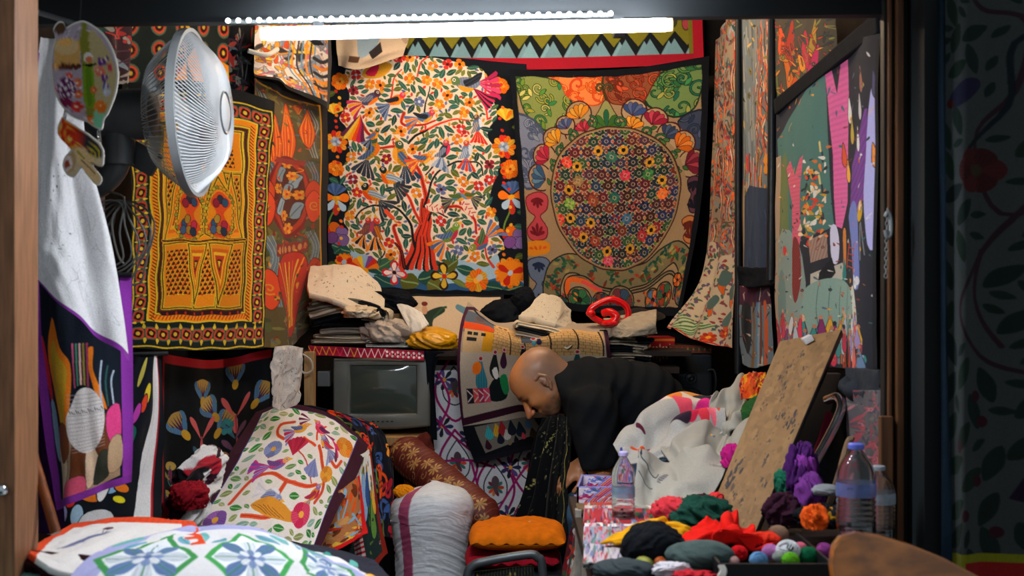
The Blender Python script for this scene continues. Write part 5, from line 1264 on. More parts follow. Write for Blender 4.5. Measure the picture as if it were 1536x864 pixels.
for k in range(5):
    g=G(); vs=[]; a0=k*2*math.pi/5
    for i in range(9):
        r=.03+.155*i/8
        for j in range(7):
            a=a0+(j/6-.5)*(.75+.25*math.sin(i/8*3))+i*.05; vs.append(fp(r,a,.0+.03*(j/6-.5)*1.3))
    fs=[(i*7+j,i*7+j+1,(i+1)*7+j+1,(i+1)*7+j) for i in range(8) for j in range(6)]
    g.add(vs,fs); g.build('blade',M_BLADE,t)
g=G(); g.lathe([(0,.045),(.028,.04),(.035,.02),(.035,-.03),(0,-.03)],c,ax,24); g.build('blade_hub',mat('hub grey','aab0b2',.4),t)
g=G(); g.lathe([(0,-.27),(.05,-.265),(.062,-.25),(.066,-.2),(.066,-.12),(.058,-.10),(.03,-.095),(0,-.09)],c,ax,32); g.build('motor_housing',M_FG,t)
g=G(); m0=c-ax*.19; g.tube([m0,m0-Vector((0,0,.10)),m0+Vector((-.03,.02,-.16)),m0+Vector((-.10,.05,-.2))],.035,14,r2=.03,sm=5); g.tube([m0+Vector((0,0,.05)),m0-Vector((0,0,.13))],.045,14,r2=.038); g.build('neck',M_FG,t)
g=G(); q=m0+Vector((-.10,.06,-.2)); g.box(q+Vector((-.12,-.03,-.07)),q+Vector((.03,.05,.06))); g.build('wall_bracket',M_FG,t,bevel=.01)
g=G(); g.box((-1.33,q.y-.03,q.z-.05),(q.x-.1,q.y+.03,q.z+.04)); g.build('wall_arm',M_FG,t,bevel=.006)
g=G(); pl=P(205,236,3.34); g.box(pl+Vector((-.045,-.01,-.03)),pl+Vector((.06,.02,.035)),Matrix.Rotation(.5,3,'Y')); g.build('control_box',mat('fan plate grey','4a5054',.5),t,bevel=.006)
# coil of cable
g=G()
for k in range(6):
    q=P(166+k*5,300+k*3,3.28+k*.006); 
    g.tube([q+Vector((.035*math.sin(a)*(1+.15*k)+.012*math.sin(3*a+k),.004*k,-.085+.085*math.cos(a)*(1+.06*k))) for a in [i*2*math.pi/24 for i in range(25)]],.0028,6,caps=False)
g.tube([q0:=m0+Vector((-.08,.04,-.19)),P(186,296,3.3),P(168,330,3.28),P(176,380,3.28),P(186,396,3.28)],.003,6,sm=5)
g.build('cable_coil',mat('grey cable','4c4e4c',.5),label='grey electric cable coiled and hung below the fan bracket',cat='cable')
# ---------------------------------------------------------------- paper ornaments
def ornament(name,outl,art_,box,Y,label,chain,top=None):
    O=smooth(outl,3,True); cx,cy=O[:,0].mean(),O[:,1].mean(); a=ART[art_]().final(); H,W=a.shape[:2]; n=len(O); K=40
    t=empty(name,P(cx,cy,Y),label,'ornament'); x0,y0,x1,y1=box
    for nm,sc_,dy,m in (('white_backing',1.0,.0,M_WHITE),('printed_face',.0,-.0035,None)):
        vs=[];cols=[]
        Oi=O if sc_ else np.array([(cx+(x-cx)*(1-3/np.hypot(x-cx,y-cy)),cy+(y-cy)*(1-3/np.hypot(x-cx,y-cy))) for x,y in O])
        for k in range(K+1):
            for x,y in Oi:
                px,py=cx+(x-cx)*k/K,cy+(y-cy)*k/K; vs.append(P(px,py,Y)+Vector((0,dy,0)))
                cols.append(a[min(H-1,max(0,int((py-y0)/(y1-y0)*H))),min(W-1,max(0,int((px-x0)/(x1-x0)*W)))])
        V=np.array([list(v) for v in vs]); i=np.arange(K)[:,None]*n; j=np.arange(n)[None,:]; j2=(j+1)%n
        Fq=np.stack([i+j,i+j2,i+n+j2,i+n+j],-1).reshape(-1,4)
        if m: 
            o=mesh_np(nm,V,Fq,None,m,t); md=o.modifiers.new('t','SOLIDIFY'); md.thickness=.003; md.offset=0
        else: mesh_np(nm,V,Fq,np.array(cols),M_TX,t)
    if chain:
        g=G()
        for (a_,b_) in chain:
            m=5
            for k in range(m):
                q=P(a_[0]+(b_[0]-a_[0])*(k+.5)/m,a_[1]+(b_[1]-a_[1])*(k+.5)/m,Y-.002); g.tube([q+Vector((.003*math.cos(s),0,.005*math.sin(s))) for s in [i*math.pi/4 for i in range(9)]],.0009,5,caps=False)
        g.build('chain',M_CHROME,t)
    if top:
        g=G(); g.tube([P(*top,Y),P(top[0]+2,-2,Y+.02),(P(top[0],0,Y).x,2.77,2.035)],.0012,5); g.build('hanging_string',M_BLACK,t)
    return t
ornament('paper_ornament',[(80,44),(87,33),(95,33),(99,41),(110,35),(125,31),(140,38),(155,50),(167,68),(175,90),(178,112),(175,138),(168,158),(162,172),(156,180),(153,195),(140,190),(130,183),(112,178),(97,165),(86,148),(79,128),(76,100),(78,75),(83,56)],'ornament',(76,32,178,196),2.75,'egg-shaped printed holiday ornament with green-robed doll and purple calligraphy disc',[((99,163),(97,180)),((148,196),(150,220))],(120,34))
ornament('paper_ornament',[(92,178),(98,178),(150,214),(156,240),(153,250),(145,246),(140,250),(153,266),(150,277),(143,277),(130,262),(122,252),(112,266),(100,262),(94,248),(98,234),(106,226),(106,222),(86,200)],'lantern',(86,178,158,278),2.74,'small orange printed ornament with drum picture hanging from the egg-shaped one',[((97,172),(96,184))])
# ---------------------------------------------------------------- back shelf
M_SHELF=mat('dark shelf wood','2a1c14',.7,noise=.4,nscale=10,stretch=(1,8,8))
g=G(); g.box((-.9,5.08,1.075),(.72,5.9,1.098)); g.build('shelf_board',M_SHELF,label='dark wooden shelf board carrying the folded cloths above the television',cat='shelf',smooth=False,bevel=.003)
sheet('ribbon_trim',[[(462,518,5.07),(550,522,5.05),(636,526,5.06)],[(464,532,5.06),(550,537,5.04),(636,541,5.05)]],'ribbon','crimson patterned ribbon along the shelf edge above the television','ribbon',fold=hang(.005,3,1,.004))
sheet('black_runner',[[(634,526,5.07),(645,526,5.07),(692,530,5.09)],[(636,546,5.07),(643,546,5.07),(656,546,5.09)],[(642,660,5.12),(648,660,5.12),(655,660,5.14)]],None,'black cloth edge hanging from the shelf beside the television','textile',fold=hang(.008,2,1),m=M_BLACKCLOTH,n=(30,30))
def serp(name,px1,px2,py_base,Y,th,layers,depth,label,group,m=M_CREAM,seed=0,droop=.0,tilt=0,hem=True,parent=None,cat='folded cloth'):
    """a cloth folded back and forth; the layers show at its front edge"""
    a,b=P(px1,py_base,Y),P(px2,py_base,Y); r=random.Random(seed); Wd=b.x-a.x; path=[]; n=18
    for l in range(layers):
        rng=range(n+1) if l%2==0 else range(n,-1,-1)
        for i in rng:
            s=i/n; e=.012*r.uniform(-1,1)
            x=a.x+Wd*s+(e if i in(0,n) else 0); z=a.z+th*(l+.5)+th*l*.06+.006*math.sin(s*5+l+seed)*(l/layers)-droop*(s-.4)**2+tilt*(s-.5)
            path.append((x,z))
        if l<layers-1:
            s=1 if l%2==0 else 0; x=a.x+Wd*s; z=a.z+th*(l+1)-droop*(s-.4)**2+tilt*(s-.5); path.append((x+(.35*th if s else -.35*th),z))
    Pn=crv(path,len(path)*2); T=np.gradient(Pn,axis=0); T/=np.linalg.norm(T,axis=1,keepdims=True)+1e-9; N=np.stack([-T[:,1],T[:,0]],1); hf=th*.46
    ring=np.concatenate([Pn+N*hf,(Pn-N*hf)[::-1]]); m_=len(ring); ys=[0,.004,.012,.02,.1*depth,.35*depth,.7*depth,depth]; ins=[.45,.15,0,0,0,0,0,0]
    V=[];Fq=[];fm=[]
    cen=np.concatenate([Pn,Pn[::-1]])
    for k,(yy,ii) in enumerate(zip(ys,ins)):
        rg=ring*(1-ii)+cen*ii
        for x,z in rg: V.append((x+.004*math.sin(k*1.7+z*90),Y+yy+.010*math.sin(x*22+z*60+seed),z))
    for k in range(len(ys)-1):
        for i in range(m_): Fq.append((k*m_+i,k*m_+(i+1)%m_,(k+1)*m_+(i+1)%m_,(k+1)*m_+i)); fm.append(1 if (hem and k<3 and (min(i,m_-1-i)//26)%3==seed%3) else 0)
    h=m_//2
    for i in range(h-1): Fq.append((i,i+1,m_-2-i,m_-1-i)); fm.append(1 if hem and (i//26)%3==seed%3 else 0)
    o=mesh_np(name,np.array(V),np.array(Fq),None,[m,M_BLACKCLOTH],parent,fm=np.array(fm)); return tag(o,label,cat,group)
fg='folded cloths on the shelf'
serp('folded_cloth',470,592,516,5.2,.018,2,.4,'lowest folded cream cloth at the bottom of the left shelf pile',fg,seed=1)
serp('folded_cloth',478,585,502,5.18,.030,2,.4,'grey folded cloth with black hem second from the bottom of the left shelf pile',fg,m=cmat('9a9284'),seed=2,droop=.05)
serp('folded_cloth',468,578,480,5.17,.032,2,.4,'black and cream folded cloth in the middle of the left shelf pile',fg,m=cmat('c8bca4'),seed=3,droop=.10,tilt=.03)
serp('folded_cloth',464,572,462,5.16,.020,2,.4,'dark grey folded cloth directly under the speckled one',fg,m=cmat('6a685c'),seed=4,droop=.10)
def c_speck(seed=60,bg='dccdb6'):
    c=Cv(120,90,bg,1.3,0,0,seed)
    for k in range(50): x,y=c.r.uniform(10,110),c.r.uniform(10,85); c.line([(x,y),(x+c.r.uniform(-2,4),y+c.r.uniform(-3,3))],c.r.uniform(.6,1.3),c.r.choice(['3a3430','6a5a4c','2c3830','8a7a68']),sm=0)
    return c
sheet('speckled_cloth',[[(466,400,5.36),(500,393,5.36),(540,402,5.36),(566,424,5.36)],[(463,414,5.27),(500,412,5.26),(542,424,5.27),(576,444,5.28)],[(461,428,5.19),(500,434,5.17),(540,450,5.17),(576,460,5.2)],[(464,440,5.13),(500,450,5.11),(540,466,5.11),(566,470,5.14)]],c_speck(),'cream cloth with small dark specks folded on top of the left shelf pile','folded cloth',thick=.024,fold=drape(.010,.8,3),linear=True)
heap('cloth_corner',P(540,476,5.15),(.075,.12,.03),M_CREAM,3,.3,3,label='crumpled cream cloth corner poking from the right of the left shelf pile',cat='cloth')
serp('folded_cloth',548,620,522,5.14,.016,2,.3,'small white folded cloth beside the yellow bag',fg,m=M_WHITE,seed=5,hem=False)
heap('crumpled_cloth',P(582,512,5.2),(.09,.1,.05),cmat('b8aa9c'),5,.45,4,label='crumpled grey and blue cloth heap left of the yellow bag',cat='cloth')
heap('crumpled_cloth',P(576,470,5.4),(.12,.14,.06),M_BLACKCLOTH,6,.35,3,label='black cloth bundle behind the crumpled cloth on the shelf',cat='cloth')
sheet('white_cloth_flap',[[(594,455,5.28),(612,458,5.25),(632,468,5.2)],[(604,475,5.2),(625,476,5.16),(642,484,5.14)],[(618,500,5.12),(632,494,5.10),(643,486,5.12)]],None,'white cloth flap with dark piping hanging over the yellow bag','cloth',m=M_WHITE,n=(30,30),thick=.008,fold=crumple(.006,2,1))
def c_handsup():
    c=Cv(180,70,'cdb79a',1.3,575,438,61)
    c.rect(575,438,760,442,'101418'); c.rect(750,438,760,508,'101418')
    c.poly([(620,475),(634,468),(650,460),(668,455),(672,462),(655,472),(650,484),(622,484)],'24342a',sm=3); c.ell(641,460,4.5,6,0,'c89878'); c.ell(641,452,5,3,0,'6a2c20')
    c.line([(655,470),(668,458),(674,456)],3,'2c4a34'); c.poly([(690,452),(700,456),(716,462),(716,472),(700,466),(688,458)],'5a8494',sm=2); c.ell(598,452,8,5,.2,'c0aa90',out='8a7a60',ow=.6)
    c.poly([(590,470),(610,462),(628,480),(600,500)],'c4b49a'); return c
sheet('figure_cloth',[[(576,438,5.62),(660,442,5.6),(756,440,5.6)],[(580,478,5.5),(660,480,5.5),(755,478,5.5)],[(590,520,5.35),(660,520,5.3),(750,520,5.3)]],c_handsup(),'cream appliqué cloth with a figure in green raising an arm behind the yellow bag','textile',fold=hang(.008,2,1))
heap('yellow_plastic_bag',P(650,522,5.16),(.092,.10,.048),mat('yellow plastic','d89a10',.28,noise=.15,nscale=20,bump=.4,bscale=40,coat=.3),9,.32,3,label='crumpled yellow plastic bag on the shelf',cat='bag')
heap('black_cloth_bundle',P(760,505,5.35),(.12,.14,.09),M_BLACKCLOTH,16,.25,3,label='black cloth bundle on the shelf under the cream roll',cat='cloth')
heap('cloth_bulge',P(815,545,5.28),(.24,.12,.11),M_CREAM,17,.08,2,label='bulky rolled cloth under the town scene cloth',cat='cloth')
sheet('town_scene_cloth',[[(702,452,5.3),(740,482,5.2),(775,482,5.16),(840,486,5.15),(908,484,5.15)],[(690,490,5.1),(745,500,5.0),(785,510,4.98),(850,505,4.98),(914,512,5.02)],[(686,555,5.05),(740,555,5.03),(790,560,5.05),(850,560,5.06),(918,562,5.06)],[(694,640,5.13),(750,632,5.12),(800,628,5.12),(860,626,5.14),(920,628,5.14)],[(712,696,5.15),(760,684,5.14),(810,672,5.14),(870,668,5.15),(920,668,5.15)]],'city','appliqué cloth of brick domes and robed figures draped from the shelf','textile',fold=hang(.006,3,2,.008))
sheet('arabesque_panel',[[(646,540,5.26),(720,540,5.26),(800,540,5.26)],[(650,660,5.24),(725,660,5.22),(800,660,5.24)],[(664,780,5.2),(730,784,5.18),(800,784,5.18)]],'magenta','white panel with magenta arabesque lattice hanging right of the television','textile',fold=hang(.008,2,1))
# rolled cream cloth
sheet('cream_roll',[[(812,441,5.28),(826,441,5.28),(842,450,5.28),(856,466,5.28)],[(796,458,5.18),(815,458,5.17),(840,466,5.17),(858,480,5.2)],[(778,472,5.08),(806,476,5.06),(835,484,5.06),(857,492,5.1)]],c_speck(62,'cfc3ac'),'cream speckled cloth roll with black lining on the domes','folded cloth',thick=.024,fold=drape(.008,.8,6),linear=True)
serp('folded_cloth',777,852,512,4.99,.020,3,.2,'cream cloth folded in thin layers under the speckled roll',fg,seed=8,tilt=-.05,droop=.03)
heap('black_cloth_corner',P(786,468,5.3),(.05,.08,.06),M_BLACKCLOTH,21,.2,2,label='black cloth corner sticking up beside the cream roll',cat='cloth')
# red plastic hook piece + black hat
t=None
g=G(); pts=[P(x,y,5.1) for x,y in [(884,468),(890,460),(905,452),(918,449),(934,455),(942,466),(940,480),(925,486),(905,484),(890,476),(884,468)]]; g.tube(pts,.013,10,sm=4,caps=False)
g.tube([P(905,470,5.09),(P(915,468,5.07)),P(925,476,5.06),P(915,486,5.06)],.016,10,sm=4); g.ell(P(886,470,5.09),(.02,.02,.015)); g.ell(P(915,485,5.06),(.035,.03,.015))
g.build('red_plastic_tool',mat('glossy red plastic','d80c10',.2,coat=.4),label='glossy red plastic looped tool lying on the folded cloths',cat='tool')
g=G(); g.lathe([(0,.03),(.03,.028),(.07,.012),(.105,.006),(.11,0),(0,0)],P(958,474,5.2),(0,-.2,1),28); g.build('black_plate',M_BLACK,label='round black plastic dish lying behind the red tool',cat='dish')
for k,(x1,x2,yb,l) in enumerate([(902,972,548,2),(900,974,538,2),(902,970,528,2),(900,976,518,2),(898,968,508,2)]):
    serp('folded_cloth',x1,x2,yb-4,5.08,.013,2,.3,['bottom folded cloth of the right shelf pile','second folded cloth from the bottom of the right shelf pile','third folded cloth from the bottom of the right shelf pile','fourth folded cloth from the bottom of the right shelf pile','uppermost flat folded cloth of the right shelf pile'][k],fg,m=cmat('a89c86'),seed=10+k,droop=.02)
sheet('canvas_flap',[[(905,478,5.2),(940,472,5.15),(985,464,5.1)],[(908,490,5.1),(945,488,5.02),(984,486,5.0)],[(912,505,5.06),(950,505,5.0),(986,500,5.02)]],None,'grey canvas cloth with a raised fold on top of the right shelf pile','cloth',m=cmat('a89a84'),n=(60,40),thick=.012,fold=crumple(.012,2,6))
g=G(); a,b=P(902,552,5.0),P(978,556,5.6); g.box((a.x,5.06,a.z-.025),(b.x+.05,5.6,a.z)); g.build('side_shelf',M_SHELF,label='dark board under the right pile of folded cloths behind the man',cat='shelf',smooth=False)
# red ornate boxes
def facebox(name,px1,px2,py1,py2,Y,dep,cv,label,cat,mback,parent=None):
    t=empty(name,P((px1+px2)/2,py2,Y),label,cat); a,b=P(px1,py2,Y),P(px2,py1,Y)
    g=G(); g.box((a.x,Y+.002,a.z),(b.x,Y+dep,b.z)); g.build('box_body',mback,t,smooth=False,bevel=.003)
    sheet('printed_front',[[(px1,py1,Y),(px2,py1,Y)],[(px1,py2,Y),(px2,py2,Y)]],cv,parent=t)
    return t
facebox('ornate_box',968,1012,506,558,5.35,.2,'redgeo','red box with a white geometric star pattern on the shelf','box',cmat('7a1c20'))
def c_boxtop():
    c=Cv(70,14,'6a3c2c',1.3,0,0,63)
    for x in range(4,70,9): c.flower(x,7,4,4,['3c5a34','a84a3c'],'c8a070')
    return c
facebox('patterned_tin',1003,1068,518,530,5.31,.2,c_boxtop(),'flat rust tin with green floral band on the black speaker','tin',cmat('4a2c20'))
g=G(); a,b=P(1004,624,5.32),P(1068,531,5.32)
t=empty('loudspeaker',P(1036,624,5.32),'black loudspeaker box standing behind the bending man','speaker')
g.box((a.x,5.32,a.z),(b.x,5.52,b.z)); g.build('cabinet',mat('black ash','1a1f26',.5,noise=.2,nscale=30),t,bevel=.008,smooth=False)
g=G(); g.box((a.x+.012,5.312,a.z+.012),(b.x-.012,5.32,b.z-.012)); g.build('grille',mat('speaker grille','20262c',.9,bump=1,bscale=500),t,bevel=.004)
for zz,rr in ((.07,.05),(.16,.025)):
    g=G(); g.lathe([(0,.0),(rr*.3,.004),(rr*.9,-.004),(rr,.006),(rr,0)],((a.x+b.x)/2,5.311,a.z+zz),(0,-1,0),24); g.build('driver_cone',M_BLACK,t)
g=G(); g.box((.4,5.29,0),(.92,5.6,P(1036,624,5.32).z-.001)); g.build('back_counter',M_SHELF,label='dark wooden counter under the black loudspeaker',cat='counter',smooth=False,bevel=.005)
sheet('yellow_fringe',[[(975,556,5.33),(1000,556,5.33)],[(975,572,5.3),(1002,570,5.3)]],None,'strip of mustard cloth under the red ornate box','cloth',m=cmat('8a7a1c'),n=(20,14),thick=.01,fold=crumple(.008,3,2))
heap('red_cloth',P(985,600,5.1),(.06,.06,.03),cmat('8a2018'),11,.3,3,label='dark red cloth scrap between speaker and man',cat='cloth')
g=G(); g.tube([P(1062,556,5.31),P(1071,556,5.30),P(1074,575,5.29),P(1070,598,5.30)],.006,8,sm=5); g.build('speaker_handle',M_BLACK,label='small black clamp hanging at the right of the speaker',cat='clamp')
# left of tv
bar(456,471,528,660,5.0,.05,'wooden_post',M_WOODL,label='pale wooden post left of the television',cat='post')
g=G(); g.box(P(476,580,5.05),P(497,556,5.1)); g.build('junction_box',M_GREYMET,label='small grey metal box on the post left of the television',cat='box',bevel=.003,smooth=False)
g=G(); g.tube([P(452,530,4.95),P(466,540,4.95),P(468,555,4.95),P(458,560,4.95),P(452,556,4.95)],.004,6,sm=5); g.build('white_cable',mat('dull white','a8a49a',.5),label='white cable loop in front of the pale post',cat='cable')
sheet('pale_rag',[[(412,520,4.3),(432,518,4.35),(454,522,4.4)],[(405,560,4.28),(430,560,4.35),(452,560,4.4)],[(410,610,4.28),(425,615,4.32),(446,605,4.4)]],c_speck(64,'c8bcb0'),'pale cream rag hanging left of the television post','cloth',fold=crumple(.02,2,4),thick=.004)
g=G(); g.box((-1.2,5.1,.77),(-.78,5.5,.79)); g.box((-1.18,5.12,.0),(-.80,5.48,.769)); g.build('dark_cabinet',M_SHELF,label='dark cabinet in the shadow left of the television',cat='cabinet',smooth=False)
# ---- television
def tv():
    Y=5.08; t=empty('television',P(572,645,Y),'grey box television with a dark curved screen on a wooden stand','television')
    a,b=P(499,640,Y),P(645,536,Y); cx=(a.x+b.x)/2; cz=(a.z+b.z)/2
    M_TV=mat('tv grey plastic','5e605a',.38,spec=.5,noise=.1,nscale=12)
    def ring(w_,h,y,bot=0): return [Vector((cx-w_/2,y,cz-h/2-bot*0)),Vector((cx-w_/6,y,cz-h/2-bot)),Vector((cx+w_/6,y,cz-h/2-bot)),Vector((cx+w_/2,y,cz-h/2)),Vector((cx+w_/2,y,cz+h/2)),Vector((cx+w_/6,y,cz+h/2)),Vector((cx-w_/6,y,cz+h/2)),Vector((cx-w_/2,y,cz+h/2))]
    w_,h=b.x-a.x,b.z-a.z; sa,sb=P(526,620,Y),P(624,549,Y); 
    def sr(mrg,y):
        l,r,bo,to=sa.x-mrg,sb.x+mrg,sa.z-mrg,sb.z+mrg
        return [Vector((l,y,bo)),Vector((l*.67+r*.33,y,bo)),Vector((l*.33+r*.67,y,bo)),Vector((r,y,bo)),Vector((r,y,to)),Vector((l*.33+r*.67,y,to)),Vector((l*.67+r*.33,y,to)),Vector((l,y,to))]
    rings=[sr(0,Y+.012),sr(.004,Y-.002),sr(.02,Y-.004),ring(w_*.97,h*.96,Y-.002,.008),ring(w_,h,Y+.01,.012),ring(w_*.99,h,Y+.09,.008),ring(w_*.6,h*.7,Y+.36,0)]
    g=G(); n=8
    for k in range(len(rings)-1): g.add(rings[k]+rings[k+1],[(i,(i+1)%n,n+(i+1)%n,n+i) for i in range(n)])
    g.add(rings[-1],[tuple(range(8))]); g.build('tv_case',M_TV,t,bevel=.004)
    V=[];fs=[];nu=16
    for j in range(nu+1):
        for i in range(nu+1):
            u,v=i/nu,j/nu; V.append((sa.x+(sb.x-sa.x)*u,Y+.010-.012*(1-(2*u-1)**2)*(1-(2*v-1)**2)**.5,sa.z+(sb.z-sa.z)*v))
    fs=[(j*(nu+1)+i,j*(nu+1)+i+1,(j+1)*(nu+1)+i+1,(j+1)*(nu+1)+i) for j in range(nu) for i in range(nu)]
    g=G(); g.add(V,fs); g.build('screen',mat('crt glass','3c443c',.12,spec=.6,coat=.5),t)
    g=G(); g.tube([P(502,541,Y-.006),P(643,541,Y-.006)],.0015,6); g.build('trim_line',M_BLACK,t)
    g=G()
    for k in range(5): g.ell(P(560+k*7,632,Y-.006),(.006,.004,.003),n=8)
    g.build('control_buttons',M_BLACK,t)
tv()
t=empty('television_stand',P(600,655,5.0),'pale wooden stand under the television','stand')
g=G(); g.box(P(497,656,5.02),P(642,650,5.45)+Vector((0.02,0,.0))); g.build('top_board',M_WOODL,t,smooth=False,bevel=.002)
for x in (500,606):
    g=G(); a,b=P(x,900,5.06),P(x+15,656,5.06); g.box((a.x,5.05,.0),(b.x,5.11,P(600,656,5.05).z)); g.build('leg',M_WOODL,t,smooth=False,bevel=.002)
# ---------------------------------------------------------------- the bending man
def man():
    e0=P(817,574,4.70); root=empty('person',(.25,4.8,0),'bald man in a black t-shirt and jeans bending forward over his work','person')
    f_=np.array([-.60,0,-.80]); u_=np.array([-.80,0,.60]); l_=np.array([0,-1,0.]); o=np.array([e0.x,e0.y+.07,e0.z])
    H=lambda f,u,l=0: o+f_*f+u_*u+l_*l
    fr=(f_,u_,l_)
    E=lambda f,u,l,rf,ru,rl: s_ell(H(f,u,l),(rf,ru,rl),fr)
    cap=lambda a,b,ra,rb: s_cap(H(*a),H(*b),ra,rb)
    parts=[E(-.012,.045,0,.100,.084,.075),(E(.045,.05,0,.062,.066,.062),.03),(E(.035,-.025,0,.066,.062,.058),.04),
        (E(.062,-.075,0,.036,.030,.036),.03),(cap((.02,-.06,.035),(.06,-.09,.02),.022,.02),.03),(cap((.02,-.06,-.035),(.06,-.09,-.02),.022,.02),.03),
        (cap((.096,.034,.025),(.102,.030,.005),.011,.011),.014),(cap((.096,.034,-.025),(.102,.030,-.005),.011,.011),.014),
        (cap((.098,.022,0),(.130,-.030,0),.010,.015),.010),(E(.120,-.036,.013,.012,.010,.009),.005),(E(.120,-.036,-.013,.012,.010,.009),.005),(E(.138,-.034,0,.013,.011,.012),.006),
        (E(.075,-.012,.038,.024,.022,.020),.02),(E(.075,-.012,-.038,.024,.022,.020),.02),
        (cap((.098,-.058,.014),(.102,-.057,-.014),.0085,.0085),.008),(cap((.094,-.072,.012),(.097,-.072,-.012),.009,.009),.008),
        (E(.084,.012,.032,.014,.011,.014),.005),(E(.084,.012,-.032,.014,.011,.014),.005)]
    for s in (1,-1):
        ear=[(.010,.034,.078),(-.012,.036,.086),(-.024,.012,.088),(-.014,-.014,.083),(.0,-.030,.077)]
        for a,b in zip(ear,ear[1:]): parts.append((s_cap(H(a[0],a[1],a[2]*s),H(b[0],b[1],b[2]*s),.0058,.0058),.003))
        parts.append((E(-.004,.002,.074*s,.014,.026,.006),.006)); parts.append((E(.004,-.002,.080*s,.005,.007,.005),.003))
    # neck and shoulders under the shirt
    nb=P(872,592,4.80); parts.append((s_cap(H(-.045,-.02,0),nb,.062,.075),.03))
    parts.append((s_ell(P(885,600,4.82),(.07,.13,.07)),.04))
    # near arm and far arm
    S1,E1,W1=P(885,628,4.62),P(902,706,4.58),P(896,742,4.46)
    parts+=[(s_cap(S1,E1,.055,.046),.03),(s_cap(E1,W1,.043,.030),.015)]
    S2,E2,W2=P(882,625,4.93),P(890,690,4.90),P(872,697,4.60)
    parts+=[(s_cap(S2,E2,.055,.042),.03),(s_cap(E2,W2,.040,.028),.015)]
    def hand(W,d,up,parts):
        d=Vector(d).normalized(); up=Vector(up); up=(up-d*up.dot(d)).normalized(); sd=d.cross(up)
        pc=W+d*.045; parts.append((s_ell(pc,(.048,.040,.017),(list(d),list(sd),list(up))),.015))
        for k,(L,off) in enumerate([(.072,-.028),(.080,-.010),(.074,.009),(.058,.026)]):
            a=W+d*.075+sd*off; b=a+d*L*.5-up*.012; c=b+d*L*.25-up*L*.38
            parts.append((s_cap(a,b,.0095,.0085),.006)); parts.append((s_cap(b,c,.0085,.007),.003))
        a=W+d*.02+sd*(-.034); b=a+d*.035-sd*.022-up*.012; c=b+d*.030-up*.012; parts.append((s_cap(a,b,.012,.010),.01)); parts.append((s_cap(b,c,.010,.008),.003))
    hand(W1,(.1,-.85,-.45),(-.3,-.2,.9),parts); hand(W2,(-.72,-.25,-.5),(.1,-.5,.8),parts)
    eo=[H(.092,.011,s*.033) for s in (1,-1)]
    def colf(V):
        R=V-o; f=R@f_; u=R@u_; l=R@l_; la=np.abs(l)
        C=np.tile(np.array(lin('c98450')),(len(V),1)); 
        def mix(m,col,k): 
            nonlocal C
            w=np.clip(m*k,0,1)[:,None]; C=C*(1-w)+np.array(lin(col))*w
        n1=fbm(f*60+9,u*60+l*40+7,3); st=lambda x,a,b: np.clip((x-a)/(b-a),0,1)
        inh=(f**2+(u-.02)**2+l**2)<.17**2
        hair=st(-f,-.045,-.01)*st(u,-.07,-.03)*inh*st(.145-u+.9*np.clip(-f,0,.1),.03,.06)
        mix(hair*(.6+.5*n1),'907868',.8)
        mix(st(-f,.0,.06)*st(u,-.06,.0)*st(.09-u,0,.04)*inh,'4a4038',.55)
        beard=st(-u,.035,.06)*st(f,-.02,.02)*inh; mix(beard*(.6+.7*n1),'4a3a30',.85)
        mix((np.exp(-((f-.105)/.020)**2-((u-.033)/.010)**2-((la-.026)/.022)**4)),'20120e',1)
        mix((np.exp(-((f-.092)/.018)**2-((u-.010)/.010)**2-((la-.036)/.018)**4)),'1a0e0a',1)
        mix((np.exp(-((f-.098)/.016)**2-((u+.064)/.005)**2-(la/.024)**4)),'5a2820',.9)
        mix(np.exp(-((f-.13)/.02)**2-((u+.03)/.02)**2),'c86a50',.5)
        mix(np.exp(-((f-.002)/.008)**2-((u-.002)/.012)**2)*(la>.07),'5a2c1c',.8)
        mix((R[:,2]<-.2)*1.0,'9a6a4c',.4)
        return C
    lo=np.array([P(745,500,4.7).x,4.36,P(800,800,4.5).z-.02]); hi=np.array([P(960,500,4.9).x,5.12,P(800,505,4.7).z])
    sdf_obj('body',union(parts),lo,hi,.0037,M_SKIN,root,colf)
    # glasses-free closed lid line
    # ---- shirt
    sh=[s_cap(P(885,603,4.80),P(960,612,4.84),.155,.165),(s_cap(P(960,612,4.84),P(1030,690,4.88),.165,.17),.05),(s_cap(P(872,590,4.80),P(846,588,4.77),.12,.100),.05),
        (s_cap(S1+Vector((0.01,0,.03)),P(893,692,4.57),.095,.082),.05),(s_cap(S2,P(890,680,4.90),.09,.08),.05),(s_ell(P(905,575,4.82),(.12,.17,.09)),.05)]
    base=union(sh)
    A1,B1=np.array(P(893,692,4.57)),None
    def shirt(X,Y,Z):
        d=base(X,Y,Z); d=d+.005*np.sin(X*38+Z*25+Y*9)*np.sin(Z*17-X*11)+.003*np.sin(X*90-Z*60+Y*30)
        # open collar and sleeve ends
        cut=np.sqrt((X-o[0])**2+(Y-o[1])**2+(Z-o[2])**2)
        pl=-((X-P(838,590,4.77).x)*.96+(Z-P(838,590,4.77).z)*.28); d=np.maximum(d,pl)
        sl=(P(890,702,4.57).z-Z)+.10*(X-P(890,702,4.57).x); mask=X<P(935,700,4.6).x
        d=np.where(mask,np.maximum(d,sl),d)
        return d
    lo=np.array([P(825,500,4.7).x,4.40,.45]); hi=np.array([1.02 if False else P(1110,500,4.9).x,5.24,P(800,525,4.7).z])
    sdf_obj('t_shirt',shirt,lo,hi,.0075,mat('black jersey','13171b',.9,spec=.15,noise=.2,nscale=40,bump=.3),root)
    hip=P(1030,700,4.9); K1,K2=P(882,772,4.62),P(900,765,4.98); A1_=Vector((.30,4.74,.11)); A2_=Vector((.36,5.02,.11))
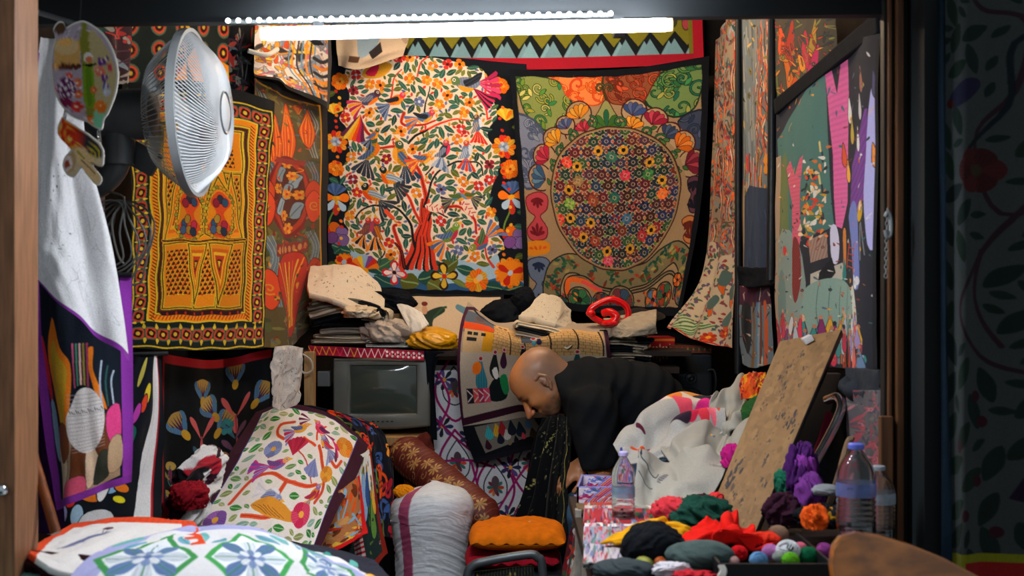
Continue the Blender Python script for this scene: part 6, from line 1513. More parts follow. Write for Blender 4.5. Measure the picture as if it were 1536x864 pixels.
    jn=union([s_cap(hip+Vector((0,-.08,0)),K1,.13,.095),(s_cap(hip+Vector((0,.1,0)),K2,.13,.095),.06),(s_cap(K1,A1_,.092,.07),.03),(s_cap(K2,A2_,.092,.07),.03),(s_ell(hip,(.16,.2,.15)),.06)])
    jf=lambda X,Y,Z: jn(X,Y,Z)+.004*np.sin(Z*60+X*20)*np.sin(X*45+Y*30)
    sdf_obj('jeans',jf,(.12,4.45,.05),(.95,5.28,.92),.0095,mat('blue denim','4a6a84',.9,noise=.3,nscale=30,bump=.4),root)
    for A in (A1_,A2_):
        g=G(); g.ell(A+Vector((-.07,0,-.055)),(.14,.05,.055)); g.build('shoe',M_BLACK,root)
man()
# black sequinned shawl hanging in front of him
def c_seq():
    c=Cv(110,200,'0c0e10',1.3,0,0,70)
    for k in range(150):
        x,y=c.r.uniform(10,108),c.r.uniform(5,195); c.line([(x,y),(x-c.r.uniform(0,2),y+c.r.uniform(2,5))],.8,c.r.choice(['8a8a5c','5a5c44','b8b078','3c4038']),sm=0)
    for k in range(60): c.ell(70-k*.9+c.r.uniform(-2,2),10+k*2.3,.9,1.4,0,'b0a860')
    for x in (98,): 
        for k in range(80): c.ell(x+2*math.sin(k*.3),30+k*2,1,1.3,0,'a89c48')
    return c
sheet('sequinned_shawl',[[(812,624,4.68),(836,622,4.62),(852,625,4.6)],[(796,660,4.66),(830,658,4.60),(856,665,4.58)],[(782,720,4.66),(820,720,4.57),(852,720,4.56)],[(762,790,4.66),(812,800,4.57),(852,800,4.56)]],c_seq(),'black sequinned shawl hanging beneath the man’s face','shawl',fold=hang(.03,4.6,1,.03))
# ---------------------------------------------------------------- left pile
def pile_block(name,pts_top,z0,m,label):
    g=G(); n=len(pts_top); top=[Vector(p) for p in pts_top]; bot=[Vector((p.x,p.y,z0)) for p in top]
    g.add(top+bot,[tuple(range(n)),tuple(range(2*n-1,n-1,-1))]+[(i,(i+1)%n,n+(i+1)%n,n+i) for i in range(n)]); return g.build(name,m,label=label,cat='table',smooth=False)
pile_block('cloth_covered_table',[P(400,665,4.8),P(540,700,4.8),P(470,856,4.05),P(320,836,3.95)],0,M_BLACKCLOTH,'dark cloth covered stand under the bird quilt')
sheet('bird_quilt',[[(384,618,4.75),(432,606,4.78),(500,624,4.78),(552,668,4.7)],[(352,668,4.5),(420,660,4.52),(480,672,4.52),(535,714,4.45)],[(312,732,4.2),(388,722,4.2),(460,736,4.2),(508,762,4.15)],[(268,796,3.9),(362,798,3.86),(440,812,3.84),(478,828,3.86)]],'birdquilt','white quilt of birds and branches with plum border laid over the left heap','quilt',fold=crumple(.012,1.5,2))
sheet('scroll_textile',[[(396,612,5.0),(450,610,5.0),(520,632,5.0)],[(500,640,4.86),(540,636,4.86),(566,648,4.86)],[(535,690,4.72),(560,690,4.72),(586,700,4.8)],[(545,790,4.62),(570,800,4.62),(590,810,4.7)]],'redscroll','red, blue and gold scroll textile spilling over the right of the left heap','textile',fold=crumple(.03,2.5,3),thick=.006)
sheet('figure_hanging',[[(520,690,4.55),(545,680,4.6),(556,672,4.62)],[(524,760,4.45),(548,765,4.5),(570,775,4.5)],[(524,850,4.35),(552,862,4.38),(582,830,4.42)]],'scene','rust-bordered textile with blue and white figures hanging off the left heap','textile',fold=hang(.012,1.5,1),thick=.004)
sheet('orange_patch_textile',[[(510,736,4.25),(528,722,4.3),(540,712,4.35)],[(492,790,4.15),(520,786,4.2),(548,776,4.25)],[(478,836,4.1),(515,822,4.15),(552,800,4.2)]],'redcolor','red-edged patchwork corner in orange and brown under the bird quilt','textile',fold=hang(.01,1.5,1),thick=.004)
def c_rwstripe():
    c=Cv(30,100,'e0d0d0',1.3,0,0,71)
    for k in range(14): c.line([(-4,k*9),(34,k*9-8)],4,'c01c30',sm=0)
    return c
sheet('striped_cloth',[[(528,800,4.3),(540,790,4.3)],[(532,830,4.28),(548,830,4.28)],[(534,880,4.26),(556,880,4.26)]],c_rwstripe(),'red and white striped cloth strip hanging between two patchworks','cloth',fold=hang(.006,1,1))
sheet('black_skirt_cloth',[[(500,800,4.3),(590,780,4.75)],[(500,1000,4.3),(592,1000,4.75)]],None,'black cloth hanging to the floor at the right of the left heap','cloth',fold=hang(.03,3,1),m=M_BLACKCLOTH,n=(40,30))
def c_wr(seed,cols,bg='dcd8d4'):
    c=Cv(90,90,bg,1.1,0,0,seed)
    for k in range(9):
        x,y=c.r.uniform(0,90),c.r.uniform(0,90); c.line([(x,y),(x+c.r.uniform(-40,40),y+c.r.uniform(-40,40)),(x+c.r.uniform(-40,40),y+c.r.uniform(-40,40))],c.r.uniform(8,16),c.r.choice(cols))
    return c
sheet('twisted_cloth',[[(300,680,3.75),(322,674,3.78),(340,690,3.8)],[(268,706,3.7),(300,706,3.66),(334,722,3.75)],[(262,730,3.68),(290,740,3.62),(316,748,3.7)],[(240,776,3.66),(266,786,3.6),(296,790,3.66)]],c_wr(72,['a01c2c','3a1424','181418']),'white, red and plum twisted cloth stuffed beside the lotus cloth','cloth',fold=crumple(.035,3,2),thick=.006)
heap('red_cloth_knot',P(284,762,3.62),(.045,.06,.045),cmat('8a1420'),31,.4,4,label='dark red cloth knot below the twisted white cloth',cat='cloth')
# ---------------------------------------------------------------- foreground left table with quilts
g=G(); g.box((P(225,0,3.7).x,3.55,0),(P(335,0,3.7).x,3.85,P(280,802,3.7).z)); g.build('dark_crate',M_SHELF,label='dark crate hidden under the twisted white cloth',cat='crate',smooth=False,bevel=.004)
g=G(); g.box((-1.2,2.05,.72),(-.25,3.05,.745)); g.box((-1.15,2.1,0),(-1.08,2.17,.72)); g.box((-.36,2.1,0),(-.29,2.17,.72)); g.box((-1.15,2.9,0),(-1.08,2.97,.72)); g.box((-.36,2.9,0),(-.29,2.97,.72))
t=empty('display_table',(-.7,2.5,0),'low table buried under the quilts in the front left corner','table')
g=G(); g.box((-1.2,2.05,.70),(-.40,2.85,.725)); g.build('table_top',M_SHELF,t,smooth=False)
for x in (-1.17,-.47):
    for y in (2.08,2.78): g=G(); g.box((x,y,0),(x+.06,y+.06,.70)); g.build('leg',M_SHELF,t,smooth=False)
sheet('teal_cloth',[[(20,835,2.72),(90,802,2.85),(160,800,2.9)],[(-20,858,2.5),(60,845,2.52),(150,835,2.6)],[(-60,900,2.3),(60,900,2.3),(180,900,2.4)]],None,'teal cloth peeping out under the orange-edged cloth','cloth',m=cmat('6aa49c'),n=(60,40),thick=.008,fold=crumple(.008,2,3))
sheet('dark_teal_cloth',[[(-20,848,2.6),(40,838,2.62),(120,845,2.5)],[(-60,900,2.3),(60,900,2.3),(180,900,2.3)]],None,'dark teal cloth at the very bottom left corner','cloth',m=cmat('16303a'),n=(60,30),thick=.02,fold=crumple(.008,2,5))
sheet('orange_edged_cloth',[[(110,792,3.0),(190,782,3.0),(290,788,3.0)],[(60,822,2.62),(160,808,2.68),(300,806,2.75)],[(42,838,2.45),(110,868,2.3),(330,870,2.3)]],'whiteorange','white cloth with broad orange border lying in the front left','cloth',fold=crumple(.006,2,2),thick=.012)
sheet('maroon_underlay',[[(44,826,2.5),(120,832,2.45),(190,840,2.4)],[(36,846,2.44),(100,868,2.36),(160,886,2.3)]],None,'dark maroon cloth edge under the orange border','cloth',m=cmat('2c1018'),n=(60,16),thick=.02,fold=crumple(.006,2,7))
sheet('dark_multicolour_cloth',[[(400,818,2.85),(480,824,2.85),(560,846,2.8)],[(420,850,2.55),(500,860,2.5),(600,890,2.5)]],'darkmulti','navy-edged cloth with bright drops to the right of the lavender patchwork','cloth',fold=crumple(.006,2,4),thick=.01)
sheet('lavender_patchwork',[[(262,800,2.8),(310,795,2.85),(380,800,2.85),(425,814,2.8)],[(165,826,2.5),(300,818,2.62),(430,828,2.56),(490,842,2.5)],[(110,868,2.22),(300,866,2.26),(450,870,2.25),(560,880,2.2)],[(60,960,2.0),(300,950,2.0),(450,950,2.0),(640,960,2.0)]],'rosetile','white quilt with green and blue rosettes and lavender border in front','quilt',fold=crumple(.010,1.6,8),thick=.012)
# stick
g=G(); g.tube([P(34,598,2.56),P(52,690,2.54),P(84,800,2.5)],.008,10,r2=.0105); 
t=empty('walking_stick',P(84,800,2.75),'brown stick leaning on the left behind the teal cloth','stick'); g.build('shaft',mat('amber wood','8a4a20',.35,noise=.6,nscale=12,stretch=(4,4,1)),t)
g=G(); g.tube([P(34,566,2.57),P(35,602,2.555)],.015,12); g.build('rubber_grip',M_BLACK,t)

# ---------------------------------------------------------------- centre floor things
# bolster
def bro(V): return None
def c_brocade():
    c=Cv(240,120,'5a1e16',1.3,0,0,74)
    for k in range(34): c.line([(k*7.5,0),(k*7.5+6,120)],.8,'8a4030',sm=0)
    for k in range(14):
        x=10+k*17; y=38+5*math.sin(k*2)
        for i in range(8): c.tear(x,y,8,2.5,i*.785,'a8844c')
        c.spiral(x+8,y+12,5,k,1,1,'a8844c')
    for k in range(34): c.ell(k*7.2,62,1.6,3,0,'9a7444')
    for k in range(60): c.line([(k*4,80),(k*4+2,100)],.8,'6a2c20',sm=0)
    return c
t=None
A_,B_=P(592,668,4.95),P(742,790,4.55)
def bolster():
    a=c_brocade().final(); nv,nu=a.shape[:2]; d=(B_-A_); L=d.length; d=d.normalized(); up=Vector((0,0,1)); up=(up-d*up.dot(d)).normalized(); s=d.cross(up)
    V=[]
    for j in range(nv):
        th=2*math.pi*j/(nv-1)-1.2
        for i in range(nu):
            q=i/(nu-1); r=.075*(min(1,(q*9)**.5)*min(1,((1-q)*9)**.5))*(1+.03*math.sin(q*30+th*3)); V.append(A_+d*L*q+(up*math.cos(th)-s*math.sin(th)*-1)*r)
    V=np.array([list(v) for v in V]); i=np.arange(nv-1)[:,None]*nu+np.arange(nu-1)[None,:]
    return tag(mesh_np('bolster',V,np.stack([i,i+nu,i+nu+1,i+1],-1).reshape(-1,4),a.reshape(-1,3),mat('brocade',attr=True,rough=.55,spec=.4,noise=.1,nscale=100,bump=.3)),'rust brocade bolster with gold pattern leaning behind the white sack','bolster')
bolster()
sheet('brocade_corner',[[(620,660,5.0),(640,648,5.0),(650,668,5.0)],[(610,690,4.9),(630,690,4.88),(655,700,4.88)]],None,'dark rust cloth corner sticking up behind the bolster','cloth',m=cmat('4a1c18'),n=(20,20),fold=crumple(.01,2,1))
# woven sack
def sack():
    c=Cv(200,260,'d4d8dc',1.2,0,0,75); c.rect(0,0,200,260,'d4d8dc')
    for k in range(110): c.line([(0,k*2.4),(200,k*2.4)],.6,'c6cace',sm=0)
    c.poly([(24,0),(34,0),(37,260),(26,260)],'9c4464'); a=c.final(); nv,nu=a.shape[:2]
    cx=P(646,800,4.33); V=[]; ztop=P(646,742,4.33).z
    v=np.linspace(0,1,nv)[:,None]; u=np.linspace(0,1,nu)[None,:]; ph=u*2*np.pi+np.pi
    top=.12
    prof=np.where(v<.22,np.sin(np.clip(v/.22,0,1)*np.pi/2)**.75,1.0); z=np.where(v<.22,ztop+.03-.095*(1-np.cos(v/.22*np.pi/2)),ztop-.065-(v-.22)/.78*(ztop-.075))
    r=prof*(.128+.014*np.sin(v*9+.5)); wr=.0075*(fbm(ph*.9+1.5*fbm(ph*2,v*8,8),v*40+2*np.sin(ph*1.7),3,3,True)-.5)*np.where(v>.2,1,.4)
    r=r+wr+.012*(fbm(ph*1.2,v*5,4)-.5); dent=.02*(fbm(np.cos(ph)*2*prof+5,np.sin(ph)*2*prof+5,6)-.5)*(v<.25)
    X=cx.x+r*np.cos(ph)*1.05; Y=4.36+r*np.sin(ph)*.95; Z=z+dent+0*ph+.012*(v<.25)*np.cos(ph*1.0+.6)
    Vn=np.stack([X,Y+0*X,Z+0*X],-1).reshape(-1,3); i=np.arange(nv-1)[:,None]*nu+np.arange(nu-1)[None,:]
    return tag(mesh_np('woven_sack',Vn,np.stack([i,i+nu,i+nu+1,i+1],-1).reshape(-1,4),a.reshape(-1,3),mat('woven plastic',attr=True,rough=.5,spec=.4,noise=.08,nscale=80,bump=.3,bscale=300)),'full white woven plastic sack with one pink stripe','sack')
sack()
heap('yellow_scrap',P(606,745,4.33),(.03,.03,.022),cmat('e08a10'),33,.4,4,label='orange scrap of cloth between sack and bolster',cat='cloth')
# chair with cushions
t=empty('metal_chair',P(775,900,4.1),'grey metal folding chair carrying two cushions, its back nearest','chair')
g=G(); Yc=3.85; g.tube([P(690,980,Yc),P(700,872,Yc),P(708,850,Yc),P(730,842,Yc),P(790,832,Yc),P(806,836,Yc),P(814,856,Yc),P(820,980,Yc)],.014,10,sm=5); g.build('back_frame',M_GREYMET,t)
def c_black_gold():
    c=Cv(60,40,'14161a',1.3,0,0,76)
    for k in range(24): c.line([(k*3,0),(k*3-6,40)],.7,'4a4c34',sm=0); c.ell(c.r.uniform(0,60),c.r.uniform(0,40),1,1,0,'a89c50')
    return c
sheet('back_panel',[[(712,858,Yc+.012),(800,848,Yc+.012)],[(706,960,Yc+.012),(812,960,Yc+.012)]],c_black_gold(),parent=t,thick=.01)
g=G(); q=P(775,832,4.25); g.box((q.x-.15,3.98,q.z-.03),(q.x+.15,4.34,q.z-.005)); g.build('seat',M_BLACK,t,bevel=.008)
for dx in (-.14,.14):
    for y,nm in ((4.0,'leg'),(4.32,'leg')): g=G(); g.tube([(q.x+dx,y,q.z-.02),(q.x+dx*1.05,y+.0,.0)],.011,8); g.build(nm,M_GREYMET,t)
def cushion(name,pa,pb,Y,hx_,hy_,hz,z,m,label,seed,colf=None):
    cx=(pa+pb)/2; 
    n=60; u=np.linspace(-1,1,n)[None,:]; v=np.linspace(-1,1,n)[:,None]; V=[];
    C=P(cx,0,Y).x; h=(np.clip(1-np.abs(u)**3.2,0,1)*np.clip(1-np.abs(v)**3.2,0,1))**.45
    ax_=1-.10*(1-np.abs(v)**2)*0; wob=.006*(fbm(u*3+5,v*3+5,seed)-.5)*2
    xs=u*hx_*(1-.06*v*v)+0*v; ys=v*hy_*(1-.06*u*u)
    top=z+hz*h+wob*h*2+.004*np.sin(u*20)*(np.abs(v)>.8); bot=z-hz*.75*h
    Vt=np.stack([C+xs,Y+ys,top],-1).reshape(-1,3); Vb=np.stack([C+xs,Y+ys,bot],-1).reshape(-1,3)
    i=np.arange(n-1)[:,None]*n+np.arange(n-1)[None,:]; q=np.stack([i,i+1,i+n+1,i+n],-1).reshape(-1,4)
    V=np.concatenate([Vt,Vb]); return tag(mesh_np(name,V,np.concatenate([q,q[:,::-1]+n*n]),None,m),label,'cushion')
zq=P(775,832,4.25).z
cushion('cushion',700,838,4.15,.155,.16,.033,zq+.023,cmat('9a1224'),'flat crimson cushion under the orange one on the metal chair',3)
cushion('cushion',706,846,4.14,.158,.16,.045,zq+.088,cmat('d8700c'),'puffy orange cushion on top of the crimson one',5)
g=G(); q=P(788,785,4.1); g.box(q+Vector((-.017,0,-.003)),q+Vector((.017,.004,.004)),Matrix.Rotation(-.15,3,'Y')); 
g.build('cushion_tag',M_WHITE,label='small white paper tag on the orange cushion',cat='tag')
# ---------------------------------------------------------------- right table
ZT=.745
t=empty('work_table',(.6,3.1,0),'cloth-covered work table at the right carrying sewing scraps','table')
g=G(); g.box((.165,2.62,ZT-.03),(.89,3.68,ZT)); g.build('table_top',M_SHELF,t,smooth=False,bevel=.004)
for x,y in ((.2,2.66),(.82,2.66),(.2,3.6),(.82,3.6)): g=G(); g.box((x,y,0),(x+.05,y+.05,ZT-.03)); g.build('leg',M_SHELF,t,smooth=False)
def c_denimred():
    c=Cv(50,120,'5a1c24',1.2,0,0,77); busy(c,['d82c24','e85a34','3a6a44','4a6a9a','e8e0e0','8a1c24','2c3050'],110,8,18); return c
sheet('patterned_skirt_cloth',[[(860,775,3.75),(884,770,3.7)],[(850,810,3.75),(882,820,3.68)],[(838,870,3.75),(876,880,3.66)],[(830,960,3.75),(874,960,3.66)]],c_denimred(),'red patterned cloth hanging down the left side of the work table','cloth',fold=hang(.012,1.5,1))
sheet('cream_skirt_cloth',[[(872,800,3.5),(884,790,3.48)],[(856,850,3.5),(884,850,3.46)],[(836,930,3.5),(886,930,3.44)]],c_speck(78,'bcb0a0'),'cream cloth hanging at the front left corner of the work table','cloth',fold=hang(.01,1,1))
# printed tray
M_BOXIN=cmat('8a88c0')
def tray():
    Y=3.55; t=empty('printed_basket',P(905,760,Y),'open box covered in red and lilac paisley cloth beside the water bottle','box')
    a,b=P(866,762,Y),P(958,732,Y); z0,z1=a.z,b.z; y2=Y+.2
    sheet('front_side',[[(865,730,Y),(958,730,Y)],[(865,764,Y),(958,764,Y)]],'boxprint',parent=t,thick=.006)
    p=[P(868,712,y2),P(950,716,y2)]
    sheet('rear_side',[[(872,712,y2),(966,716,y2)],[(872,750,y2),(966,752,y2)]],'boxprint',parent=t,thick=.006)
    for x1,x2 in ((865,872),(957,965)):
        A,B=P(x1,730,Y),P(x2,712,y2); g=G(); g.add([(A.x,Y,z0),(A.x,Y,A.z),(B.x,y2,B.z),(B.x,y2,z0),(A.x+.006,Y,z0),(A.x+.006,Y,A.z),(B.x+.006,y2,B.z),(B.x+.006,y2,z0)],[(0,1,2,3),(7,6,5,4),(0,4,5,1),(1,5,6,2),(2,6,7,3),(3,7,4,0)]); g.build('side_panel',M_BOXIN,t,smooth=False)
    g=G(); g.box((a.x,Y,z0),(b.x,y2,z0+.005)); g.build('bottom',M_BOXIN,t,smooth=False)
tray()
# wooden frame box with folded fabrics
def crate():
    Y=3.35; t=empty('wooden_crate',P(910,800,Y),'thin wooden frame crate holding folded printed fabrics','crate')
    g=G(); a,b=P(866,772,Y),P(962,764,Y); g.box((a.x,Y,a.z),(b.x+.05,Y+.10,b.z)); g.build('top_board',mat('old brown batten','6e5638',.7,noise=.3,nscale=20),t,smooth=False,bevel=.002)
    a,b=P(863,880,Y),P(872,764,Y); g=G(); g.box((a.x,Y-.01,a.z),(b.x,Y+.02,b.z)); g.build('upright',mat('whitewashed wood','a8a094',.7,noise=.3),t,smooth=False,bevel=.002)
crate()
cols_=['b8402c','d8d0c8','a82c34','c8c4cc','e0dcd8','8a94a8','a84848','c0b4bc','5a7a6a','d0ccd4']
for k in range(8):
    Y=3.26-k*.082; py=lambda yy,dz=0: 432+(.595-dz)*1900/yy; h_=.012+.006*(k%3)
    c=Cv(110,24,cols_[k],1.1,0,0,80+k); busy(c,['c83a40','7a88b0','b8b0b0','c87090','3a7a50','b8a8a0','30344c','a83030'],150,3.5,7)
    sheet('folded_fabric',[[(877,py(Y+.16,h_+.004),Y+.16),(930,py(Y+.16,h_+.004),Y+.16),(1010,py(Y+.16,h_+.004),Y+.16)],[(875,py(Y,h_),Y),(930,py(Y-.01,h_+.003),Y-.01),(1010,py(Y,h_),Y)],[(875,py(Y,.001),Y),(930,py(Y-.01,.001),Y-.01),(1010,py(Y,.001),Y)]],c,
      ['rust printed fabric folded on top in the crate','white fabric fold second from the top in the crate','red fabric fold third from the top in the crate','grey lilac fabric fold fourth from the top in the crate','white patterned fabric fold fifth from the top in the crate','blue grey fabric fold sixth from the top in the crate','rose patterned fabric fold near the bottom of the crate','lowest visible lilac fabric fold of the crate'][k],'fabric',fold=crumple(.004,3,k),group='folded fabrics in the crate')
facebox('fabric_bundle',876,1000,868,930,2.60,.015,'fabric_stack','bundle of mixed printed fabric edges at the front of the work table','fabric',cmat('6a5a5c'))
# bottles
M_PET=mat('clear plastic','f4f8fa',.05,trans=1,ior=1.06,spec=1.0,coat=.6)
def bottle(base,h,r,label,cap,lab_z,labcol,vol):
    t=empty('water_bottle',base,label,'bottle')
    p=[(0,0.004),(.7,0),(.95,.02),(1,.05)]
    prof=[(r*.0,.006),(r*.75,.0),(r*.95,.012),(r,.03)]
    for k in range(9):
        z=.06+k*.055; prof+=[(r,z*h),(r*.955,(z+.018)*h),(r,(z+.036)*h)]
    prof+=[(r,.58*h),(r*1.0,.64*h),(r*.93,.72*h),(r*.72,.80*h),(r*.46,.87*h),(r*.33,.905*h),(r*.33,.93*h)]
    g=G(); g.lathe(prof,base,n=36); inner=[(max(0,a-.0012),b_+.0006) for a,b_ in prof][::-1]; g.lathe(inner,base,n=36); g.build('bottle_body',M_PET,t)
    g=G(); g.lathe([(0,.99*h),(r*.34,.985*h),(r*.40,.975*h),(r*.41,.93*h),(r*.36,.925*h),(0,.925*h)],base,n=28); g.build('screw_cap',mat('cap '+cap,cap,.4),t)
    g=G(); g.lathe([(r*1.012,lab_z*h),(r*1.012,(lab_z+.14)*h)],base,n=36); g.build('paper_label',mat('label '+labcol,labcol,.5,noise=.3,nscale=60,alpha=.55),t)
    return t
bottle(P(935,784,3.12),.178,.0285,'small clear water bottle with lilac cap beside the paisley box','b8b0e0',.36,'7aa8c8',0)
bottle(P(1284,806,2.72),.205,.042,'large clear water bottle with blue cap at the right end of the table','5a68c8',.44,'7088d0',0)
bottle(P(1318,812,2.80),.17,.036,'clear bottle without visible cap behind the large blue-capped one','8a9098',.50,'a8b8c8',0)
# white cloth heap
M_W2=mat('unbleached white cotton','a6a49a',.92,spec=.1,noise=.06,nscale=20,bump=.35,bscale=280)
heap('cloth_mound',P(1075,765,3.85),(.18,.15,.10),cmat('8a8478'),41,.3,3,label='grey cloth mound under the white cloths',cat='cloth')
sheet('printed_white_cloth',[[(930,668,3.95),(960,618,4.1),(1010,598,4.2),(1060,598,4.2),(1092,606,4.1)],[(928,680,3.85),(965,650,3.9),(1010,625,3.95),(1060,618,4.0),(1090,622,3.95)],[(932,682,3.8),(975,676,3.8),(1020,658,3.82),(1060,650,3.85),(1088,648,3.85)],[(934,700,3.78),(975,700,3.72),(1015,690,3.75),(1050,676,3.8),(1080,672,3.82)]],'fabricwhite','white cloth with orange, magenta and violet shapes folded over the heap','cloth',fold=drape(.045,1.6,3,1.2),thick=.008)
sheet('white_cloth',[[(1010,690,3.75),(1050,645,3.85),(1088,628,3.9),(1140,610,4.0)],[(1008,700,3.65),(1048,672,3.7),(1090,660,3.72),(1150,650,3.85)],[(1020,712,3.6),(1060,700,3.58),(1100,690,3.6),(1150,690,3.7)],[(1050,722,3.55),(1075,716,3.5),(1110,716,3.5),(1140,730,3.55)]],None,'thick rumpled white cloth across the middle of the heap','cloth',m=M_W2,n=(150,130),thick=.008,fold=drape(.055,2.0,7,.5))
sheet('white_cloth',[[(1068,600,4.05),(1105,572,4.15),(1130,560,4.2)],[(1060,630,3.95),(1100,610,3.95),(1140,590,4.0)],[(1070,660,3.85),(1108,650,3.8),(1148,640,3.85)]],None,'white cloth bunched up under the orange and yellow scrap','cloth',m=M_W2,n=(90,90),thick=.008,fold=drape(.04,1.6,9))
def c_draw():
    c=Cv(120,140,'aeaca2',1.3,0,0,90); c.line([(3,10),(3,30),(14,36),(26,42),(30,34)],1.2,'3c3c40'); c.ell(36,40,9,4,-.7,'8a8a8a'); 
    for k in range(5): c.line([(29+k*2,46-k*3),(34+k*2,48-k*3)],.8,'3c3c40',sm=0)
    c.line([(4,52),(14,58),(22,54)],1,'3c3c40'); c.poly([(3,8),(7,24),(3,30)],'2c2c30'); return c
sheet('white_cloth',[[(958,678,3.6),(1000,680,3.62),(1050,682,3.62),(1080,690,3.62)],[(956,700,3.5),(1000,704,3.5),(1040,706,3.5),(1085,712,3.52)],[(955,735,3.42),(990,735,3.38),(1030,735,3.36),(1072,738,3.4)],[(952,765,3.36),(975,765,3.3),(1005,766,3.26),(1045,766,3.3)],[(950,778,3.3),(968,782,3.24),(990,784,3.22),(1010,782,3.24)]],c_draw(),'white cloth with a small ink line drawing draped toward the bottle','cloth',thick=.007,fold=drape(.036,1.7,4,2.2),res=1)
def c_multi(seed,cols,bg):
    c=Cv(70,50,bg,1.2,0,0,seed); busy(c,cols,30,10,26); return c
sheet('orange_scrap',[[(1112,566,4.0),(1130,560,4.02),(1148,562,4.05)],[(1110,580,3.94),(1130,576,3.92),(1150,578,3.95)],[(1112,600,3.9),(1132,596,3.88),(1148,590,3.9)]],c_multi(91,['f0a818','e8501c','8a1c34','e8481c'],'e8601c'),'orange and yellow scrap on top of the white cloths','cloth',fold=crumple(.02,2,3),thick=.006)
sheet('canvas_underside',[[(1078,692,3.62),(1100,690,3.65),(1120,700,3.7)],[(1045,728,3.5),(1070,726,3.48),(1095,735,3.5)],[(1010,765,3.36),(1035,762,3.34),(1068,766,3.34)],[(985,786,3.27),(1005,784,3.26),(1030,782,3.26)]],None,'brown underside of the drawing-printed cloth turned over beside the board','cloth',m=cmat('6e5c44'),n=(60,60),thick=.006,fold=drape(.02,1.5,5,1.2))
heap('green_cloth',P(1142,640,3.85),(.05,.06,.05),cmat('2c5a2c'),51,.4,4,label='dark green cloth tucked behind the leaning board',cat='cloth')
heap('magenta_cloth',P(1100,700,3.5),(.03,.04,.035),cmat('c0207c'),52,.4,4,label='small magenta cloth poking out left of the leaning board',cat='cloth')
# leaning board
def board():
    V=[P(1064,770,3.1),P(1132,800,2.98),P(1262,494,3.5),P(1170,512,3.56)]
    n=Vector(V[1]-V[0]).cross(V[3]-V[0]).normalized(); n=n if n.y>0 else -n
    a=c=Cv(110,300,'82623d',1.3,0,0,92)
    for k in range(500): x,y=c.r.uniform(0,110),c.r.uniform(0,300); c.ell(x,y,c.r.uniform(2,9),c.r.uniform(3,14),0,c.r.choice(['80603c','83633e','7e5e3a','856540']))
    c.scatter
    for x,y,s_ in [(38,60,6),(30,75,5),(55,35,5),(70,60,4),(50,110,4),(62,140,6),(70,138,5),(85,150,8),(95,152,7),(60,180,3),(30,170,4),(20,238,11),(26,226,9),(14,248,9),(70,210,7),(40,262,6),(55,270,5),(30,285,7),(86,240,6),(75,90,4),(45,90,5),(20,120,4)]:
        for k in range(9):
            xx,yy,q=x+c.r.gauss(0,s_*.6),y+c.r.gauss(0,s_),c.r.uniform(.5,s_*.45); c.ell(xx,yy,q*.7,q*1.5,c.r.uniform(-.3,.5),c.r.choice(['3a3230','4a3c34','2c282a','5a4838']))
    for k in range(60): c.ell(c.r.uniform(3,107),c.r.uniform(3,297),c.r.uniform(.4,1.4),c.r.uniform(.4,2),0,'5a4434')
    for k in range(20): x,y=c.r.uniform(5,100),c.r.uniform(5,280); c.line([(x,y),(x-c.r.uniform(2,8),y+c.r.uniform(5,18))],.6,'7a5c3c')
    al=c.final(); nv,nu=al.shape[:2]; u=np.linspace(0,1,nu)[None,:,None]; v=np.linspace(0,1,nv)[:,None,None]; Q=[np.array(list(q)) for q in V]
    Fv=(Q[3]*(1-u)+Q[2]*u)*(1-v)+(Q[0]*(1-u)+Q[1]*u)*v; F1=Fv.reshape(-1,3); F2=F1+np.array(n)*.018
    i=np.arange(nv-1)[:,None]*nu+np.arange(nu-1)[None,:]; q=np.stack([i,i+nu,i+nu+1,i+1],-1).reshape(-1,4); N_=nu*nv
    b=np.array(list(range(nu))+[k*nu+nu-1 for k in range(1,nv)]+[(nv-1)*nu+k for k in range(nu-2,-1,-1)]+[k*nu for k in range(nv-2,0,-1)]); bn=np.roll(b,-1)
    nq=len(q); Fq=np.concatenate([q,q[:,::-1]+N_,np.stack([b,bn,bn+N_,b+N_],-1)]); fm=np.zeros(len(Fq)); fm[nq:]=1; 
    cc=al.reshape(-1,3); 
    t=empty('leaning_board',V[0],'tall stained brown board leaning diagonally over the work table','board')
    mesh_np('board_panel',np.concatenate([F1,F2]),Fq,np.concatenate([cc,cc]),[mat('stained hardboard',attr=True,rough=.7,noise=.1,nscale=60,bump=.3),M_BLACK],t,smooth=False,fm=fm)
    g=G(); m0=P(1212,511,3.50); g.box(m0+Vector((-.012,-.006,-.006)),m0+Vector((.014,.03,.012)),Matrix.Rotation(-.5,3,'Y')); g.build('metal_clip',mat('white clip','c8c8c8',.4),t,bevel=.002)
    W=[q+n*.02 for q in V]; sh=Vector((.05,.02,-.01))
board()
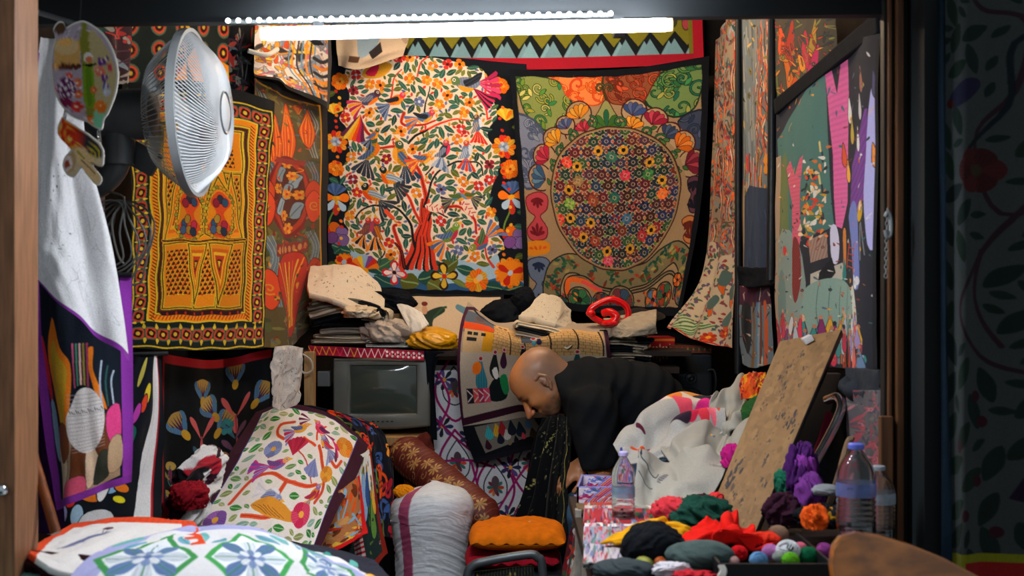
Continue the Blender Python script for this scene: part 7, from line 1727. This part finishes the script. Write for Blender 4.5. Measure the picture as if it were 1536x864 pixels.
# dark folding chair behind the board, chrome arm
t=empty('folded_chair',P(1200,800,3.2),'folded black chair with chrome tube frame behind the leaning board','chair')
g=G(); g.tube([P(1176,790,3.1),P(1210,716,3.2),P(1246,650,3.28),P(1262,612,3.32),P(1256,596,3.36),P(1240,600,3.4)],.0125,12,sm=6); g.build('chrome_tube',M_CHROME,t)
g=G(); A=[P(1150,815,3.14),P(1200,800,3.2),P(1262,560,3.56),P(1215,560,3.62)]; n_=Vector((.0,.03,0)); g.add(A+[q+n_ for q in A],[(0,1,2,3),(7,6,5,4),(0,4,5,1),(1,5,6,2),(2,6,7,3),(3,7,4,0)]); g.build('seat_pad',M_BLACK,t,bevel=.004)
g=G(); g.tube([P(1244,620,3.4),P(1232,660,3.36),P(1216,700,3.3)],.010,8); g.build('red_band',cmat('7a1c34'),t)
sheet('black_backdrop_cloth',[[(1180,560,3.75),(1260,555,3.6),(1330,600,3.3)],[(1140,840,3.5),(1240,840,3.4),(1330,840,3.15)]],None,'plain black cloth hanging behind the leaning board and bottles','cloth',fold=hang(.02,3,2),m=M_BLACKCLOTH,n=(50,50))
g=G(); g.tube([P(1232,790,3.0),P(1256,720,3.05),P(1272,664,3.1),P(1280,660,3.1)],.008,8,sm=4); g.build('wooden_slat',mat('tan wood','7a6048',.7,noise=.3),label='tan wood strap rising left of the large water bottle',cat='slat')  # a wooden slat, shaped as a bent tan tube
# ---------------------------------------------------------------- scraps and yarn on the table
RS='cloth scraps piled on the work table'
def hp(px,py,Y,r,col,seed,label,amp=.4,f=4,cat='cloth scrap',rot=0): return heap('cloth_scrap',P(px,py,Y),r,cmat(col),seed,amp,f,label=label,cat=cat,group=RS,rot=rot)
def arch(name,ctrl,col,label,seed,amp=.012): return sheet(name,ctrl,None,label,'cloth scrap',m=cmat(col),n=(90,60),thick=.006,fold=drape(amp,2.2,seed),group=RS)
arch('yellow_scrap',[[(958,788,2.88),(990,781,2.88),(1018,784,2.88),(1036,796,2.86)],[(925,800,2.83),(965,795,2.82),(1008,794,2.82),(1032,806,2.8)],[(900,812,2.80),(930,815,2.78),(1000,812,2.76),(1028,824,2.74)]],'e0a014','mustard yellow cloth scrap spread over the black hat',3)
heap('cloth_hat',P(980,846,2.70),(.066,.06,.052),cmat('12151a'),55,.18,3,label='black cloth hat lying under the yellow scrap',cat='hat')
arch('red_scrap',[[(1056,788,2.84),(1085,773,2.84),(1122,788,2.8)],[(1036,808,2.76),(1085,786,2.74),(1130,806,2.74)],[(1014,830,2.70),(1085,800,2.68),(1142,814,2.70),],[(1008,838,2.68),(1080,806,2.66),(1158,820,2.68)]],'e01c14','bright red cloth scrap arched over a dark hollow',4,.02)
hp(1085,838,2.72,(.066,.04,.026),'4a0c10',56,'dark red cloth lump inside the red arch')
hp(1052,790,3.0,(.06,.05,.04),'1f4a3c',57,'dark green cloth scrap left of the leaning board foot')
hp(1010,778,3.05,(.045,.04,.03),'d83a44',58,'coral red cloth scrap touching the white drape')
hp(1052,772,3.12,(.045,.04,.028),'3a1420',59,'dark maroon cloth under the brown side of the drape')
hp(1074,752,3.1,(.018,.02,.012),'e83a3c',60,'tiny bright red scrap at the board’s left edge')
hp(1142,818,2.72,(.035,.03,.016),'d8301c',61,'small red scrap just below the foot of the board')
heap('pincushion',P(1050,848,2.62),(.070,.05,.03),cmat('4a5a58'),62,.08,2,label='dark grey-green padded cushion at the front of the table',cat='cushion')
heap('grey_cloth_bundle',P(935,866,2.58),(.06,.05,.022),cmat('3a4448'),63,.12,3,label='grey cloth bundle at the bottom edge below the fabrics',cat='cloth')
hp(1008,862,2.55,(.035,.03,.014),'d8d4dc',64,'white and red scrap beside the grey-green padded cushion')
hp(1040,872,2.5,(.04,.03,.012),'c02430',65,'crimson scrap at the very bottom edge of the table')
def yarn(px,py,Y,r,col,label,hole=False,seed=0):
    c=P(px,py,Y); g=G(); rnd=random.Random(seed)
    t=empty('yarn_ball',c,label,'yarn',group='yarn balls and spools')
    g.ell(c,(r*.93,r*.93,r*.8)); 
    for k in range(7):
        ax_=Vector((rnd.gauss(0,1),rnd.gauss(0,1),rnd.gauss(0,1))).normalized(); u1=ax_.orthogonal().normalized(); u2=ax_.cross(u1)
        for j in range(4):
            off=(j-1.5)*.2; rr=math.sqrt(max(.05,1-off*off))
            g.tube([c+Vector(((ax_*off+(u1*math.cos(a)+u2*math.sin(a))*rr)[i]*r*(1,1,.87)[i] for i in range(3))) for a in [q*2*math.pi/20 for q in range(21)]],r*.075,5,caps=False)
    g.build('wound_thread',cmat(col),t)
    if hole: g=G(); g.lathe([(r*.3,.0),(r*.3,.004),(0,.004)],c+Vector((0,-r*.75,r*.35)),(0,-.8,.6),16); g.build('core_hole',M_BLACK,t)
for args in [(1108,830,2.64,.018,'d81820','red yarn ball left of the pink one'),(1156,828,2.66,.018,'c07ab8','lilac pink yarn ball beside the white ball'),(1182,826,2.64,.024,'d8dade','white yarn ball with a dark hole',True),(1212,834,2.64,.021,'146a44','emerald green yarn ball right of the white one'),(1186,840,2.58,.017,'6ab828','lime green yarn ball in front of the white one'),(1138,840,2.58,.018,'6a9ac8','pale blue yarn ball at the tray edge'),(1167,802,2.75,.022,'8a6c58','fuzzy brown yarn ball behind the white one'),(1168,835,2.6,.012,'a8b0a8','small grey green yarn ball between pink and white'),(967,846,2.65,.020,'c0c060','pale lime yarn ball in front of the black hat'),(990,842,2.64,.012,'e07840','small orange yarn ball beside the pale lime one'),(1236,826,2.66,.018,'8a3c80','purple pink yarn ball right of the green one'),(1200,822,2.7,.014,'d86a80','pink yarn ball peeking between white and green'),(1262,846,2.58,.016,'3c3c48','charcoal yarn ball near the wooden chair rail'),(1100,842,2.6,.012,'d8a8a0','small peach yarn ball beside the red one'),(1130,822,2.7,.022,'1c161c','black yarn ball behind the red one')]:
    yarn(*args[:6],hole=len(args)>6,seed=int(args[0]))
g=G(); g.box(P(1085,900,2.53)+Vector((0,0,0)),P(1262,846,2.53)+Vector((0,.25,0))); 
t=empty('black_tray',P(1170,880,2.55),'black tray holding the balls of yarn at the front of the table','tray')
a,b=P(1078,880,2.5),P(1252,846,2.5)
g=G(); g.box((a.x,2.5,a.z),(b.x,2.508,b.z)); g.build('front_wall',M_BLACK,t,smooth=False)
g=G(); g.box((a.x,2.5,a.z),(b.x,2.82,a.z+.006)); g.build('tray_bottom',M_BLACK,t,smooth=False)
for x in (a.x,b.x-.006): g=G(); g.box((x,2.5,a.z),(x+.006,2.82,b.z)); g.build('side_wall',M_BLACK,t,smooth=False)
g=G()
for k in range(3): g.tube([P(1078+k*3,848,2.49),P(1082+k*3,856,2.485),P(1078+k*4,866,2.48),P(1086+k*2,874,2.48)],.0035,6,sm=4)
g.build('white_string',M_WHITE,label='white string dangling over the left end of the black tray',cat='string')
for k,(px,py,Y,r,col,lab) in enumerate([(1200,740,3.0,(.035,.04,.07),'4a2060','dark purple cloth heap under the chrome tube'),(1212,770,2.95,(.03,.04,.055),'7a3a8c','violet cloth heap nearer than the dark purple one'),(1208,728,2.98,(.022,.03,.045),'8c3c9c','bright violet cloth twist hanging from the chrome tube'),(1176,738,3.02,(.020,.025,.03),'1f6a50','emerald cloth wad behind the board edge'),(1176,785,2.95,(.04,.04,.04),'3a1c2c','dim wine coloured cloth behind the yarn'),(1232,790,2.85,(.05,.04,.03),'14181c','black cloth wad behind the yarn balls')]):
    hp(px,py,Y,r,col,70+k,lab)
heap('orange_scrap',P(1222,792,2.78),(.024,.03,.028),cmat('f0601c'),81,.5,5,label='vivid orange cloth scrap above the yarn balls',cat='cloth scrap')
heap('mustard_scrap',P(1250,782,2.84),(.028,.03,.018),cmat('c08a20'),82,.4,4,label='mustard cloth scrap left of the large water bottle',cat='cloth scrap')
heap('grey_slipper',P(1240,742,2.9),(.034,.03,.014),cmat('8a9094'),83,.1,2,label='pale grey cloth pad above the mustard scrap',cat='pad')
# ---------------------------------------------------------------- chair rail nearest at the right, hook chain
g=G(); Y=2.25
top=[(1246,838),(1250,818),(1262,806),(1290,802),(1330,810),(1380,826),(1430,846),(1480,872)]; bot=[(1250,900),(1262,900),(1290,900),(1320,905),(1360,910),(1400,915),(1440,925),(1500,940)]
th=[.018,.022,.025,.028,.028,.028,.026,.022]; vs=[]
for (x,y),(x2,y2),d in zip(top,bot,th):
    dy=.06*math.sin((x-1246)/240*2.5); A=P(x,y,Y)+Vector((0,dy,0)); B=P(x2,y2,Y)+Vector((0,dy-.02,0))
    vs+=[A+Vector((0,-d/2,-.006)),A+Vector((0,-d/4,0)),A+Vector((0,d/2,-.001)),A+Vector((0,d,-.012)),B+Vector((0,d,0)),B+Vector((0,-d/2,0))]
fs=[(i*6+j,i*6+(j+1)%6,(i+1)*6+(j+1)%6,(i+1)*6+j) for i in range(7) for j in range(6)]+[(0,1,2,3,4,5),(47,46,45,44,43,42)]
g.add(vs,fs); o=g.build('top_rail',mat('varnished chair wood','c4742c',.28,noise=.55,nscale=9,stretch=(1,4,4),coat=.8),None)
t=empty('wooden_chair',(.75,2.2,0),'curved back of a varnished wooden chair in the near right corner','chair'); put(o,t)
for x in (.64,.82,):
    g=G(); g.tube([(x,2.27,0),(x,2.27,.66),(x,2.28,.80)],.016,10); g.build('leg',mat('varnished chair wood'),t)
g=G()
for k in range(16):
    q=P(1331-k*.15,316+k*6.5,2.86); g.tube([q+Vector((.0035*math.cos(s)*(k%2),-.0035*math.cos(s)*(1-k%2),.0062*math.sin(s))) for s in [i*math.pi/4 for i in range(9)]],.0013,6,caps=False)
g.tube([P(1328,325,2.85),P(1332,318,2.85),P(1336,330,2.85),P(1336,350,2.85),P(1331,356,2.85),P(1328,345,2.85)],.005,8,sm=4)
g.build('hook_chain',mat('pale steel','9aa0a2',.35,metal=.6),label='metal snap hook and chain hanging on the right jamb',cat='chain')
